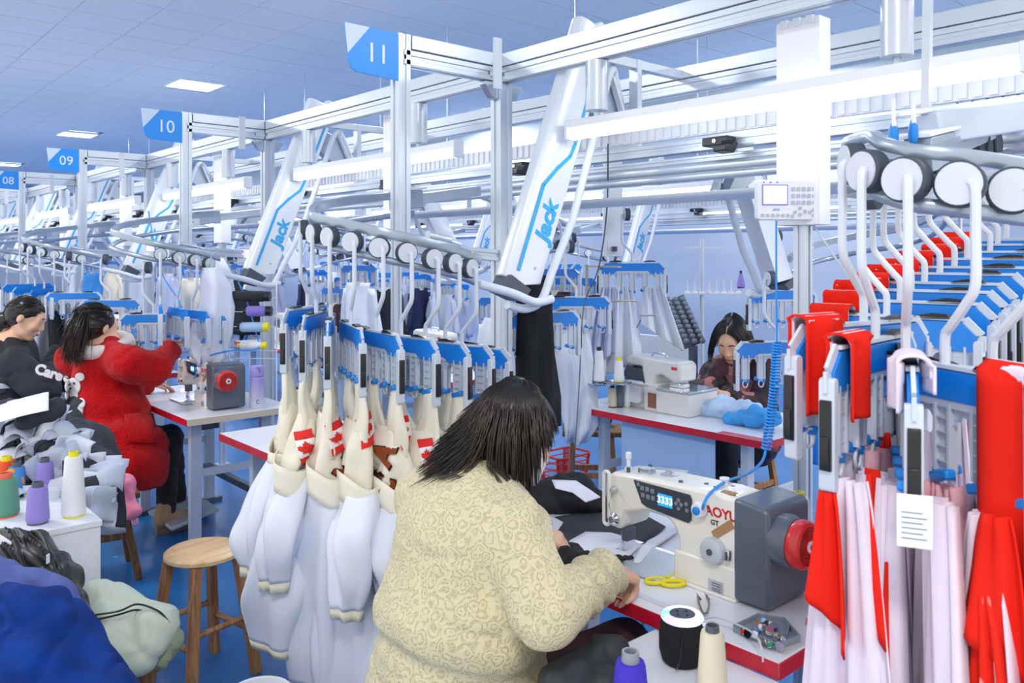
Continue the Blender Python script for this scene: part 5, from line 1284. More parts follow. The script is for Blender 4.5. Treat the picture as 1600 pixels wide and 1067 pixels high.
def draped(name, parent, m, keys, nz_=22, nu=28, seed=0, fold=.3, solid=.003, world=False, org=(0, 0, 0), nx=1.0):
    """keys: (t, x, y, z, halfwidth, halfdepth, turn)"""
    rng = random.Random(seed); ph = rng.uniform(0, 6); secs = []
    for j in range(nz_):
        t = j / (nz_ - 1); x, y, z, hw, hd, tr = interp(keys, t)
        a = Vector((math.cos(tr), math.sin(tr), 0)) * hw; b = Vector((-math.sin(tr), math.cos(tr), 0)) * hd
        secs.append((Vector(org) + Vector((x + .006 * math.sin(6 * t + ph), y + .004 * math.sin(9 * t + ph * 2), z)), a * (1 + .05 * math.sin(7 * t + ph * 1.3)), b, fold * (.15 + .85 * min(1, t * 1.6)), ph + 2.2 * t + .5 * math.sin(5 * t + ph)))
    o = loft(MB(), secs, nu).build(name, m, parent, world=world, smooth=180, solid=solid)
    return o, secs
def project(o, p, d, lift_=.003):
    dg = bpy.context.evaluated_depsgraph_get()
    h, loc, nr, fi = o.evaluated_get(dg).ray_cast(Vector(p), Vector(d))
    if not h: return None
    if nr.dot(Vector(d)) > 0: nr = -nr
    return loc + nr * lift_
def decal(t, o, c, ux, uz, d, poly, m, name, lift_=.003, K=3):
    """project a flat outline (local parent frame) on the cloth o"""
    V = []; n = len(poly); cx = sum(p[0] for p in poly) / n; cz = sum(p[1] for p in poly) / n
    P = [(cx, cz)] + [(cx + (p[0] - cx) * k / K, cz + (p[1] - cz) * k / K) for k in range(1, K + 1) for p in poly]
    for a, b in P:
        q = c + ux * a + uz * b; h = project(o, q - d * .3, d, lift_)
        V.append(h if h is not None else q)
    if max((V[0] - v).length for v in V) > .12: return None
    fs = [(0, 1 + i, 1 + (i + 1) % n) for i in range(n)]
    for k in range(K - 1):
        for i in range(n): fs.append((1 + k * n + i, 1 + (k + 1) * n + i, 1 + (k + 1) * n + (i + 1) % n, 1 + k * n + (i + 1) % n))
    return MB().add(V, fs).build(name, m, t, smooth=180)

def hoodie(hang, ang, label, seed, L=.98, flag=None, wide=.15, lean=0, sleeve=1, letters=None, fwd=0.05):
    """cream-and-white sweatshirt hung by the hem of its cream upper panel; local x runs along the hanger bar"""
    B = hang.location; t = thing('hanging_garment', label, 'garment', (B.x, B.y, B.z), rz=hang.rotation_euler.z, group=None)
    rng = random.Random(seed); x0 = HX + HW - .01; zt = HZ - .19
    # two cream straps up to the clamps
    for k, (xs, sp) in enumerate(((x0 - .02, 1), (x0 - .19, -1))):
        pts = []
        keys = [(0, xs, .0, zt + .035, .02, .010, .2), (.25, xs + .0, .0, zt - .05, .035, .014, .1), (.6, xs - .03 * sp + .01, .0, zt - .14, .06, .024, .1), (1, x0 - .09, 0, zt - .24, .10, .05, 0)]
        draped('strap_panel', t, CG, keys, 12, 22, seed + k, .35)
    up, s1 = draped('upper_panel', t, CG, [(0, x0 - .085, 0, zt - .10, .075, .028, 0), (.4, x0 - .08, 0, zt - .19, .105, .045, 0), (1, x0 - .07, lean * .2, zt - .34, wide * .82, .062, lean)], 14, 30, seed + 3, .28)
    # folded cream band round the opening
    c0 = Vector((x0 - .055, lean * .2, zt - .28)); m = MB()
    def band(u, v):
        a = 2 * PI * u; w = wide * .86 + .006 + .01 * v; d = .07
        sag = -.055 * (.5 + .5 * math.cos(a - .5)) ** 1.0
        return c0 + Vector((math.cos(a) * w, math.sin(a) * d, sag + .045 - .085 * v + .008 * math.sin(3 * a + seed)))
    m.grid(band, 36, 5, True).build('cream_band', CG, t, smooth=180, solid=.004)
    Lb = L - .34
    body, s2 = draped('body', t, WG, [(0, x0 - .065, lean * .2, zt - .30, wide * .84, .062, lean), (.25, x0 - .08, lean * .3, zt - .30 - Lb * .25, wide, .085, lean), (.7, x0 - .10, lean * .35, zt - .30 - Lb * .7, wide * 1.22, .11, lean * 1.3), (1, x0 - .11, lean * .4, zt - .30 - Lb, wide * .98, .095, lean * 1.5)], 36, 44, seed + 9, .34)
    m = MB(); se = s2[-1]; q = [(se[0] + Vector((0, 0, -.0)), se[1] * 1.01, se[2] * 1.01, se[3], se[4]), (se[0] + Vector((0, 0, -.028)), se[1] * .96, se[2] * .96, se[3], se[4])]
    loft(m, q, 40).build('hem_band', CG2, t, smooth=180, solid=.003)
    if sleeve:
        sx = .13 * sleeve; z0 = zt - .36
        sl, s3 = draped('sleeve', t, WG, [(0, x0 - .06 + sx * .5, -.05 * 0, z0 + .05, .06, .05, 0), (.35, x0 - .04 + sx * .85, -.04, z0 - .06, .085, .06, .3), (.7, x0 - .04 + sx * 1.15, -.055, z0 - .17, .07, .05, .6), (1, x0 - .04 + sx * 1.1, -.06, z0 - .27, .045, .036, .9)], 22, 30, seed + 5, .34)
        se = s3[-1]; m = MB(); loft(m, [(se[0], se[1] * 1.02, se[2] * 1.02, se[3], se[4]), (se[0] + Vector((.006, 0, -.03)), se[1] * .95, se[2] * .95, se[3], se[4])], 26).build('cuff', CG2, t, smooth=180, solid=.003)
    bpy.context.view_layer.update()
    # which way is the camera, in the local frame
    cl = basis(t).inverted() @ Vector((0, 0, EYE)); 
    c = Vector((x0 - .08, 0, zt - .16)); vd = (c - cl); vd.z = 0; vd.normalize(); rx = Vector((-vd.y, vd.x, 0)); rx = -rx if (basis(t).to_3x3() @ rx).dot(Vector((CA, -SA, 0))) < 0 else rx
    Z = Vector((0, 0, 1))
    if flag:
        fx, fz, fs_ = flag; cc = c + rx * fx + Z * fz; w = .052 * fs_; h = .105 * fs_
        rot = .2; ux = (rx * math.cos(rot) + Z * math.sin(rot)); uz = (Z * math.cos(rot) - rx * math.sin(rot))
        for a, b, mm, nm in ((.25, .5, FR, 'flag_red_bar'), (-.25, .25, FW, 'flag_white_field'), (-.5, -.25, FR, 'flag_red_bar')):
            poly = [(-w / 2, a * h), (0, a * h), (w / 2, a * h), (w / 2, (a + b) / 2 * h), (w / 2, b * h), (0, b * h), (-w / 2, b * h), (-w / 2, (a + b) / 2 * h)]
            decal(t, up, cc, ux, uz, vd, poly, mm, nm, .008)
        decal(t, up, cc, ux, uz, vd, [(a * w * .85, b * w * .85) for a, b in MAPLE], FR, 'maple_leaf', .011)
    if letters:
        for k, (fx, fz, rot, ch) in enumerate(letters):
            me = text_mesh(ch, .075, .001, bold=.004); cc = c + rx * fx + Z * fz
            for nm, mm, lf, sc in (('letter_shadow', INK, .008, 1.14), ('letter', ORN, .0105, 1.0)):
                m2 = me.copy(); m2.materials.clear(); m2.materials.append(mm); ux = (rx * math.cos(rot) + Z * math.sin(rot)); uz = (Z * math.cos(rot) - rx * math.sin(rot)); bad = 0
                for v in m2.vertices:
                    q = cc + ux * v.co.x * sc + uz * v.co.y * sc; h = project(up, q - vd * .3, vd, lf)
                    if h is None: bad += 1; h = q
                    v.co = h
                if bad < 12:
                    o = bpy.data.objects.new(nm, m2); COL.objects.link(o); o.parent = t; KIDS.setdefault(t.name, []).append(o)
    return t
specs = [(0, dict(flag=None, L=.86, wide=.12)), (1, dict(flag=(-.01, -.07, 1.0), L=.92, wide=.175, lean=-.15, sleeve=1)), (2, dict(flag=(.02, -.02, .95), L=1.02, wide=.14, sleeve=0, letters=[(.05, -.12, .9, 'N')])),
         (3, dict(flag=(.03, .03, .9), L=1.10, wide=.14, sleeve=1)), (4, dict(flag=(.05, .04, .85), L=1.1, wide=.14, sleeve=.8, letters=[(-.01, -.02, 1.2, 'A'), (-.01, -.11, 1.2, 'C')])),
         (5, dict(flag=(.03, -.01, .9), L=1.05, wide=.14, sleeve=0, letters=[(-.02, -.14, .8, 'D')])), (6, dict(L=.92, wide=.13, sleeve=1, letters=[(0, 0, 1.2, 'N'), (-.01, -.07, 1.2, 'I'), (-.02, -.13, 1.2, 'U')])),
         (7, dict(L=.8, wide=.12, sleeve=0)), (8, dict(L=.8, wide=.11, sleeve=0))]
gl = ['cream garment almost hidden at the far left of the hanging row', 'cream and white sweatshirt with a flag, leftmost in front, sleeve pointing left', 'cream and white sweatshirt with flag and an orange N, second from the left',
      'cream and white sweatshirt with a wide cream band, in the middle of the row', 'cream and white sweatshirt with orange letters, behind the middle one', 'cream and white sweatshirt with small flag, left of the worker in beige',
      'cream sweatshirt with big dark orange letters beside the dark hair of the worker', 'plain cream garment with round neck opening behind the worker\'s hair', 'cream garment at the right end of the row behind the worker\'s head']
for k, kw in specs:
    hoodie(HANG11[k][0], 0, gl[k], 20 + k, **kw)
# ================================================================== the nearest loop (right edge of the picture)
P12 = [Vector((3.2, .92, 2.02)), Vector((2.9, .90, 1.97)), Vector((2.6, .87, 1.92)), Vector((2.3, .86, 1.86)), Vector((2.0, .85, 1.80)), Vector((1.75, .83, 1.77)), Vector((1.52, .78, 1.765)),
       W(1333, 256, 1.42), W(1357, 268, 1.34), W(1417, 281, 1.27), W(1500, 288, 1.235), W(1582, 298, 1.24), W(1672, 312, 1.28), W(1770, 330, 1.34)]
L12 = loop_rail(loop_path(P12), 'large blurred grey loop rail with big wheels at the right edge of the picture', up=.047, box_at=20, cyl_at=.93, bh=.62)
R12 = []
def h12(loc, ang, label, full=True, wa=None):
    o = dup(H_FULL, loc, ang, label)
    if wa is not None:
        for ch in KIDS[o.name]:
            if ch.name.startswith('wheel'): ch.rotation_euler = (0, 0, (wa - ang + PI) % (2 * PI) - PI)
            else: ch.rotation_euler = (0, 0, 0)
    else:
        for ch in KIDS[o.name]: ch.rotation_euler = (0, 0, 0)
    R12.append(o); return o
ORD = ['first', 'second', 'third', 'fourth', 'fifth', 'sixth', 'seventh', 'eighth', 'ninth', 'farthest']
for k, (px, py) in enumerate(((1364, 494), (1385, 472), (1402, 455), (1424, 443), (1448, 429), (1471, 419), (1492, 406), (1528, 395), (1540, 384), (1554, 375))):
    r = (px - 800) / 1280; x = .86 * (SA + CA * r) / (CA - SA * r); d = SA * x + CA * .86; z = EYE - (py - 400) / 1280 * d + .28
    h12(Vector((x, .86, z)), R(93 + (k % 3) * 3), f'{ORD[k]} clip hanger of the receding right-hand row behind the big loop')
dirs = [(7, -34, 'front-left clip hanger with black grips and a red strap, nearest tip of the big loop'), (8, -20, 'second front clip hanger of the big loop, red strap folded over its left end'), (9, 3, 'clip hanger turned end-on with a pinned white label, nearest to the camera'),
        (10, 42, 'clip hanger at the right pointing outward with a long red strap'), (11, 58, 'clip hanger cut by the right edge of the picture')]
for i, dl, lb in dirs:
    p = P12[i]; a = math.atan2(-p.y, -p.x) + R({7: -72, 8: -48, 9: -28, 10: -6, 11: 4}[i]); h12(p, math.atan2(-p.y, -p.x) + R(dl), lb, wa=a)
PK = mat('pale_pink_cloth', 'E6DAEA', .8, var=.05, vscale=30, sheen=.1)
PKR = mat('pink_cloth', 'E9AEB9', .8)
RC = mat('red_cloth', 'E8291C', .92, bump=.05, bscale=200, spec=.12)
def speck_mat():
    m = bpy.data.materials.new('red_spotted_cloth'); m.use_nodes = True; N = m.node_tree.nodes; L = m.node_tree.links
    b = N['Principled BSDF']; b.inputs['Roughness'].default_value = .92; b.inputs['Specular IOR Level'].default_value = .12
    tc = N.new('ShaderNodeTexCoord'); v = N.new('ShaderNodeTexVoronoi'); v.inputs['Scale'].default_value = 26; L.new(tc.outputs['Object'], v.inputs[0])
    rp = N.new('ShaderNodeMapRange'); rp.inputs[1].default_value = .28; rp.inputs[2].default_value = .16; L.new(v.outputs['Distance'], rp.inputs[0])
    mx = N.new('ShaderNodeMix'); mx.data_type = 'RGBA'; mx.inputs[6].default_value = lin('EC2F22'); mx.inputs[7].default_value = lin('F3A79A')
    L.new(rp.outputs[0], mx.inputs[0]); L.new(mx.outputs[2], b.inputs['Base Color']); return m
RSP = speck_mat()
def sheet0(name, parent, m, x, y, zt, zb, w0, w1, skew=0, slant=0, fold=.02, ang=0, seed=0, nu=22, nv=26, nfold=2.5, back=None):
    ca, sa = math.cos(ang), math.sin(ang)
    def fn(u, v):
        w = w0 + (w1 - w0) * v ** .8; a = (u - .5) * w; f = fold * (.25 + v) * math.sin(2 * PI * nfold * u + seed + 1.5 * v) + fold * .5 * math.sin(2 * PI * nfold * 1.9 * u + seed * 2)
        return Vector((x + a * ca - f * sa + skew * v, y + a * sa + f * ca, zt + (zb - zt) * v - slant * (u - .5) * v))
    return MB().grid(fn, nu, nv).build(name, m, parent, smooth=180, solid=.003)
sheet = sheet0
def saddle(parent, m, x, w, front, back, seed=0, name='shoulder_strap'):
    def fn(u, v):
        a = x + (u - .5) * w; s_ = v * (front + back + .04) - back - .02
        if s_ < -.02: return Vector((a, .021 + .006 * math.sin(9 * u + seed), HZ + .012 + (s_ + .02)))
        if s_ > .02: return Vector((a + .01 * (s_), -.021 - .008 * math.sin(7 * u + seed), HZ + .012 - (s_ - .02)))
        th = s_ / .02 * PI / 2; return Vector((a, -.021 * math.sin(th), HZ + .012 + .012 * math.cos(th)))
    return MB().grid(fn, 10, 36).build(name, m, parent, smooth=180, solid=.004)
def jersey(hang, label, seed, L=1.0, strap=(.0, .10, .14), red=1, tagged=False, front=0, fs=1, end=1, wf=1.0, sh=0):
    t = thing('hanging_garment', label, 'garment', hang.location, rz=hang.rotation_euler.z); rng = random.Random(seed)
    ex = HX + end * (HW - .045)
    def sheet(nm, t_, m_, x, y, zt_, zb_, w0, w1, *a, **k): return sheet0(nm, t_, m_, x - sh, y * -fs, zt_, zb_, w0, w1 * wf, *a, **k)
    saddle(t, PK if tagged else RC, ex - end * strap[0] - end * .01, .095, strap[1] + .02 * rng.random(), strap[2], seed)
    saddle(t, PK, ex - end * (strap[0] + .013), .088, strap[1] - .02, strap[2] - .02, seed, 'strap_lining').scale = (1, .86, 1)
    zt = HZ - .19; zb = HZ - L
    sheet('body_front', t, PK, ex - end * .03, -.035, zt, zb, .05, .26, .03 * rng.uniform(-1, 1), .12 * rng.uniform(-1, 1), .03, .1, seed)
    sheet('body_back', t, PK, ex - end * .07, .03, zt + .01, zb + .04, .05, .24, .04 * rng.uniform(-1, 1), .1, .03, -.1, seed + 2)
    sheet('side_panel', t, PKR if seed % 2 else PK, ex - end * .15, .0, zt + .01, zb + .12, .05, .16, -.02, -.1, .03, .3, seed + 4)
    if red:
        sheet('red_panel', t, RSP if red == 2 else RC, ex - end * .01, -.052, zt - .10, zb + .10 + .1 * rng.random(),   .015, .19, .02, .22, .022, .25, seed + 1, 14, 20, 1.5)
        sheet('red_tail', t, RC, ex - end * .10, -.045, zb + .32, zb + .02, .07, .22, .02, -.3, .03, .2, seed + 6, 12, 12, 1.2)
        sheet('red_flap', t, RC, ex + end * .0, -.048, zt + .01, zt - .19, .04, .10, .0, .09, .014, .4, seed + 7, 12, 12, 1.2)
    if front:
        sheet0('front_flap', t, RC, ex + end * .05 - sh * .4, .0, zt - .02, zt - .21, .03, .075, 0, .08, .012, 1.45, seed + 3, 14, 14, 1.3)
        sheet0('front_tail', t, RSP if front > 1 else RC, ex + end * .045 - sh * .5, .01, zt - .44, zb + .0, .03, .11, .0, -.16, .02, 1.4, seed + 5, 14, 20, 1.4)
        sheet0('front_lining', t, PK, ex + end * .03 - sh * .5, .02, zt - .0, zb + .10, .06, .22, 0, .1, .02, 1.4, seed + 9, 18, 20, 2.2)
    if tagged:
        MB().box(HX + HW + .018, HX + HW + .020, -.022, .022, HZ - .232, HZ - .16).build('care_label', mat('label_white', 'F0F2F6', .7), t, bev=.001)
        m = MB()
        for k in range(6): m.box(HX + HW + .0203, HX + HW + .0208, -.016, .010 + .005 * (k % 2), HZ - .185 - .007 * k, HZ - .1835 - .007 * k)
        m.build('label_print', mat('print_grey', '8A90A0', .7), t)
    return t
def jl(k): return ['first', 'second', 'third', 'fourth', 'fifth', 'sixth', 'seventh', 'eighth', 'ninth'][k]
for k in range(10): jersey(R12[k], f'white and red jersey on the {ORD[k]} hanger of the receding right-hand row', 40 + k, L=1.05 - .02 * k, red=1 if k < 5 else 0, wf=.7, sh=.13, strap=(.01, .08, .08))
jersey(R12[10], 'pale pink and red jersey on the front-left hanger with a red flap below its grip', 60, 1.05, (.0, .11, .15), wf=.75, sh=.13)
jersey(R12[11], 'pale pink jersey with a red pointed tail on the second front hanger', 61, 1.08, (.02, .10, .12), front=2)
jersey(R12[12], 'white jersey with pinned care label on the end-on hanger, hanging nearest the camera', 62, 1.08, (.0, .05, .04), red=0, tagged=True)
jersey(R12[13], 'spotted red and white jersey with a long red strap near the right edge', 63, 1.05, (.0, .30, .25), red=2, fs=-1)
jersey(R12[14], 'red and white jersey cut by the right edge of the picture', 64, 1.05, (.0, .2, .2), red=2, fs=-1)
# far end of the same conveyor: blue caps on the high line above the big loop
for k in range(6):
    p = W(1500 + 24 * k, 172 - 5 * k, 2.75 - .05 * k)
    t = thing('parked_hanger_head', 'white hanger head with blue pad on the high rail, top right', 'hanger', p, rz=R(30), group='hanger heads on the high rail at top right')
    MB().ell((0, 0, 0), (.018, .014, .05)).build('blue_pad', BLUE, t, smooth=180)
    MB().tube(spline([(-.02, 0, -.05), (-.022, 0, .02), (0, 0, .06), (.024, 0, .045), (.026, 0, 0)], 4), .009, 8).build('head_hook', WPLAS, t)
for px, py in ((1396, 212), (1427, 207)):
    t = thing('parked_hanger_head', 'blue-padded hanger head seen through the big loop, ' + ('left' if px < 1400 else 'right') + ' one of two', 'hanger', W(px, py, 2.0), rz=R(30))
    MB().ell((0, 0, 0), (.017, .012, .035)).build('blue_pad', BLUE, t, smooth=180)
    MB().tube(spline([(-.012, 0, .02), (0, 0, .05), (.0, 0, .09)], 4), .005, 8).build('head_hook', WPLAS, t)
# straight high rail with white side channel behind the big loop
t = thing('high_rail', 'white boxed high rail behind the big loop at the right edge', 'rail', W(1450, 200, 2.2))
a, b = W(1447, 203, 2.15), W(1680, 168, 2.3)
MB().bar(a, b, .09, .085).build('box_channel', mat('rail_white', 'C6D2E4', .4, .2), t, world=True, bev=.006)
MB().bar(a + Vector((0, 0, .05)) - (b - a).normalized() * .10, b + Vector((0, 0, .05)), .03, .012).build('top_strip', WPLAS, t, world=True, bev=.002)
MB().bar(a + Vector((0, 0, .04)), Vector((a.x + .02, a.y, ZT)), .02, .02).build('hanger_strut', ALU, t, world=True)

# ---------------------------------------------------------------- control terminal, hose
def terminal(c, label, s=1.0, rz=R(-38), group=None):
    t = thing('control_terminal', label, 'control panel', c, rz=rz, group=group)
    w, h = .203 * s, .128 * s
    m = MB(); m.prism(rr(w, h, .012 * s, 4), -.012 * s, .018 * s); m.build('housing', WPLAS, t, bev=.003)
    MB().box(-w * .41, -w * .01 - .004, -.0145 * s, -.011 * s, -h * .10, h * .36).build('screen', mat('screen_lilac', 'C9C6FA', .3, emit='CFCBFF', estr=.75), t, bev=.001)
    MB().box(-w * .43, w * .0 - .002, -.0135 * s, -.0118 * s, -h * .13, h * .39).build('screen_frame', mat('frame_lilac', '8C8CE8', .4), t, bev=.001)
    if s > .9:
        bm = mat('key_grey', 'B4BCC8', .5)
        for r_ in range(3):
            for c_ in range(5): MB().prism(rr(.0125, .0125, .003, 2, w * (.07 + .085 * c_), h * (.28 - .17 * r_)), -.0145, -.0115).build('key', bm, t)
        for k in range(6): MB().cyl((-w * .42 + k * .0165, -.0145, -h * .38), (-w * .42 + k * .0165, -.0115, -h * .38), .0055, n=12).build('round_key', bm, t)
        for a, b in ((.1, -.3), (.18, -.36), (.26, -.28), (.18, -.2), (.34, -.3), (.4, -.24), (.4, -.38), (.06, -.4)): MB().cyl((w * a, -.0145, h * b), (w * a, -.0115, h * b), .006, n=12).build('round_key', bm, t)
        for k in range(3): MB().cyl((-w * .4 + .022 * k, -.0135, h * .44), (-w * .4 + .022 * k, -.0115, h * .44), .0022, n=8).build('indicator', RED if k == 0 else DGREY, t)
        text('lettering', 'JACK', .0095, CYAN, t, (-w * .2, -.0125, -h * .24), (1, 0, 0), (0, 0, 1), .0003, shear=.2, bold=.0003)
    MB().bar((0, .018 * s, 0), (0, .07 * s, .0), .03 * s, .03 * s).build('mount', ALU, t)
    return t
c = W(1230, 313, 2.63)
terminal(c, 'large white control terminal with lilac screen and keys on the nearest white duct')
duct_lbl = ['white boxed duct and slim post carrying the control terminal with lilac screen', 'white duct with slim post seen right of the hanging post of sign 11', 'white duct with slim post above the machine of the woman in red', 'small white duct over the heads of the two women at the left']
for k in range(6):
    o_ = thing('service_duct', duct_lbl[k] if k < 4 else 'far white service duct of the near row', 'duct', (2.495, 1.383 + S * k, 0), group=None if k < 4 else 'far white ducts') if k == 0 else dup(o0, (2.495, 1.383 + S * k, 0), label=duct_lbl[k] if k < 4 else 'far white service duct of the near row', group=None if k < 4 else 'far white ducts')
    if k == 0:
        o0 = o_
        MB().box(-.037, .037, -.076, .076, 1.70, 2.37).build('duct', mat('duct_white', 'EFF2F8', .5), o0, bev=.003)
        m = MB(); extrusion(m, (0, 0, 0), (0, 0, 1.70), .045, .045); m.build('post', ALU, o0, bev=.001)
        MB().box(-.05, .05, -.05, .05, 0, .01).build('foot_plate', ALU_D, o0)
        for j in range(3): MB().box(-.05, -.02, -.06 + .045 * j, -.035 + .045 * j, 2.345, 2.372).build('top_clip', WPLAS, o0, bev=.002)
for (x, y, z, nm) in ((2.28, 5.15, 1.60, 'small control terminal with lilac screen beyond the loop rail near sign post 11'), (2.28, 4.62 + 2.4, 1.65, 'small control terminal beside the white column behind sign post 10'), (3.75, 5.2, 1.52, 'small control terminal on the second row, left of the curved rails by the grey wall')):
    terminal(Vector((x, y, z)), nm, .95, R(-30))
# hose from the terminal: straight, coil, then sweeping to the knob of the nearest machine
h = MB(); h.tube(spline([W(1213, 345, 2.62), W(1213, 440, 2.62), W(1214, 535, 2.60)], 4), .0032, 8); A_, B_ = W(1214, 535, 2.6), W(1197, 702, 2.45)
ht = thing('air_hose', 'bright blue air hose, coiled in the middle, running to the knob of the nearest machine', 'hose', W(1197, 702, 2.45))
h.build('straight_hose', HOSE, ht, world=True)
pts = []; ax = (B_ - A_); n = 34
for k in range(n * 12 + 1):
    a = 2 * PI * k / 12; f_ = k / (n * 12); e = Vector((CA, -SA, 0)); g = Vector((SA, CA, 0)); pts.append(A_ + ax * f_ + Vector((.012 * math.sin(PI * f_), 0, 0)) + e * .0125 * math.cos(a) + g * .0125 * math.sin(a))
MB().tube(pts, .0036, 6).build('coil', HOSE, ht, world=True)
MB().tube(spline([B_, W(1190, 722, 2.36), W(1168, 740, 2.25), W(1135, 752, 2.14), W(1110, 770, 2.06), W(1100, 787, 2.03), WX(1098, 795, 1.722)], 6), .004, 8).build('lower_hose', HOSE, ht, world=True)
c2 = MB().tube(spline([W(1100, 600, 4.4), W(1270, 350, 2.66), W(1290, 380, 2.6)][1:] + [W(1330, 440, 2.5), W(1345, 470, 2.5)], 6), .003, 6)
tag(c2.build('terminal_cable', mat('cable_grey', 'C4CAD3')), 'pale cable drooping right from the control terminal', 'cable')
# ================================================================== second row and the rows behind
sew_table(3.35, 4.05, 2.04, 3.32, 'white overlock table with red front edge and taped corner, across the aisle', treadle=False)
sew_table(3.35, 4.05, 4.4, 5.6, 'second-row white table with machines, behind the nearest aluminium post', treadle=False)
for k in range(3): sew_table(3.35, 4.05, 6.8 + 2.4 * k, 8.0 + 2.4 * k, 'distant second-row sewing table', group='distant second-row tables', treadle=False)
tag(MB().box(3.40, 3.405, 2.35, 2.95, .05, .70).build('modesty_cloth', mat('pale_blue_cloth', '9FC0EA', .7)), 'pale blue cloth hanging below the overlock table', 'cloth')
OVW = mat('overlock_white', 'DADBD8', .35, coat=.2)
def overlock(x, y, label, rz=0):
    t = thing('overlock_machine', label, 'sewing machine', (x, y, TT), rz=rz)
    # local: y runs along the table (away = +), x across
    MB().box(-.13, .13, -.24, -.02, .0, .125).build('base', OVW, t, bev=.008)
    MB().box(-.14, .12, -.25, -.03, .125, .137).build('work_plate', mat('plate_bright', 'C9D1DA', .15, .8), t, bev=.003)
    MB().box(-.12, .12, -.02, .07, .0, .15).build('front_housing', OVW, t, bev=.006)
    MB().box(-.124, -.119, -.015, .04, .02, .1).build('brown_window', mat('window_brown', '8A5A48', .25), t, bev=.001)
    YZ = Matrix(((0, 1, 0, 0), (1, 0, 0, 0), (0, 0, 1, 0), (0, 0, 0, 1)))
    MB().prism([(.02, .13), (.02, .19), (-.02, .20), (-.10, .165), (-.145, .17), (-.15, .25), (-.13, .275), (.20, .29), (.235, .275), (.235, .24), (.20, .235), (.12, .235), (.10, .13)], -.08, .07, YZ).build('arm', OVW, t, bev=.012)
    MB().box(-.07, .09, .07, .25, .12, .22).build('grey_housing', DGREY, t, bev=.01)
    MB().prism(rr(.13, .12, .02, 3, 0, 0), -.02, .02, Matrix.Translation((-.1, .16, .09)) @ Matrix.Rotation(R(90), 4, 'Z')).build('socket_panel', WPLAS, t, bev=.003)
    MB().box(-.09, .11, .06, .24, .0, .12).build('motor_block', OVW, t, bev=.01)
    MB().box(-.084, -.08, -.125, -.09, .235, .25).build('red_badge', RED, t)
    MB().tube(spline([(0, .0, .28), (0, .02, .305), (0, .09, .305), (0, .11, .28)], 4), .006, 8).build('top_handle', STEEL, t)
    MB().cyl((-.03, -.12, .17), (-.03, -.12, .137), .004, n=8).build('needle_bar', CHROME, t)
    MB().box(-.06, 0, -.15, -.06, .137, .16).build('presser', CHROME, t, bev=.003)
    MB().cyl((.02, .26, .17), (.02, .29, .17), .05, n=24).build('handwheel', DGREY, t)
    return t
OV = overlock(3.66, 2.84, 'off-white overlock machine on the red-edged table in front of the woman in camouflage')
dup(OV, (3.68, 5.0, TT), label='off-white machine head seen between the hook rods and the nearest post')
dup(OV, (3.68, 7.4, TT), label='off-white overlock machine farther down the second row')
# thread stand with cones at the left end of that table
def thread_stand():
    t = thing('thread_stand', 'metal thread stand with round trays at the left end of the overlock table', 'stand', WZ(917, 622, TT))
    b = WZ(917, 622, TT); sm = mat('stand_beige', 'B5AFA2', .4, .4)
    MB().cyl(b, b + Vector((0, 0, .80)), .009, n=12).build('pole', sm, t, world=True)
    MB().lathe([(0, 0), (.03, 0), (.03, .006), (.012, .01), (0, .01)], 20, b).build('clamp_foot', sm, t, world=True)
    zz = b.z + .14
    for px, r_, dd in ((940, .075, .0), (965, .075, .0)):
        q = W(px, 588, 4.55); q.z = zz + (.004 if px > 950 else 0); MB().lathe([(0, 0), (r_, 0), (r_ + .003, .006), (r_ - .004, .008), (r_ - .006, .003), (0, .003)], 28, q).build('tray', STEEL, t, world=True)
    MB().bar(Vector((b.x, b.y, zz - .008)), W(1010, 604, 4.4), .03, .008).build('tray_bar', sm, t, world=True)
    for px, py, nm in ((975, 469, 0), (0, 0, 1)):
        if nm == 0: MB().tube(spline([b + Vector((0, 0, .55)), W(960, 471, 4.6), W(994, 471, 4.5), W(1000, 480, 4.45), W(1001, 492, 4.42), W(1026, 492, 4.3)], 4), .005, 8).build('guide_arm', sm, t, world=True)
        else: MB().bar(b + Vector((0, 0, .79)), W(968, 417, 4.5), .025, .01).build('guide_bar', sm, t, world=True); MB().bar(W(1001, 500, 4.4), W(995, 512, 4.35), .005, .005).build('guide_pin', DGREY, t, world=True)
    return zz
zz = thread_stand()
def pc(px, z, d): q = W(px, 500, d); q.z = z; return q
cone(pc(936, zz + .01, 4.55), .175, .032, .022, TW, BLACK, 'white thread cone with black core on the left tray of the thread stand')
cone(pc(967, zz + .014, 4.55), .115, .030, .022, TW, YCORE, 'short white thread cone with yellow core on the right tray of the thread stand')
cone(pc(953, zz + .07, 4.9), .16, .026, .018, TW, BLACK, 'white thread cone with black core behind the two on the stand')
for px, m, lb, h_, r_, cr_ in ((957, TCR, 'cream thread cone on the overlock table, hidden partly by the stand', .11, .027, BLACK), (968, TGRY, 'dark grey thread cone standing on the overlock table', .12, .024, BLACK), (980, TW, 'slim white cone with yellow foot on the overlock table', .13, .019, YCORE),
                         (1002, TCR, 'cream thread cone left of the red one on the overlock table', .125, .028, TCR), (1019, TRED, 'red thread cone on the overlock table', .125, .027, BLACK)):
    q = WZ(px, 636, TT); cone(q, h_, r_, r_ * .85, m, cr_, lb, top=.012)
def pile(name, prims, m, label, cat, h=.012, k=.03, amp=.014, s=26, seed=0, parent=None, b=.006):
    o = blob_obj(name, prims, m, parent, h=h, k=k, disp=cloth_disp(amp, s, seed, b))
    if parent is None: tag(o, label, cat)
    return o
LB = mat('sky_blue_cloth', '3FA0EA', .7); LBP = mat('pale_blue_cloth2', 'BFD8F6', .75)
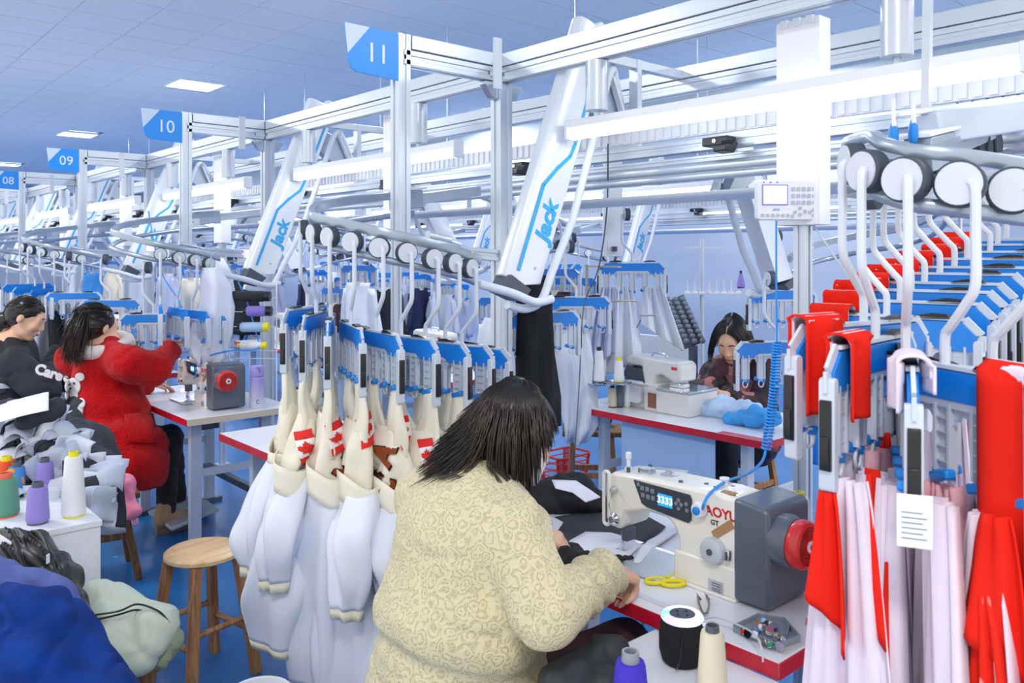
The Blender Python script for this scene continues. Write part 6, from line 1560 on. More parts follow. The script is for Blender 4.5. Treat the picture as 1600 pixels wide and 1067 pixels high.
pile('cut_fabric', [C(W(1090, 646, 4.42), W(1130, 634, 4.30), .035, .05), C(W(1120, 640, 4.35), W(1175, 640, 4.15), .045, .04)], LBP, 'pale blue fabric on the overlock table under the hands of the woman in camouflage', 'fabric', .009, .03, .012, 34, 1)
pile('cut_fabric', [C(W(1143, 655, 4.15), W(1180, 650, 4.05), .035, .045), C(W(1180, 650, 4.1), W(1212, 652, 3.95), .04, .035)], LB, 'bright blue folded fabric on the right end of the overlock table', 'fabric', .009, .03, .012, 36, 5)
for k in range(1): tag(MB().box(3.352, 3.40, 2.045, 2.3, TT + .0006, TT + .002).build('red_label_tape', EDGE), 'red and white tape at the corner of the overlock table', 'tape')
# hanger in front of the woman in camouflage, with light blue garment
hh = dup(H_FULL, W(1204, 436, 3.62), math.atan2(-CA, -SA) + R(-80), 'clip hanger with clear row of arches in front of the woman in camouflage')
for ch in KIDS[hh.name]: ch.rotation_euler = (0, 0, 0)
t = thing('hanging_garment', 'light blue fabric hanging behind the coiled blue hose', 'garment', hh.location, rz=hh.rotation_euler.z)
sheet('panel', t, LB, HX - .17, .0, HZ - .15, HZ - .56, .06, .12, 0, .05, .02, 0, 3)
hh2 = dup(H_FULL, W(1214, 370, 4.3), math.atan2(-CA, -SA) + R(-78), 'clip hanger behind and above the one before the woman in camouflage')
for ch in KIDS[hh2.name]: ch.rotation_euler = (0, 0, 0)
# ---------------------------------------------------------------- mirrored stations of the second row, plain stations of the third and fourth
def rot180(v): return Vector((-v.x, -v.y, v.z))
lofs = Vector(L11.location) - Vector(lf11.location)
lf_far = None
GM = {'white': mat('far_white', 'DDE3F1', .75), 'lilac': mat('far_lilac', 'C5CBE6', .75), 'black': mat('far_black', '1B1D24', .8), 'maroon': mat('far_maroon', '4A2832', .75, col2='2A1B24', vscale=12), 'cream': mat('far_cream', 'E4DDCB', .8), 'blue': mat('far_blue', '4FA4E6', .75), 'navy': mat('far_navy', '2A3358', .75)}
FGP = {}
def far_garment(loc, rz, colour, label, group, L=.62, seed=0):
    key = (colour, seed % 3)
    if key not in FGP:
        t = thing('hanging_garment', label, 'garment', loc, rz=rz, group=group); rng = random.Random(seed * 7 + len(FGP))
        draped('body', t, GM[colour], [(0, HX, 0, HZ - .15, .13, .02, 0), (.3, HX, 0, HZ - .3, .155, .05, .1), (1, HX + rng.uniform(-.04, .04), 0, HZ - .15 - L, .15 + .04 * rng.random(), .06, rng.uniform(-.3, .3))], 14, 26, seed, .4)
        for sx in (-1, 1): draped('sleeve', t, GM[colour], [(0, HX + sx * .13, 0, HZ - .2, .04, .03, 0), (1, HX + sx * (.17 + .03 * rng.random()), .02, HZ - .2 - L * .65, .035, .03, .5)], 8, 14, seed + sx, .3)
        m = MB(); m.grid(lambda u, v: Vector((HX + .06 * math.cos(2 * PI * u), .03 * math.sin(2 * PI * u), HZ - .14 - .035 * v)), 16, 3, True).build('neck_band', GM['cream' if colour != 'black' else 'white'], t, smooth=180)
        FGP[key] = t; return t
    return dup(FGP[key], loc, rz, label, group)
def station(kind, k, x_foot, y_foot, labels, group, idx, cols, rot):
    lf = dup(lf11, Vector((x_foot, y_foot, lf11.location.z)), PI if rot else 0, labels[0], group=group + ' lifts', scale=(.8, 1, .55) if rot else None)
    off = rot180(lofs) if rot else lofs
    lp = dup(L11, Vector(lf.location) + off, PI if rot else 0, labels[1], group=group + ' loops')
    for n_, i in enumerate(idx):
        v = P11[i] - Vector(lf11.location); v = rot180(v) if rot else v; a = outward([Vector(p) for p in P11], i) + (PI if rot else 0)
        p = Vector(lf.location) + v
        od = ['first', 'second', 'third', 'fourth', 'fifth', 'sixth', 'seventh', 'eighth'][n_]
        far_hanger(p, a, f'{od} {labels[2]}', group + ' hangers')
        c = cols[(n_ + k) % len(cols)]
        if c: far_garment(p, a, c, f'{c} {labels[3]}, {od} on it', group + f' {c} garments', seed=n_ + k)
for k in range(7):
    lab = ['slanted lift of the second row seen from behind, number ' , '', '', '']
    nm = ['nearest', 'next one beyond', 'third', 'fourth', 'fifth', 'sixth', 'seventh'][k]
    station('second', k, 3.43, 2.02 + S * k, [f'second-row lift leaning the other way, seen from behind, {nm}', f'loop rail of the second row, {nm}', f'clip hanger on the {nm} loop of the second row', f'garment on the {nm} loop of the second row'],
            'second row', [1, 3, 5, 7, 8, 9, 10, 11] if k else [1], ['white', 'maroon', 'white', 'black', 'lilac', 'cream', 'white', 'blue'] if k else [None], True)
for k in range(5):
    nm = ['nearest', 'second', 'third', 'fourth', 'fifth'][k]
    station('third', k, 6.17, 5.25 + S * k, [f'small slanted lift of the third row by the grey wall, {nm}', f'loop rail of the third row, {nm}', f'small clip hanger on the {nm} loop of the third row', f'small garment on the {nm} loop of the third row'],
            'third row', [1, 4, 6, 8, 10, 12], ['white', 'lilac', 'white', 'navy', 'white'], False)
# garments of the near row, left part of the picture
cl = {1: ['white', None, 'white', 'lilac'], 2: ['white', 'black', 'white', 'lilac', 'cream', 'white'], 3: ['white', 'lilac', 'cream', 'white']}
for n_, (p, a, k) in enumerate(FARG):
    cs = cl.get(k, ['white', 'lilac', 'white', 'black']); c = cs[n_ % len(cs)]
    if c and k > 1: far_garment(p, a, c, f'{c} garment hanging on a far loop of the near row', f'far near-row {c} garments', seed=n_)
# large white garment hung near the hand of the woman in red, and hangers beside it
hA = dup(H_FULL, W(232, 418, 4.9), math.atan2(-CA, -SA) + R(-84), 'front-facing clip hanger right of the red-coated woman\'s head')
hB = dup(H_FULL, W(165, 405, 5.6), math.atan2(-CA, -SA) + R(-80), 'front-facing clip hanger above the head of the woman in red')
hC = dup(H_FULL, W(108, 400, 6.2), math.atan2(-CA, -SA) + R(-76), 'front-facing clip hanger between the two women at the left')
for o in (hA, hB, hC):
    for ch in KIDS[o.name]: ch.rotation_euler = (0, 0, 0)
t = thing('hanging_garment', 'large white garment hanging over the far machine, touched by the woman in red', 'garment', W(333, 560, 4.65))
b = Vector(t.location)
def wd(px, py, d): return W(px, py, d) - b
sc = []
for (px, py, hw, hd, am) in ((330, 418, .05, .03, .2), (334, 445, .085, .04, .25), (338, 480, .095, .05, .3), (335, 520, .10, .055, .35), (328, 550, .10, .06, .4), (332, 572, .07, .05, .4)):
    sc.append((wd(px, py, 4.65), Vector((CA, -SA, 0)) * hw, Vector((SA, CA, 0)) * hd, am, py * .03))
loft(MB(), sc, 34).build('body', mat('white_cloth_big', 'D9DFF0', .75), t, smooth=180, solid=.003)
MB().grid(lambda u, v: wd(300 + 22 * u - 10 * v, 505 + 25 * v + 45 * u * v, 4.6) + Vector((0, 0, .01 * math.sin(9 * u))), 10, 10).build('hanging_corner', mat('white_cloth_big', 'D9DFF0'), t, smooth=180, solid=.003)
MB().cyl(wd(330, 420, 4.65), wd(330, 395, 4.65), .004, n=8).build('hook', STEEL, t)
dup(t, Vector(t.location) + Vector((.42, 1.0, .05)), label='white garment hanging behind the large one over the far machine')
# dark garments hanging behind the nearest slanted lift
t = thing('hanging_garment', 'long black garment hanging under the nearest slanted lift', 'garment', W(840, 560, 3.75)); b = Vector(t.location)
sc = [(W(px, py, 3.75) - b, Vector((CA, -SA, 0)) * hw, Vector((SA, CA, 0)) * .06, am, py * .02) for (px, py, hw, am) in ((838, 430, .05, .1), (836, 470, .075, .2), (838, 540, .088, .3), (842, 620, .098, .35), (850, 665, .07, .4))]
loft(MB(), sc, 34).build('body', mat('black_cloth', '191B21', .8, bump=.1, bscale=80), t, smooth=180, solid=.003)
MB().grid(lambda u, v: W(806 + 34 * u, 455 + 28 * v + 6 * u, 3.68 - .01 * math.sin(3 * u)) - b, 8, 6).build('folded_flap', mat('black_cloth', '191B21'), t, smooth=180, solid=.004)
hD = dup(H_FULL, W(842, 395, 3.80), math.atan2(-CA, -SA) + R(-60), 'clip hanger holding the long black garment')
t = thing('hanging_garment', 'crumpled white garment hanging to the table level, right of the long black one', 'garment', W(905, 600, 4.6)); b = Vector(t.location)
sc = [(W(px, py, 4.6) - b, Vector((CA, -SA, 0)) * hw, Vector((SA, CA, 0)) * .07, am, py * .03) for (px, py, hw, am) in ((893, 500, .09, .3), (897, 560, .11, .4), (903, 620, .11, .45), (906, 665, .09, .45), (898, 690, .06, .5))]
loft(MB(), sc, 34).build('body', GM['white'], t, smooth=180, solid=.003)
hE = dup(H_FULL, W(892, 385, 4.5), math.atan2(-CA, -SA) + R(-80), 'clip hanger with blue bar right of the long black garment')
hF = dup(H_FULL, W(980, 335, 4.75), math.atan2(-CA, -SA) + R(-86), 'clip hanger above the thread stand holding white panels')
for o in (hD, hE, hF):
    for ch in KIDS[o.name]: ch.rotation_euler = (0, 0, 0)
t = thing('hanging_garment', 'white panels with a blue stripe hanging above the thread stand', 'garment', hF.location, rz=hF.rotation_euler.z)
sheet('panel', t, GM['white'], HX + .06, 0, HZ - .14, HZ - .62, .12, .26, 0, .1, .03, 0, 3); sheet('panel', t, GM['white'], HX - .12, .02, HZ - .14, HZ - .44, .1, .24, -.06, -.15, .03, 0, 6); sheet('panel', t, GM['lilac'], HX + .15, .04, HZ - .14, HZ - .55, .08, .16, .04, .05, .03, 0, 8)
sheet('blue_stripe', t, BLUE, HX + .0, -.06, HZ - .16, HZ - .5, .016, .02, -.02, 0, .004, 0, 1, 4, 14)
# things on the floor behind: basket, stool, blue tub, pegboard of spools
def basket(c, s, m, label):
    t = thing('basket', label, 'basket', c)
    for z, k in ((.0, .84), (.2 * s, 1.0)):
        pts = [Vector((a * k * s * .16, b * k * s * .12, z)) for a, b in rr(2, 2, .3, 3)]; MB().tube(pts, .008 * s, 6, closed=True).build('rim' if z else 'base_rim', m, t)
    P_ = rr(2, 2, .3, 6); m_ = MB()
    for a, b in P_: m_.bar((a * .84 * s * .16, b * .84 * s * .12, 0), (a * s * .16, b * s * .12, .2 * s), .006 * s, .006 * s)
    for z in (.06, .11, .16):
        k = .84 + .16 * z / .2; m_.tube([Vector((a * k * s * .16, b * k * s * .12, z * s)) for a, b in P_], .005 * s, 5, closed=True)
    m_.build('lattice', m, t); MB().box(-.13 * s, .13 * s, -.1 * s, .1 * s, 0, .008).build('base', m, t)
    return t
basket(W(882, 752, 5.82), 1.0, mat('basket_red', 'E0301E', .4), 'red plastic basket on the floor behind the black cloth pile')
t_ = WZ(925, 790, 0.0)
stool(t_.x, t_.y, .50, OLDW, LEGW, 'brown wooden bench under the hanging white garment behind the aisle', round_=False, r=.19, rz=R(-45), spread=.03)
pile('folded_cloth', [C((t_.x - .1, t_.y + .02, .54), (t_.x + .1, t_.y - .02, .54), .05, .06)], GM['black'], 'dark cloth heap on the brown bench', 'cloth', .016, .04, .012, 20, 2)
bl = mat('tub_blue', '1550D8', .4)
t = thing('plastic_tub', 'blue plastic tub with bagged parts, seen left of the nearest post', 'tub', Vector((3.6, 5.35, TT)))
MB().lathe([(.10, 0), (.15, .12), (.158, .125), (.15, .13), (.142, .125), (.095, .01), (0, .01)], 28).build('shell', bl, t); 
blob_obj('clear_bag', [E(Vector(t.location) + Vector((0, 0, .10)), (.11, .11, .06))], WPLAS, t, h=.014, disp=cloth_disp(.012, 40))
# horizontal spools on the rack beside sign post 10's lower part
rk = thing('spool_rack', 'thin white wire rack holding horizontal spools left of the tall post', 'rack', WZ(375, 640, TT))
for px in (358, 432): MB().cyl(W(px, 560, 4.75), W(px, 440, 4.75), .004, n=8).build('upright', WPAINT, rk, world=True)
for py in (465, 487, 510, 548, 560): MB().bar(W(356, py, 4.76), W(434, py, 4.76), .005, .005).build('wire', WPAINT, rk, world=True)
for px in (358, 432): MB().cyl(W(px, 560, 4.75), Vector((W(px, 560, 4.75).x, W(px, 560, 4.75).y, TT)), .005, n=8).build('leg', WPAINT, rk, world=True)
ax = Vector((CA, -SA, 0))
for px, py, m, r_, ln, lb in ((362, 463, TBLK, .031, .19, 'black horizontal spool at the top of the wire rack'), (386, 486, THR('violet', '8F7CD8'), .03, .11, 'lavender horizontal spool on the wire rack'), (376, 511, TLBL, .028, .13, 'pale blue horizontal spool with yellow end on the wire rack'), (376, 540, TW, .022, .12, 'white horizontal spool with yellow ends, lowest on the wire rack')):
    q = W(px, py, 4.68); t = thing('thread_spool', lb, 'thread spool', q)
    MB().lathe([(0, 0), (r_ * .8, 0), (r_, .01), (r_, ln - .01), (r_ * .8, ln), (0, ln)], 22, (0, 0, 0), ax).build('thread', m, t)
    MB().lathe([(0, -.018), (r_ * .6, -.018), (r_ * .62, 0), (0, 0)], 18, (0, 0, 0), ax).build('spool_end', BLACK if 'ends' not in lb else YCORE, t)
    MB().lathe([(0, ln), (r_ * .95, ln), (r_ * .95, ln + .03), (0, ln + .03)], 18, (0, 0, 0), ax).build('spool_end', BLACK if py < 500 else YCORE, t)
# lavender flask on the far table
t = thing('flask', 'lavender to white gradient flask on the far table by the post', 'bottle', WZ(401, 636, TT))
gm = bpy.data.materials.new('flask_gradient'); gm.use_nodes = True; N = gm.node_tree.nodes; L = gm.node_tree.links; bb = N['Principled BSDF']; bb.inputs['Roughness'].default_value = .35
tc = N.new('ShaderNodeTexCoord'); sx = N.new('ShaderNodeSeparateXYZ'); L.new(tc.outputs['Object'], sx.inputs[0]); rp = N.new('ShaderNodeMapRange'); rp.inputs[1].default_value = .03; rp.inputs[2].default_value = .15; L.new(sx.outputs[2], rp.inputs[0])
mx = N.new('ShaderNodeMix'); mx.data_type = 'RGBA'; mx.inputs[6].default_value = lin('DCDCF0'); mx.inputs[7].default_value = lin('A79AE0'); L.new(rp.outputs[0], mx.inputs[0]); L.new(mx.outputs[2], bb.inputs['Base Color'])
MB().lathe([(0, 0), (.036, 0), (.039, .006), (.039, .165), (.036, .172), (0, .172)], 28).build('body', gm, t)
MB().lathe([(0, .174), (.037, .174), (.038, .18), (.038, .222), (.033, .234), (0, .236)], 28).build('lid', mat('lid_lavender', 'A79AE0', .35), t)
MB().tube(spline([(-.02, -.034, .23), (-.0, -.045, .225), (.01, -.045, .2), (.005, -.038, .19)], 4), .004, 6).build('lid_loop', mat('lid_lavender', 'A79AE0'), t)
text('emblem', 'C', .03, DGREY, t, (-.012, -.0395, .035), (CA, -SA, 0), (0, 0, 1), .0004)
# hose at the machine of the woman in red, cables
tag(MB().tube(spline([W(372, 440, 4.7), W(385, 470, 4.7), W(400, 520, 4.7), W(402, 545, 4.65), W(360, 548, 4.6), W(320, 560, 4.6), WX(303, 592, 1.72)], 6), .004, 6).build('air_hose', HOSE), 'thin blue hose leading to the machine of the woman in red', 'hose')
tag(MB().tube(spline([W(950, 225, 3.5), W(948, 330, 3.9), W(935, 420, 4.2), W(912, 480, 4.35), W(905, 600, 4.2), W(898, 700, 4.1), W(890, 735, 4.3)], 6), .0035, 6).build('power_cable', mat('cable_dark', '5E6672', .5)), 'thin dark cable hanging in the aisle from the second row', 'cable')
tag(MB().tube(spline([W(232, 330, 5.6), W(250, 420, 5.6), W(280, 470, 5.55), W(290, 500, 5.5)], 6), .004, 6).build('air_hose', HOSE), 'thin blue hose dangling behind the woman in red', 'hose')
# white partition and grey pegged rack behind the overlock machine
tag(MB().box(4.9, 4.93, 3.6, 4.1, 0, 1.0).build('white_board', WPAINT, bev=.004), 'white board standing left of the woman in camouflage', 'board')
t = thing('cone_rack', 'cone rack with a row of pegs on a pole behind the overlock table', 'rack', (0, 0, 0)); q = WZ(1097, 560, 0); q = W(1097, 560, 5.6); t.location = (q.x, q.y, 0)
MB().cyl((0, 0, 0), (0, 0, 1.72), .014, n=12).build('pole', GPLAS, t); e = Vector((CA, -SA, 0))
MB().box(-.2, .2, -.2, .2, 0, .02).build('foot', DGREY, t, bev=.003)
MB().bar(e * -.12 + Vector((0, 0, 1.34)), e * .28 + Vector((0, 0, 1.34)), .06, .012, mi=0).build('peg_bar', GPLAS, t)
for k in range(8):
    q = e * (-.10 + .05 * k) + Vector((0, 0, 1.346)); MB().lathe([(0, 0), (.018, 0), (.018, .012), (.004, .014), (.003, .09), (0, .09)], 12, q).build('peg', WPLAS, t)
cone(Vector(t.location) + e * .265 + Vector((0, 0, 1.38)), .10, .028, .014, TLAV, BLACK, 'lavender cone on the right end of the peg rack')
MB().bar(e * -.12 + Vector((0, 0, 1.66)), e * .15 + Vector((0, 0, 1.66)), .012, .012).build('guide_rail', GPLAS, t)
# sloped grey rack with pegs and a dark machine below
t = thing('bobbin_board', 'sloping dark board covered with rows of grey pegs behind the overlock machine', 'board', W(1062, 520, 5.2)); b = Vector(t.location); A0, B0 = W(1050, 468, 5.3) - b, W(1083, 540, 5.1) - b
MB().bar(A0, B0, .16, .015, (SA, CA, .3)).build('board', DSTEEL, t, bev=.002)
m = MB(); d = (B0 - A0)
for i in range(10):
    for j in range(3): q = A0 + d * (i + .5) / 10 + Vector((CA, -SA, 0)) * (.05 * (j - 1)) + Vector((-.03, -.04, .02)); m.ell(q, (.02, .02, .018), None, 8, 5)
o = m.build('pegs', mat('peg_grey', '7D8796', .5), t, smooth=180)
MB().bar(B0, Vector((B0.x, B0.y, -b.z)), .04, .04).build('stand', DSTEEL, t); MB().box(-.2, .2, -.2, .2, -b.z, -b.z + .03).build('foot', DSTEEL, t)
# wall cabinet and socket box on the far column
t = thing('socket_box', 'white electric socket column with a plugged-in cable beside the second-row rail', 'socket box', W(957, 380, 4.9)); e = Vector((CA, -SA, 0))
b = Vector(t.location)
MB().box(-.055, .055, -.04, .04, -.08, .42).build('duct', WPLAS, t, bev=.003); MB().box(-.035, .035, -.045, -.04, -.06, .02).build('socket', WPAINT, t, bev=.002); MB().box(-.012, .018, -.07, -.045, -.05, -.02).build('plug', DGREY, t, bev=.003)
MB().box(-.05, .05, -.05, .05, .42, ZT - b.z).build('riser', ALU, t, bev=.003); t.rotation_euler = (0, 0, R(-40))
# ================================================================== carts, cones and coats at the lower left
t = thing('side_cart', 'white box cart with speckled front panel that carries thread cones and the scrap pile', 'cart', (.2, 3.2, 0))
cx = WZ(160, 812, TT)
X1, Y0 = cx.x, cx.y
spk = mat('white_board', 'E4E7EE', .5, var=.05, vscale=50)
MB().box(X1 - 1.2, X1, Y0, Y0 + .7, TT - .02, TT).build('top_board', spk, t, world=True, bev=.002)
MB().box(X1 - 1.19, X1 - .004, Y0 + .004, Y0 + .022, .08, TT - .02).build('front_panel', spk, t, world=True, bev=.002)
MB().box(X1 - .022, X1 - .004, Y0 + .022, Y0 + .69, .08, TT - .02).build('side_panel', spk, t, world=True, bev=.002)
MB().box(X1 - 1.19, X1 - 1.17, Y0 + .022, Y0 + .69, .08, TT - .02).build('side_panel', spk, t, world=True, bev=.002)
MB().box(X1 - 1.19, X1 - .004, Y0 + .67, Y0 + .69, .08, TT - .02).build('back_panel', spk, t, world=True, bev=.002)
for a in (X1 - .08, X1 - 1.1):
    for b in (Y0 + .08, Y0 + .6): MB().cyl((a, b - .015, .04), (a, b + .015, .04), .04, n=16).build('castor', DGREY, t, world=True)
for (px, py, m, core, h_, r0, r1, lb) in ((115, 806, TW, YCORE, .195, .037, .027, 'tall white thread cone with yellow ends on the left cart'), (59, 817, TLAV, GCORE, .115, .034, .029, 'lavender thread cone with grey core at the front of the left cart'),
    (8, 806, TGRN, mat('core_coral', 'E86A50', .5), .125, .042, .036, 'green thread cone with coral core at the left edge'), (70, 772, TLAV, GCORE, .115, .032, .026, 'lavender thread cone standing behind the front one'),
    (26, 775, TBLU, GCORE, .105, .03, .026, 'blue thread cone with grey core behind the green one'), (10, 772, TORG, YCORE, .12, .034, .030, 'orange thread cone behind the green one'), (24, 752, TORG, YCORE, .13, .028, .026, 'second orange thread cone farther back on the left cart')):
    q = WZ(px, py, TT); cone(q, h_, r0, r1, m, core, lb, top=.016)
MB_ = MB().tube([WZ(19, 778, TT) + Vector((.03 * math.cos(a), 0, .05 + .045 * math.sin(a))) for a in [2 * PI * k / 16 for k in range(16)]], .009, 8, closed=True)
tag(MB_.build('orange_loop', mat('loop_orange', 'F5A21E', .4)), 'orange plastic loop leaning on the cones at the left edge', 'loop')
GCL = mat('scrap_grey', 'B9C2D6', .8); NCL = mat('scrap_charcoal', '2B2F3A', .8); WCL = mat('scrap_pale', 'D4DAE8', .8)
# scrap pile: core plus many separate flaps
core = blob_obj('fabric_pile', [E(W(60, 722, 3.35), (.30, .22, .16)), E(W(20, 690, 3.5), (.32, .22, .15)), E(W(120, 745, 3.25), (.16, .16, .13)), E(W(40, 760, 3.4), (.3, .2, .12))], NCL, None, h=.016, k=.06, disp=cloth_disp(.022, 14, 7, .010))
tag(core, 'heap of charcoal sewn pieces on the left cart', 'fabric pile')
rng = random.Random(21)
def flap(c, size, m, tilt, spin, label, group, name='fabric_scrap', curl=.04):
    """a cut piece of cloth with curled edges lying on the heap"""
    M_ = Matrix.Translation(c) @ Matrix.Rotation(spin, 4, 'Z') @ Matrix.Rotation(tilt, 4, 'X'); a, b = size; ph = rng.uniform(0, 6)
    def fn(u, v):
        x = (u - .5) * a * (1 - .35 * v * (1 if ph > 3 else .2)); y = -(v) * b
        z = curl * math.sin(PI * u * 1.3 + ph) * (.4 + v) + .5 * curl * math.sin(2 * PI * v + ph * 2) - .5 * b * v * v
        return M_ @ Vector((x, y, z))
    o = MB().grid(fn, 12, 12).build(name, m, None, smooth=180, solid=.003); tag(o, label, 'fabric', group); return o
for k in range(52):
    px = rng.uniform(-10, 165); top = 628 if px < 70 else 628 + (px - 70) * .95
    py = rng.uniform(top + 6, 770) if k % 3 else top + rng.uniform(0, 30); d = 3.35 - (py - 640) * .0022
    m = rng.choice([GCL, WCL, GCL, NCL, WCL]); nm = {GCL: 'grey', WCL: 'pale grey', NCL: 'charcoal'}[m]
    flap(W(px, py - 8, d - .16), (rng.uniform(.08, .19), rng.uniform(.09, .19)), m, R(rng.uniform(15, 70)), -math.atan2(SA, CA) + rng.uniform(-.9, .9), f'{nm} cut piece at the ' + ('top' if py < top + 45 else 'foot' if py > 730 else 'middle') + ' of the heap, ' + ('left' if px < 45 else 'right' if px > 105 else 'centre') + (', pointing down' if k % 2 else ', lying flat'), f'{nm} pieces on the left cart heap')
flap(W(158, 712, 3.05), (.14, .30), WCL, R(80), -math.atan2(SA, CA) + .1, 'long pale piece falling off the right side of the left cart', None, curl=.025)
flap(W(70, 762, 2.85), (.12, .14), WCL, R(75), -.6, 'pale strip looped over the front lavender cone', None, curl=.03)
tag(blob_obj('folded_piece', [C(W(35, 660, 3.05), W(84, 638, 3.1), .03, .032), C(W(84, 638, 3.1), W(92, 628, 3.15), .03, .02)], NCL, h=.01, k=.03, disp=cloth_disp(.008, 30, 2)), 'charcoal piece folded over the top of the heap', 'fabric')
sh_ = MB().grid(lambda u, v: W(-20 + 96 * u, 640 - 28 * u * (1 - .1 * v) + 26 * v - 2 * math.sin(PI * u), 3.08 - .12 * v), 10, 5).build('paper_sheet', mat('paper', 'EEF1F8', .7), solid=.0015, smooth=180); tag(sh_, 'white work sheet lying on top of the charcoal heap', 'paper')
# pale cart edge in front of the woman in black
t = thing('side_cart', 'pale topped cart with dark side in front of the woman in black', 'cart', (.5, 5.0, 0)); q = WZ(96, 592, .80)
MB().box(q.x - .9, q.x, q.y, q.y + .35, .77, .80).build('top_board', WPAINT, t, world=True, bev=.004)
MB().box(q.x - .88, q.x - .02, q.y + .02, q.y + .33, .1, .77).build('body', DSTEEL, t, world=True, bev=.004)
MB().box(q.x - .86, q.x - .04, q.y + .04, q.y + .31, 0, .1).build('plinth', BLACK, t, world=True)
# pink cloth on the old stool
PNK = mat('pink_cloth_hot', 'F08AA8', .75); PNK2 = mat('pink_plaid', 'E27CA6', .8, col2='F2C8DA', vscale=70)
pile('seat_cloth', [C(W(168, 752, 3.98), W(195, 760, 3.95), .05, .055), C(W(196, 765, 3.93), W(208, 800, 3.9), .03, .035)], PNK, 'pink cloth bundled over the old dark stool', 'cloth', .01, .03, .010, 28, 4)
pile('seat_cloth', [C(W(178, 790, 4.05), W(186, 822, 4.05), .035, .03), C(W(205, 800, 4.0), W(212, 815, 4.0), .02, .02)], PNK2, 'pink checked cloth hanging below the old dark stool seat', 'cloth', .01, .03, .008, 40, 6)
# low bench with coats in the lower left corner
t = thing('low_bench', 'white low shelf cart under the pile of coats at the lower left', 'cart', (.45, 2.2, 0))
bx = W(110, 990, 2.2)
MB().box(-.35, .62, 2.02, 2.5, .40, .43).build('shelf', WPAINT, t, world=True, bev=.003)
for a in (-.3, .57):
    for b in (2.07, 2.45): MB().cyl((a, b, 0), (a, b, .40), .018, n=12).build('leg', WPAINT, t, world=True)
MB().box(-.3, W(66, 940, 2.32).x, 2.33, 2.345, .43, W(66, 898, 2.32).z).build('back_rail', WPAINT, t, world=True, bev=.004)
NAVY = mat('blue_velvet', '04388E', .85, col2='032A6C', vscale=9, bump=.1, bscale=200, spec=.2)
def wav(a, s, seed, b=.004): return lambda P, N: a * 1.3 * (lambda q: np.abs(q) * 2 - 1)(np.sin(.5 * ((P[:, 0] * .8 - P[:, 1] * .5 + P[:, 2] * 1.1) * s + 2.4 * nz(P, 5, seed)))) + b * nz(P, 40, seed) + a * .9 * crease(P * np.array([1, .8, 1.3]), 15, seed + 2, .15)
tag(blob_obj('blue_coat', [C(W(-60, 975, 2.0), W(80, 985, 1.98), .075, .07), C(W(80, 985, 1.98), W(165, 1050, 1.9), .07, .05), C(W(-20, 1060, 1.85), W(165, 1095, 1.85), .10, .075), C(W(-60, 1120, 1.8), W(150, 1140, 1.8), .12, .10), C(W(5, 935, 2.0), W(40, 962, 1.95), .03, .035)], NAVY, h=.008, k=.045, disp=wav(.014, 34, 3, .006)),
    'bright blue velvet coat heaped in the lower left corner', 'coat')
tag(blob_obj('quilted_jacket', [C(W(-30, 900, 2.12), W(80, 935, 2.08), .05, .045), C(W(20, 905, 2.12), W(120, 965, 2.05), .035, .03)], mat('dusky_blue', '4C5C9C', .8, bump=.3, bscale=50), h=.009, k=.04, disp=wav(.008, 60, 5, .004)), 'dusky blue jacket between the blue coat and the black one', 'jacket')
def heap_cloth(name, Q, D, m, label, cat, amp=.03, seed=0, n=44, freq=9):
    """a cloth sheet thrown over things: corners tl, tr, br, bl in sight with their distances, folds running across it"""
    U, V_ = np.meshgrid(np.linspace(0, 1, n), np.linspace(0, 1, n), indexing='xy'); P_ = np.stack([U, V_ * 1.2, 0 * U], -1)
    f_ = amp * nz(P_, freq, seed) + amp * .9 * crease(P_ * np.array([1, .55, 1]), freq * 1.5, seed + 4, .2)
    def fn(u, v):
        i, j = round(u * (n - 1)), round(v * (n - 1)); w = [(1 - u) * (1 - v), u * (1 - v), u * v, (1 - u) * v]
        px = sum(a * q[0] for a, q in zip(w, Q)); py = sum(a * q[1] for a, q in zip(w, Q)); d = sum(a * b for a, b in zip(w, D)) - .06 * math.sin(PI * u) * math.sin(PI * min(1, v + .1))
        p = W(px, py - 6 * math.sin(PI * u), d); dr = (p - Vector((0, 0, EYE + .6))).normalized(); return p + dr * float(f_[j, i])
    o = MB().grid(fn, n, n).build(name, m, None, smooth=180, solid=.004); tag(o, label, cat); return o
BSAT = mat('black_satin', '1E2025', .45, col2='121417', vscale=10)
heap_cloth('black_jacket', [(-30, 830), (62, 832), (150, 975), (-30, 990)], [2.5, 2.46, 2.2, 2.12], BSAT, 'black shiny jacket draped beside the white cart with a small white tag', 'jacket', .03, 9)
tag(blob_obj('black_sleeve', [C(W(60, 850, 2.48), W(105, 905, 2.36), .035, .035), C(W(105, 905, 2.36), W(132, 965, 2.26), .035, .022)], BSAT, h=.008, k=.03, disp=cloth_disp(.010, 24, 4, .004)), 'black shiny sleeve lying at the right side of the black jacket', 'jacket')
q = W(75, 880, 2.27); tag(MB().bar(q, q + Vector((0, .0, .025)), .014, .002, (CA, -SA, .2)).build('garment_tag', WPLAS), 'small white printed tag on the black shiny jacket', 'tag')
tag(MB().grid(lambda u, v: W(-15 + 40 * u * (1 - v * .3), 825 + 12 * v + 26 * u, 2.38), 6, 4).build('paper_slip', mat('paper', 'EEF1F8'), solid=.002), 'white paper corner above the black jacket', 'paper')
PUFF = mat('sage_puffer', 'B4BFB0', .55, bump=.08, bscale=40)
t = thing('puffer_coat', 'pale sage puffer coat with black piping and a fur edge, folded beside the wooden stool', 'coat', W(205, 985, 2.35))
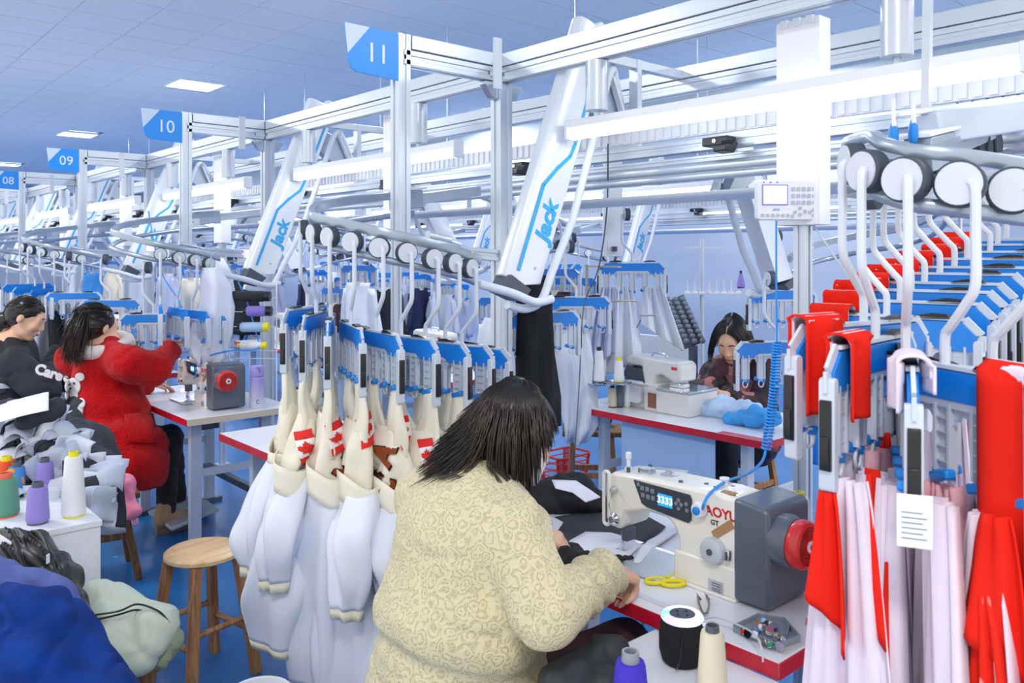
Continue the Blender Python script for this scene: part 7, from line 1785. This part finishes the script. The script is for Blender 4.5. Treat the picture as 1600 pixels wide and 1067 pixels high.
blob_obj('coat_body', [C(W(140, 935, 2.5), W(200, 955, 2.45), .055, .06), C(W(200, 955, 2.45), W(250, 975, 2.4), .055, .05), C(W(150, 975, 2.38), W(240, 985, 2.35), .055, .06), C(W(170, 1005, 2.3), W(225, 1015, 2.3), .05, .05), C(W(215, 1030, 2.3), W(235, 1020, 2.3), .035, .03)], PUFF, t, h=.009, k=.025, disp=wav(.008, 40, 2, .003))
blob_obj('fur_edge', [C(W(262, 975, 2.38), W(268, 1000, 2.36), .028, .03), C(W(268, 1000, 2.36), W(252, 1030, 2.33), .03, .028)], mat('sage_fur', '9AA88C', .95, bump=1, bscale=300), t, h=.007, k=.02, disp=lambda P, N: .005 * nz(P, 120, 1))
for dy in (0, 9): MB().tube(spline([W(140, 962 + dy, 2.32), W(185, 955 + dy * .6, 2.30), W(215, 944 + dy, 2.34), W(248, 955 + dy, 2.33), W(264, 972, 2.33)], 5), .003, 6).build('black_piping', BLACK, t, world=True)
# support under the coat: small chair hidden beneath
stool(W(190, 1010, 2.42).x, W(190, 1010, 2.42).y, .40, OLDW, OLDW, 'low dark stool under the sage puffer coat', round_=False, r=.09, spread=.02)
# corner of a white plastic tub at the bottom
q = W(405, 1080, 2.45)
t = thing('plastic_tub', 'white plastic tub rim at the bottom edge left of the worker', 'tub', (q.x, q.y, 0))
MB().lathe([(.07, 0), (.08, q.z - .03), (.088, q.z - .01), (.092, q.z), (.08, q.z), (.07, q.z - .05), (.06, .01), (0, .01)], 30).build('shell', WPLAS, t)
# ---------------------------------------------------------------- fabric on the nearest table
tag(MB().prism([(0, 0), (.05, 0), (.05, .03), (.01, .036)], 0, .0012, Matrix.Translation(WZ(1258, 976, TT + .001)) @ Matrix.Rotation(R(-48), 4, 'Z') @ Matrix.Rotation(R(-90), 4, 'X')).build('sticker', mat('sticker_coral', 'F07A74', .6)), 'coral sticker at the edge of the nearest table', 'sticker')
for a_, b_, c_, d_, lb in ((1218, 1020, 1252, 1003, 'torn beige tape near the front corner of the nearest table'), (1098, 978, 1118, 972, 'small silver tape piece between the speaker and the bobbin tray')):
    A1, B1 = WZ(a_, b_, TT + .001), WZ(c_, d_, TT + .001); tag(MB().bar(A1, B1, .022, .0012).build('tape_piece', mat('tape_pale', 'CFCBC2', .5)), lb, 'tape')
tag(MB().bar(WZ(990, 925, TT + .001), WZ(1060, 955, TT + .001), .02, .0012).build('measuring_tape', mat('tape_white', 'D2D6E4', .5)), 'strip of pale measuring tape stuck along the front edge of the nearest table', 'tape')
DK = mat('charcoal_fabric', '34373E', .8, bump=.05, bscale=200); WF = mat('white_fabric', 'E6E9F2', .75)
def flat(name, pts, m, z, label, cat='fabric', th=.0025, wave=.002):
    P_ = [WZ(px, py, z) for px, py in pts]; c = sum(P_, Vector()) / len(P_); V = [c]; n = len(P_); K = 5
    for k in range(1, K + 1):
        for i, p in enumerate(P_): q = c.lerp(p, k / K); q.z = z + wave * math.sin(i * 1.7 + k * 1.3); V.append(q)
    fs = [(0, 1 + i, 1 + (i + 1) % n) for i in range(n)]
    for k in range(K - 1):
        for i in range(n): fs.append((1 + k * n + i, 1 + (k + 1) * n + i, 1 + (k + 1) * n + (i + 1) % n, 1 + k * n + (i + 1) % n))
    o = MB().add(V, fs).build(name, m, solid=th, smooth=60); tag(o, label, cat); return o
flat('cut_fabric', [(868, 808), (945, 795), (1000, 800), (1040, 822), (1010, 850), (960, 862), (905, 868), (870, 850), (850, 826)], DK, TT + .006, 'charcoal cut panel spread on the nearest table under the needle')
flat('cut_fabric', [(890, 845), (915, 832), (955, 832), (990, 842), (998, 855), (985, 868), (945, 872), (905, 868), (888, 858)], WF, TT + .012, 'rounded white pocket piece lying on the charcoal panel')
flat('cut_fabric', [(1012, 845), (1060, 822), (1056, 832), (1018, 858), (1000, 880), (990, 880), (996, 862)], WF, TT + .010, 'white strip along the edge of the charcoal panel right of the needle')
flat('cut_fabric', [(836, 812), (860, 806), (880, 816), (872, 828), (845, 832)], WF, TT + .008, 'small white piece left on the table by the white mask')
pile('fabric_bundle', [C(WZ(880, 880, TT + .03), WZ(925, 885, TT + .02), .035, .03), C(WZ(925, 885, TT + .02), WZ(985, 872, TT + .008), .024, .010), C(WZ(895, 865, TT + .03), WZ(910, 905, TT + .01), .03, .02)], mat('black_cloth', '191B21'), 'black bundle of fabric held between the worker\'s hands', 'fabric', .006, .02, .006, 50, 3)
t = pile('fabric_pile', [C(WZ(835, 775, TT + .04), WZ(900, 762, TT + .06), .045, .05), C(WZ(900, 765, TT + .05), WZ(935, 785, TT + .03), .045, .03), C(WZ(850, 790, TT + .02), WZ(930, 792, TT + .02), .03, .03)], mat('black_cloth', '191B21'), 'stack of folded black pieces at the far end of the nearest table', 'fabric pile', .009, .03, .006, 30, 8)
flat('cut_fabric', [(862, 750), (900, 752), (922, 765), (938, 776), (915, 785), (895, 770), (868, 762)], WF, TT + .115, 'white piece lying on the stack of black pieces')
pile('draped_cloth', [C(W(900, 1062, 1.75), W(945, 1030, 1.78), .05, .045), C(W(945, 1030, 1.78), W(985, 1050, 1.74), .04, .03), C(W(880, 1090, 1.7), W(960, 1090, 1.68), .06, .06)], mat('charcoal_cloth2', '23272D', .6), 'dark cloth draped over the near cart behind the violet cone', 'cloth', .008, .04, .007, 30, 4)
if False:
    for o in COL.objects:
        if o.parent is None and 'label' in o and not (4 <= len(o['label'].split()) <= 16): print('LABELLEN', o.name, len(o['label'].split()), o['label'])
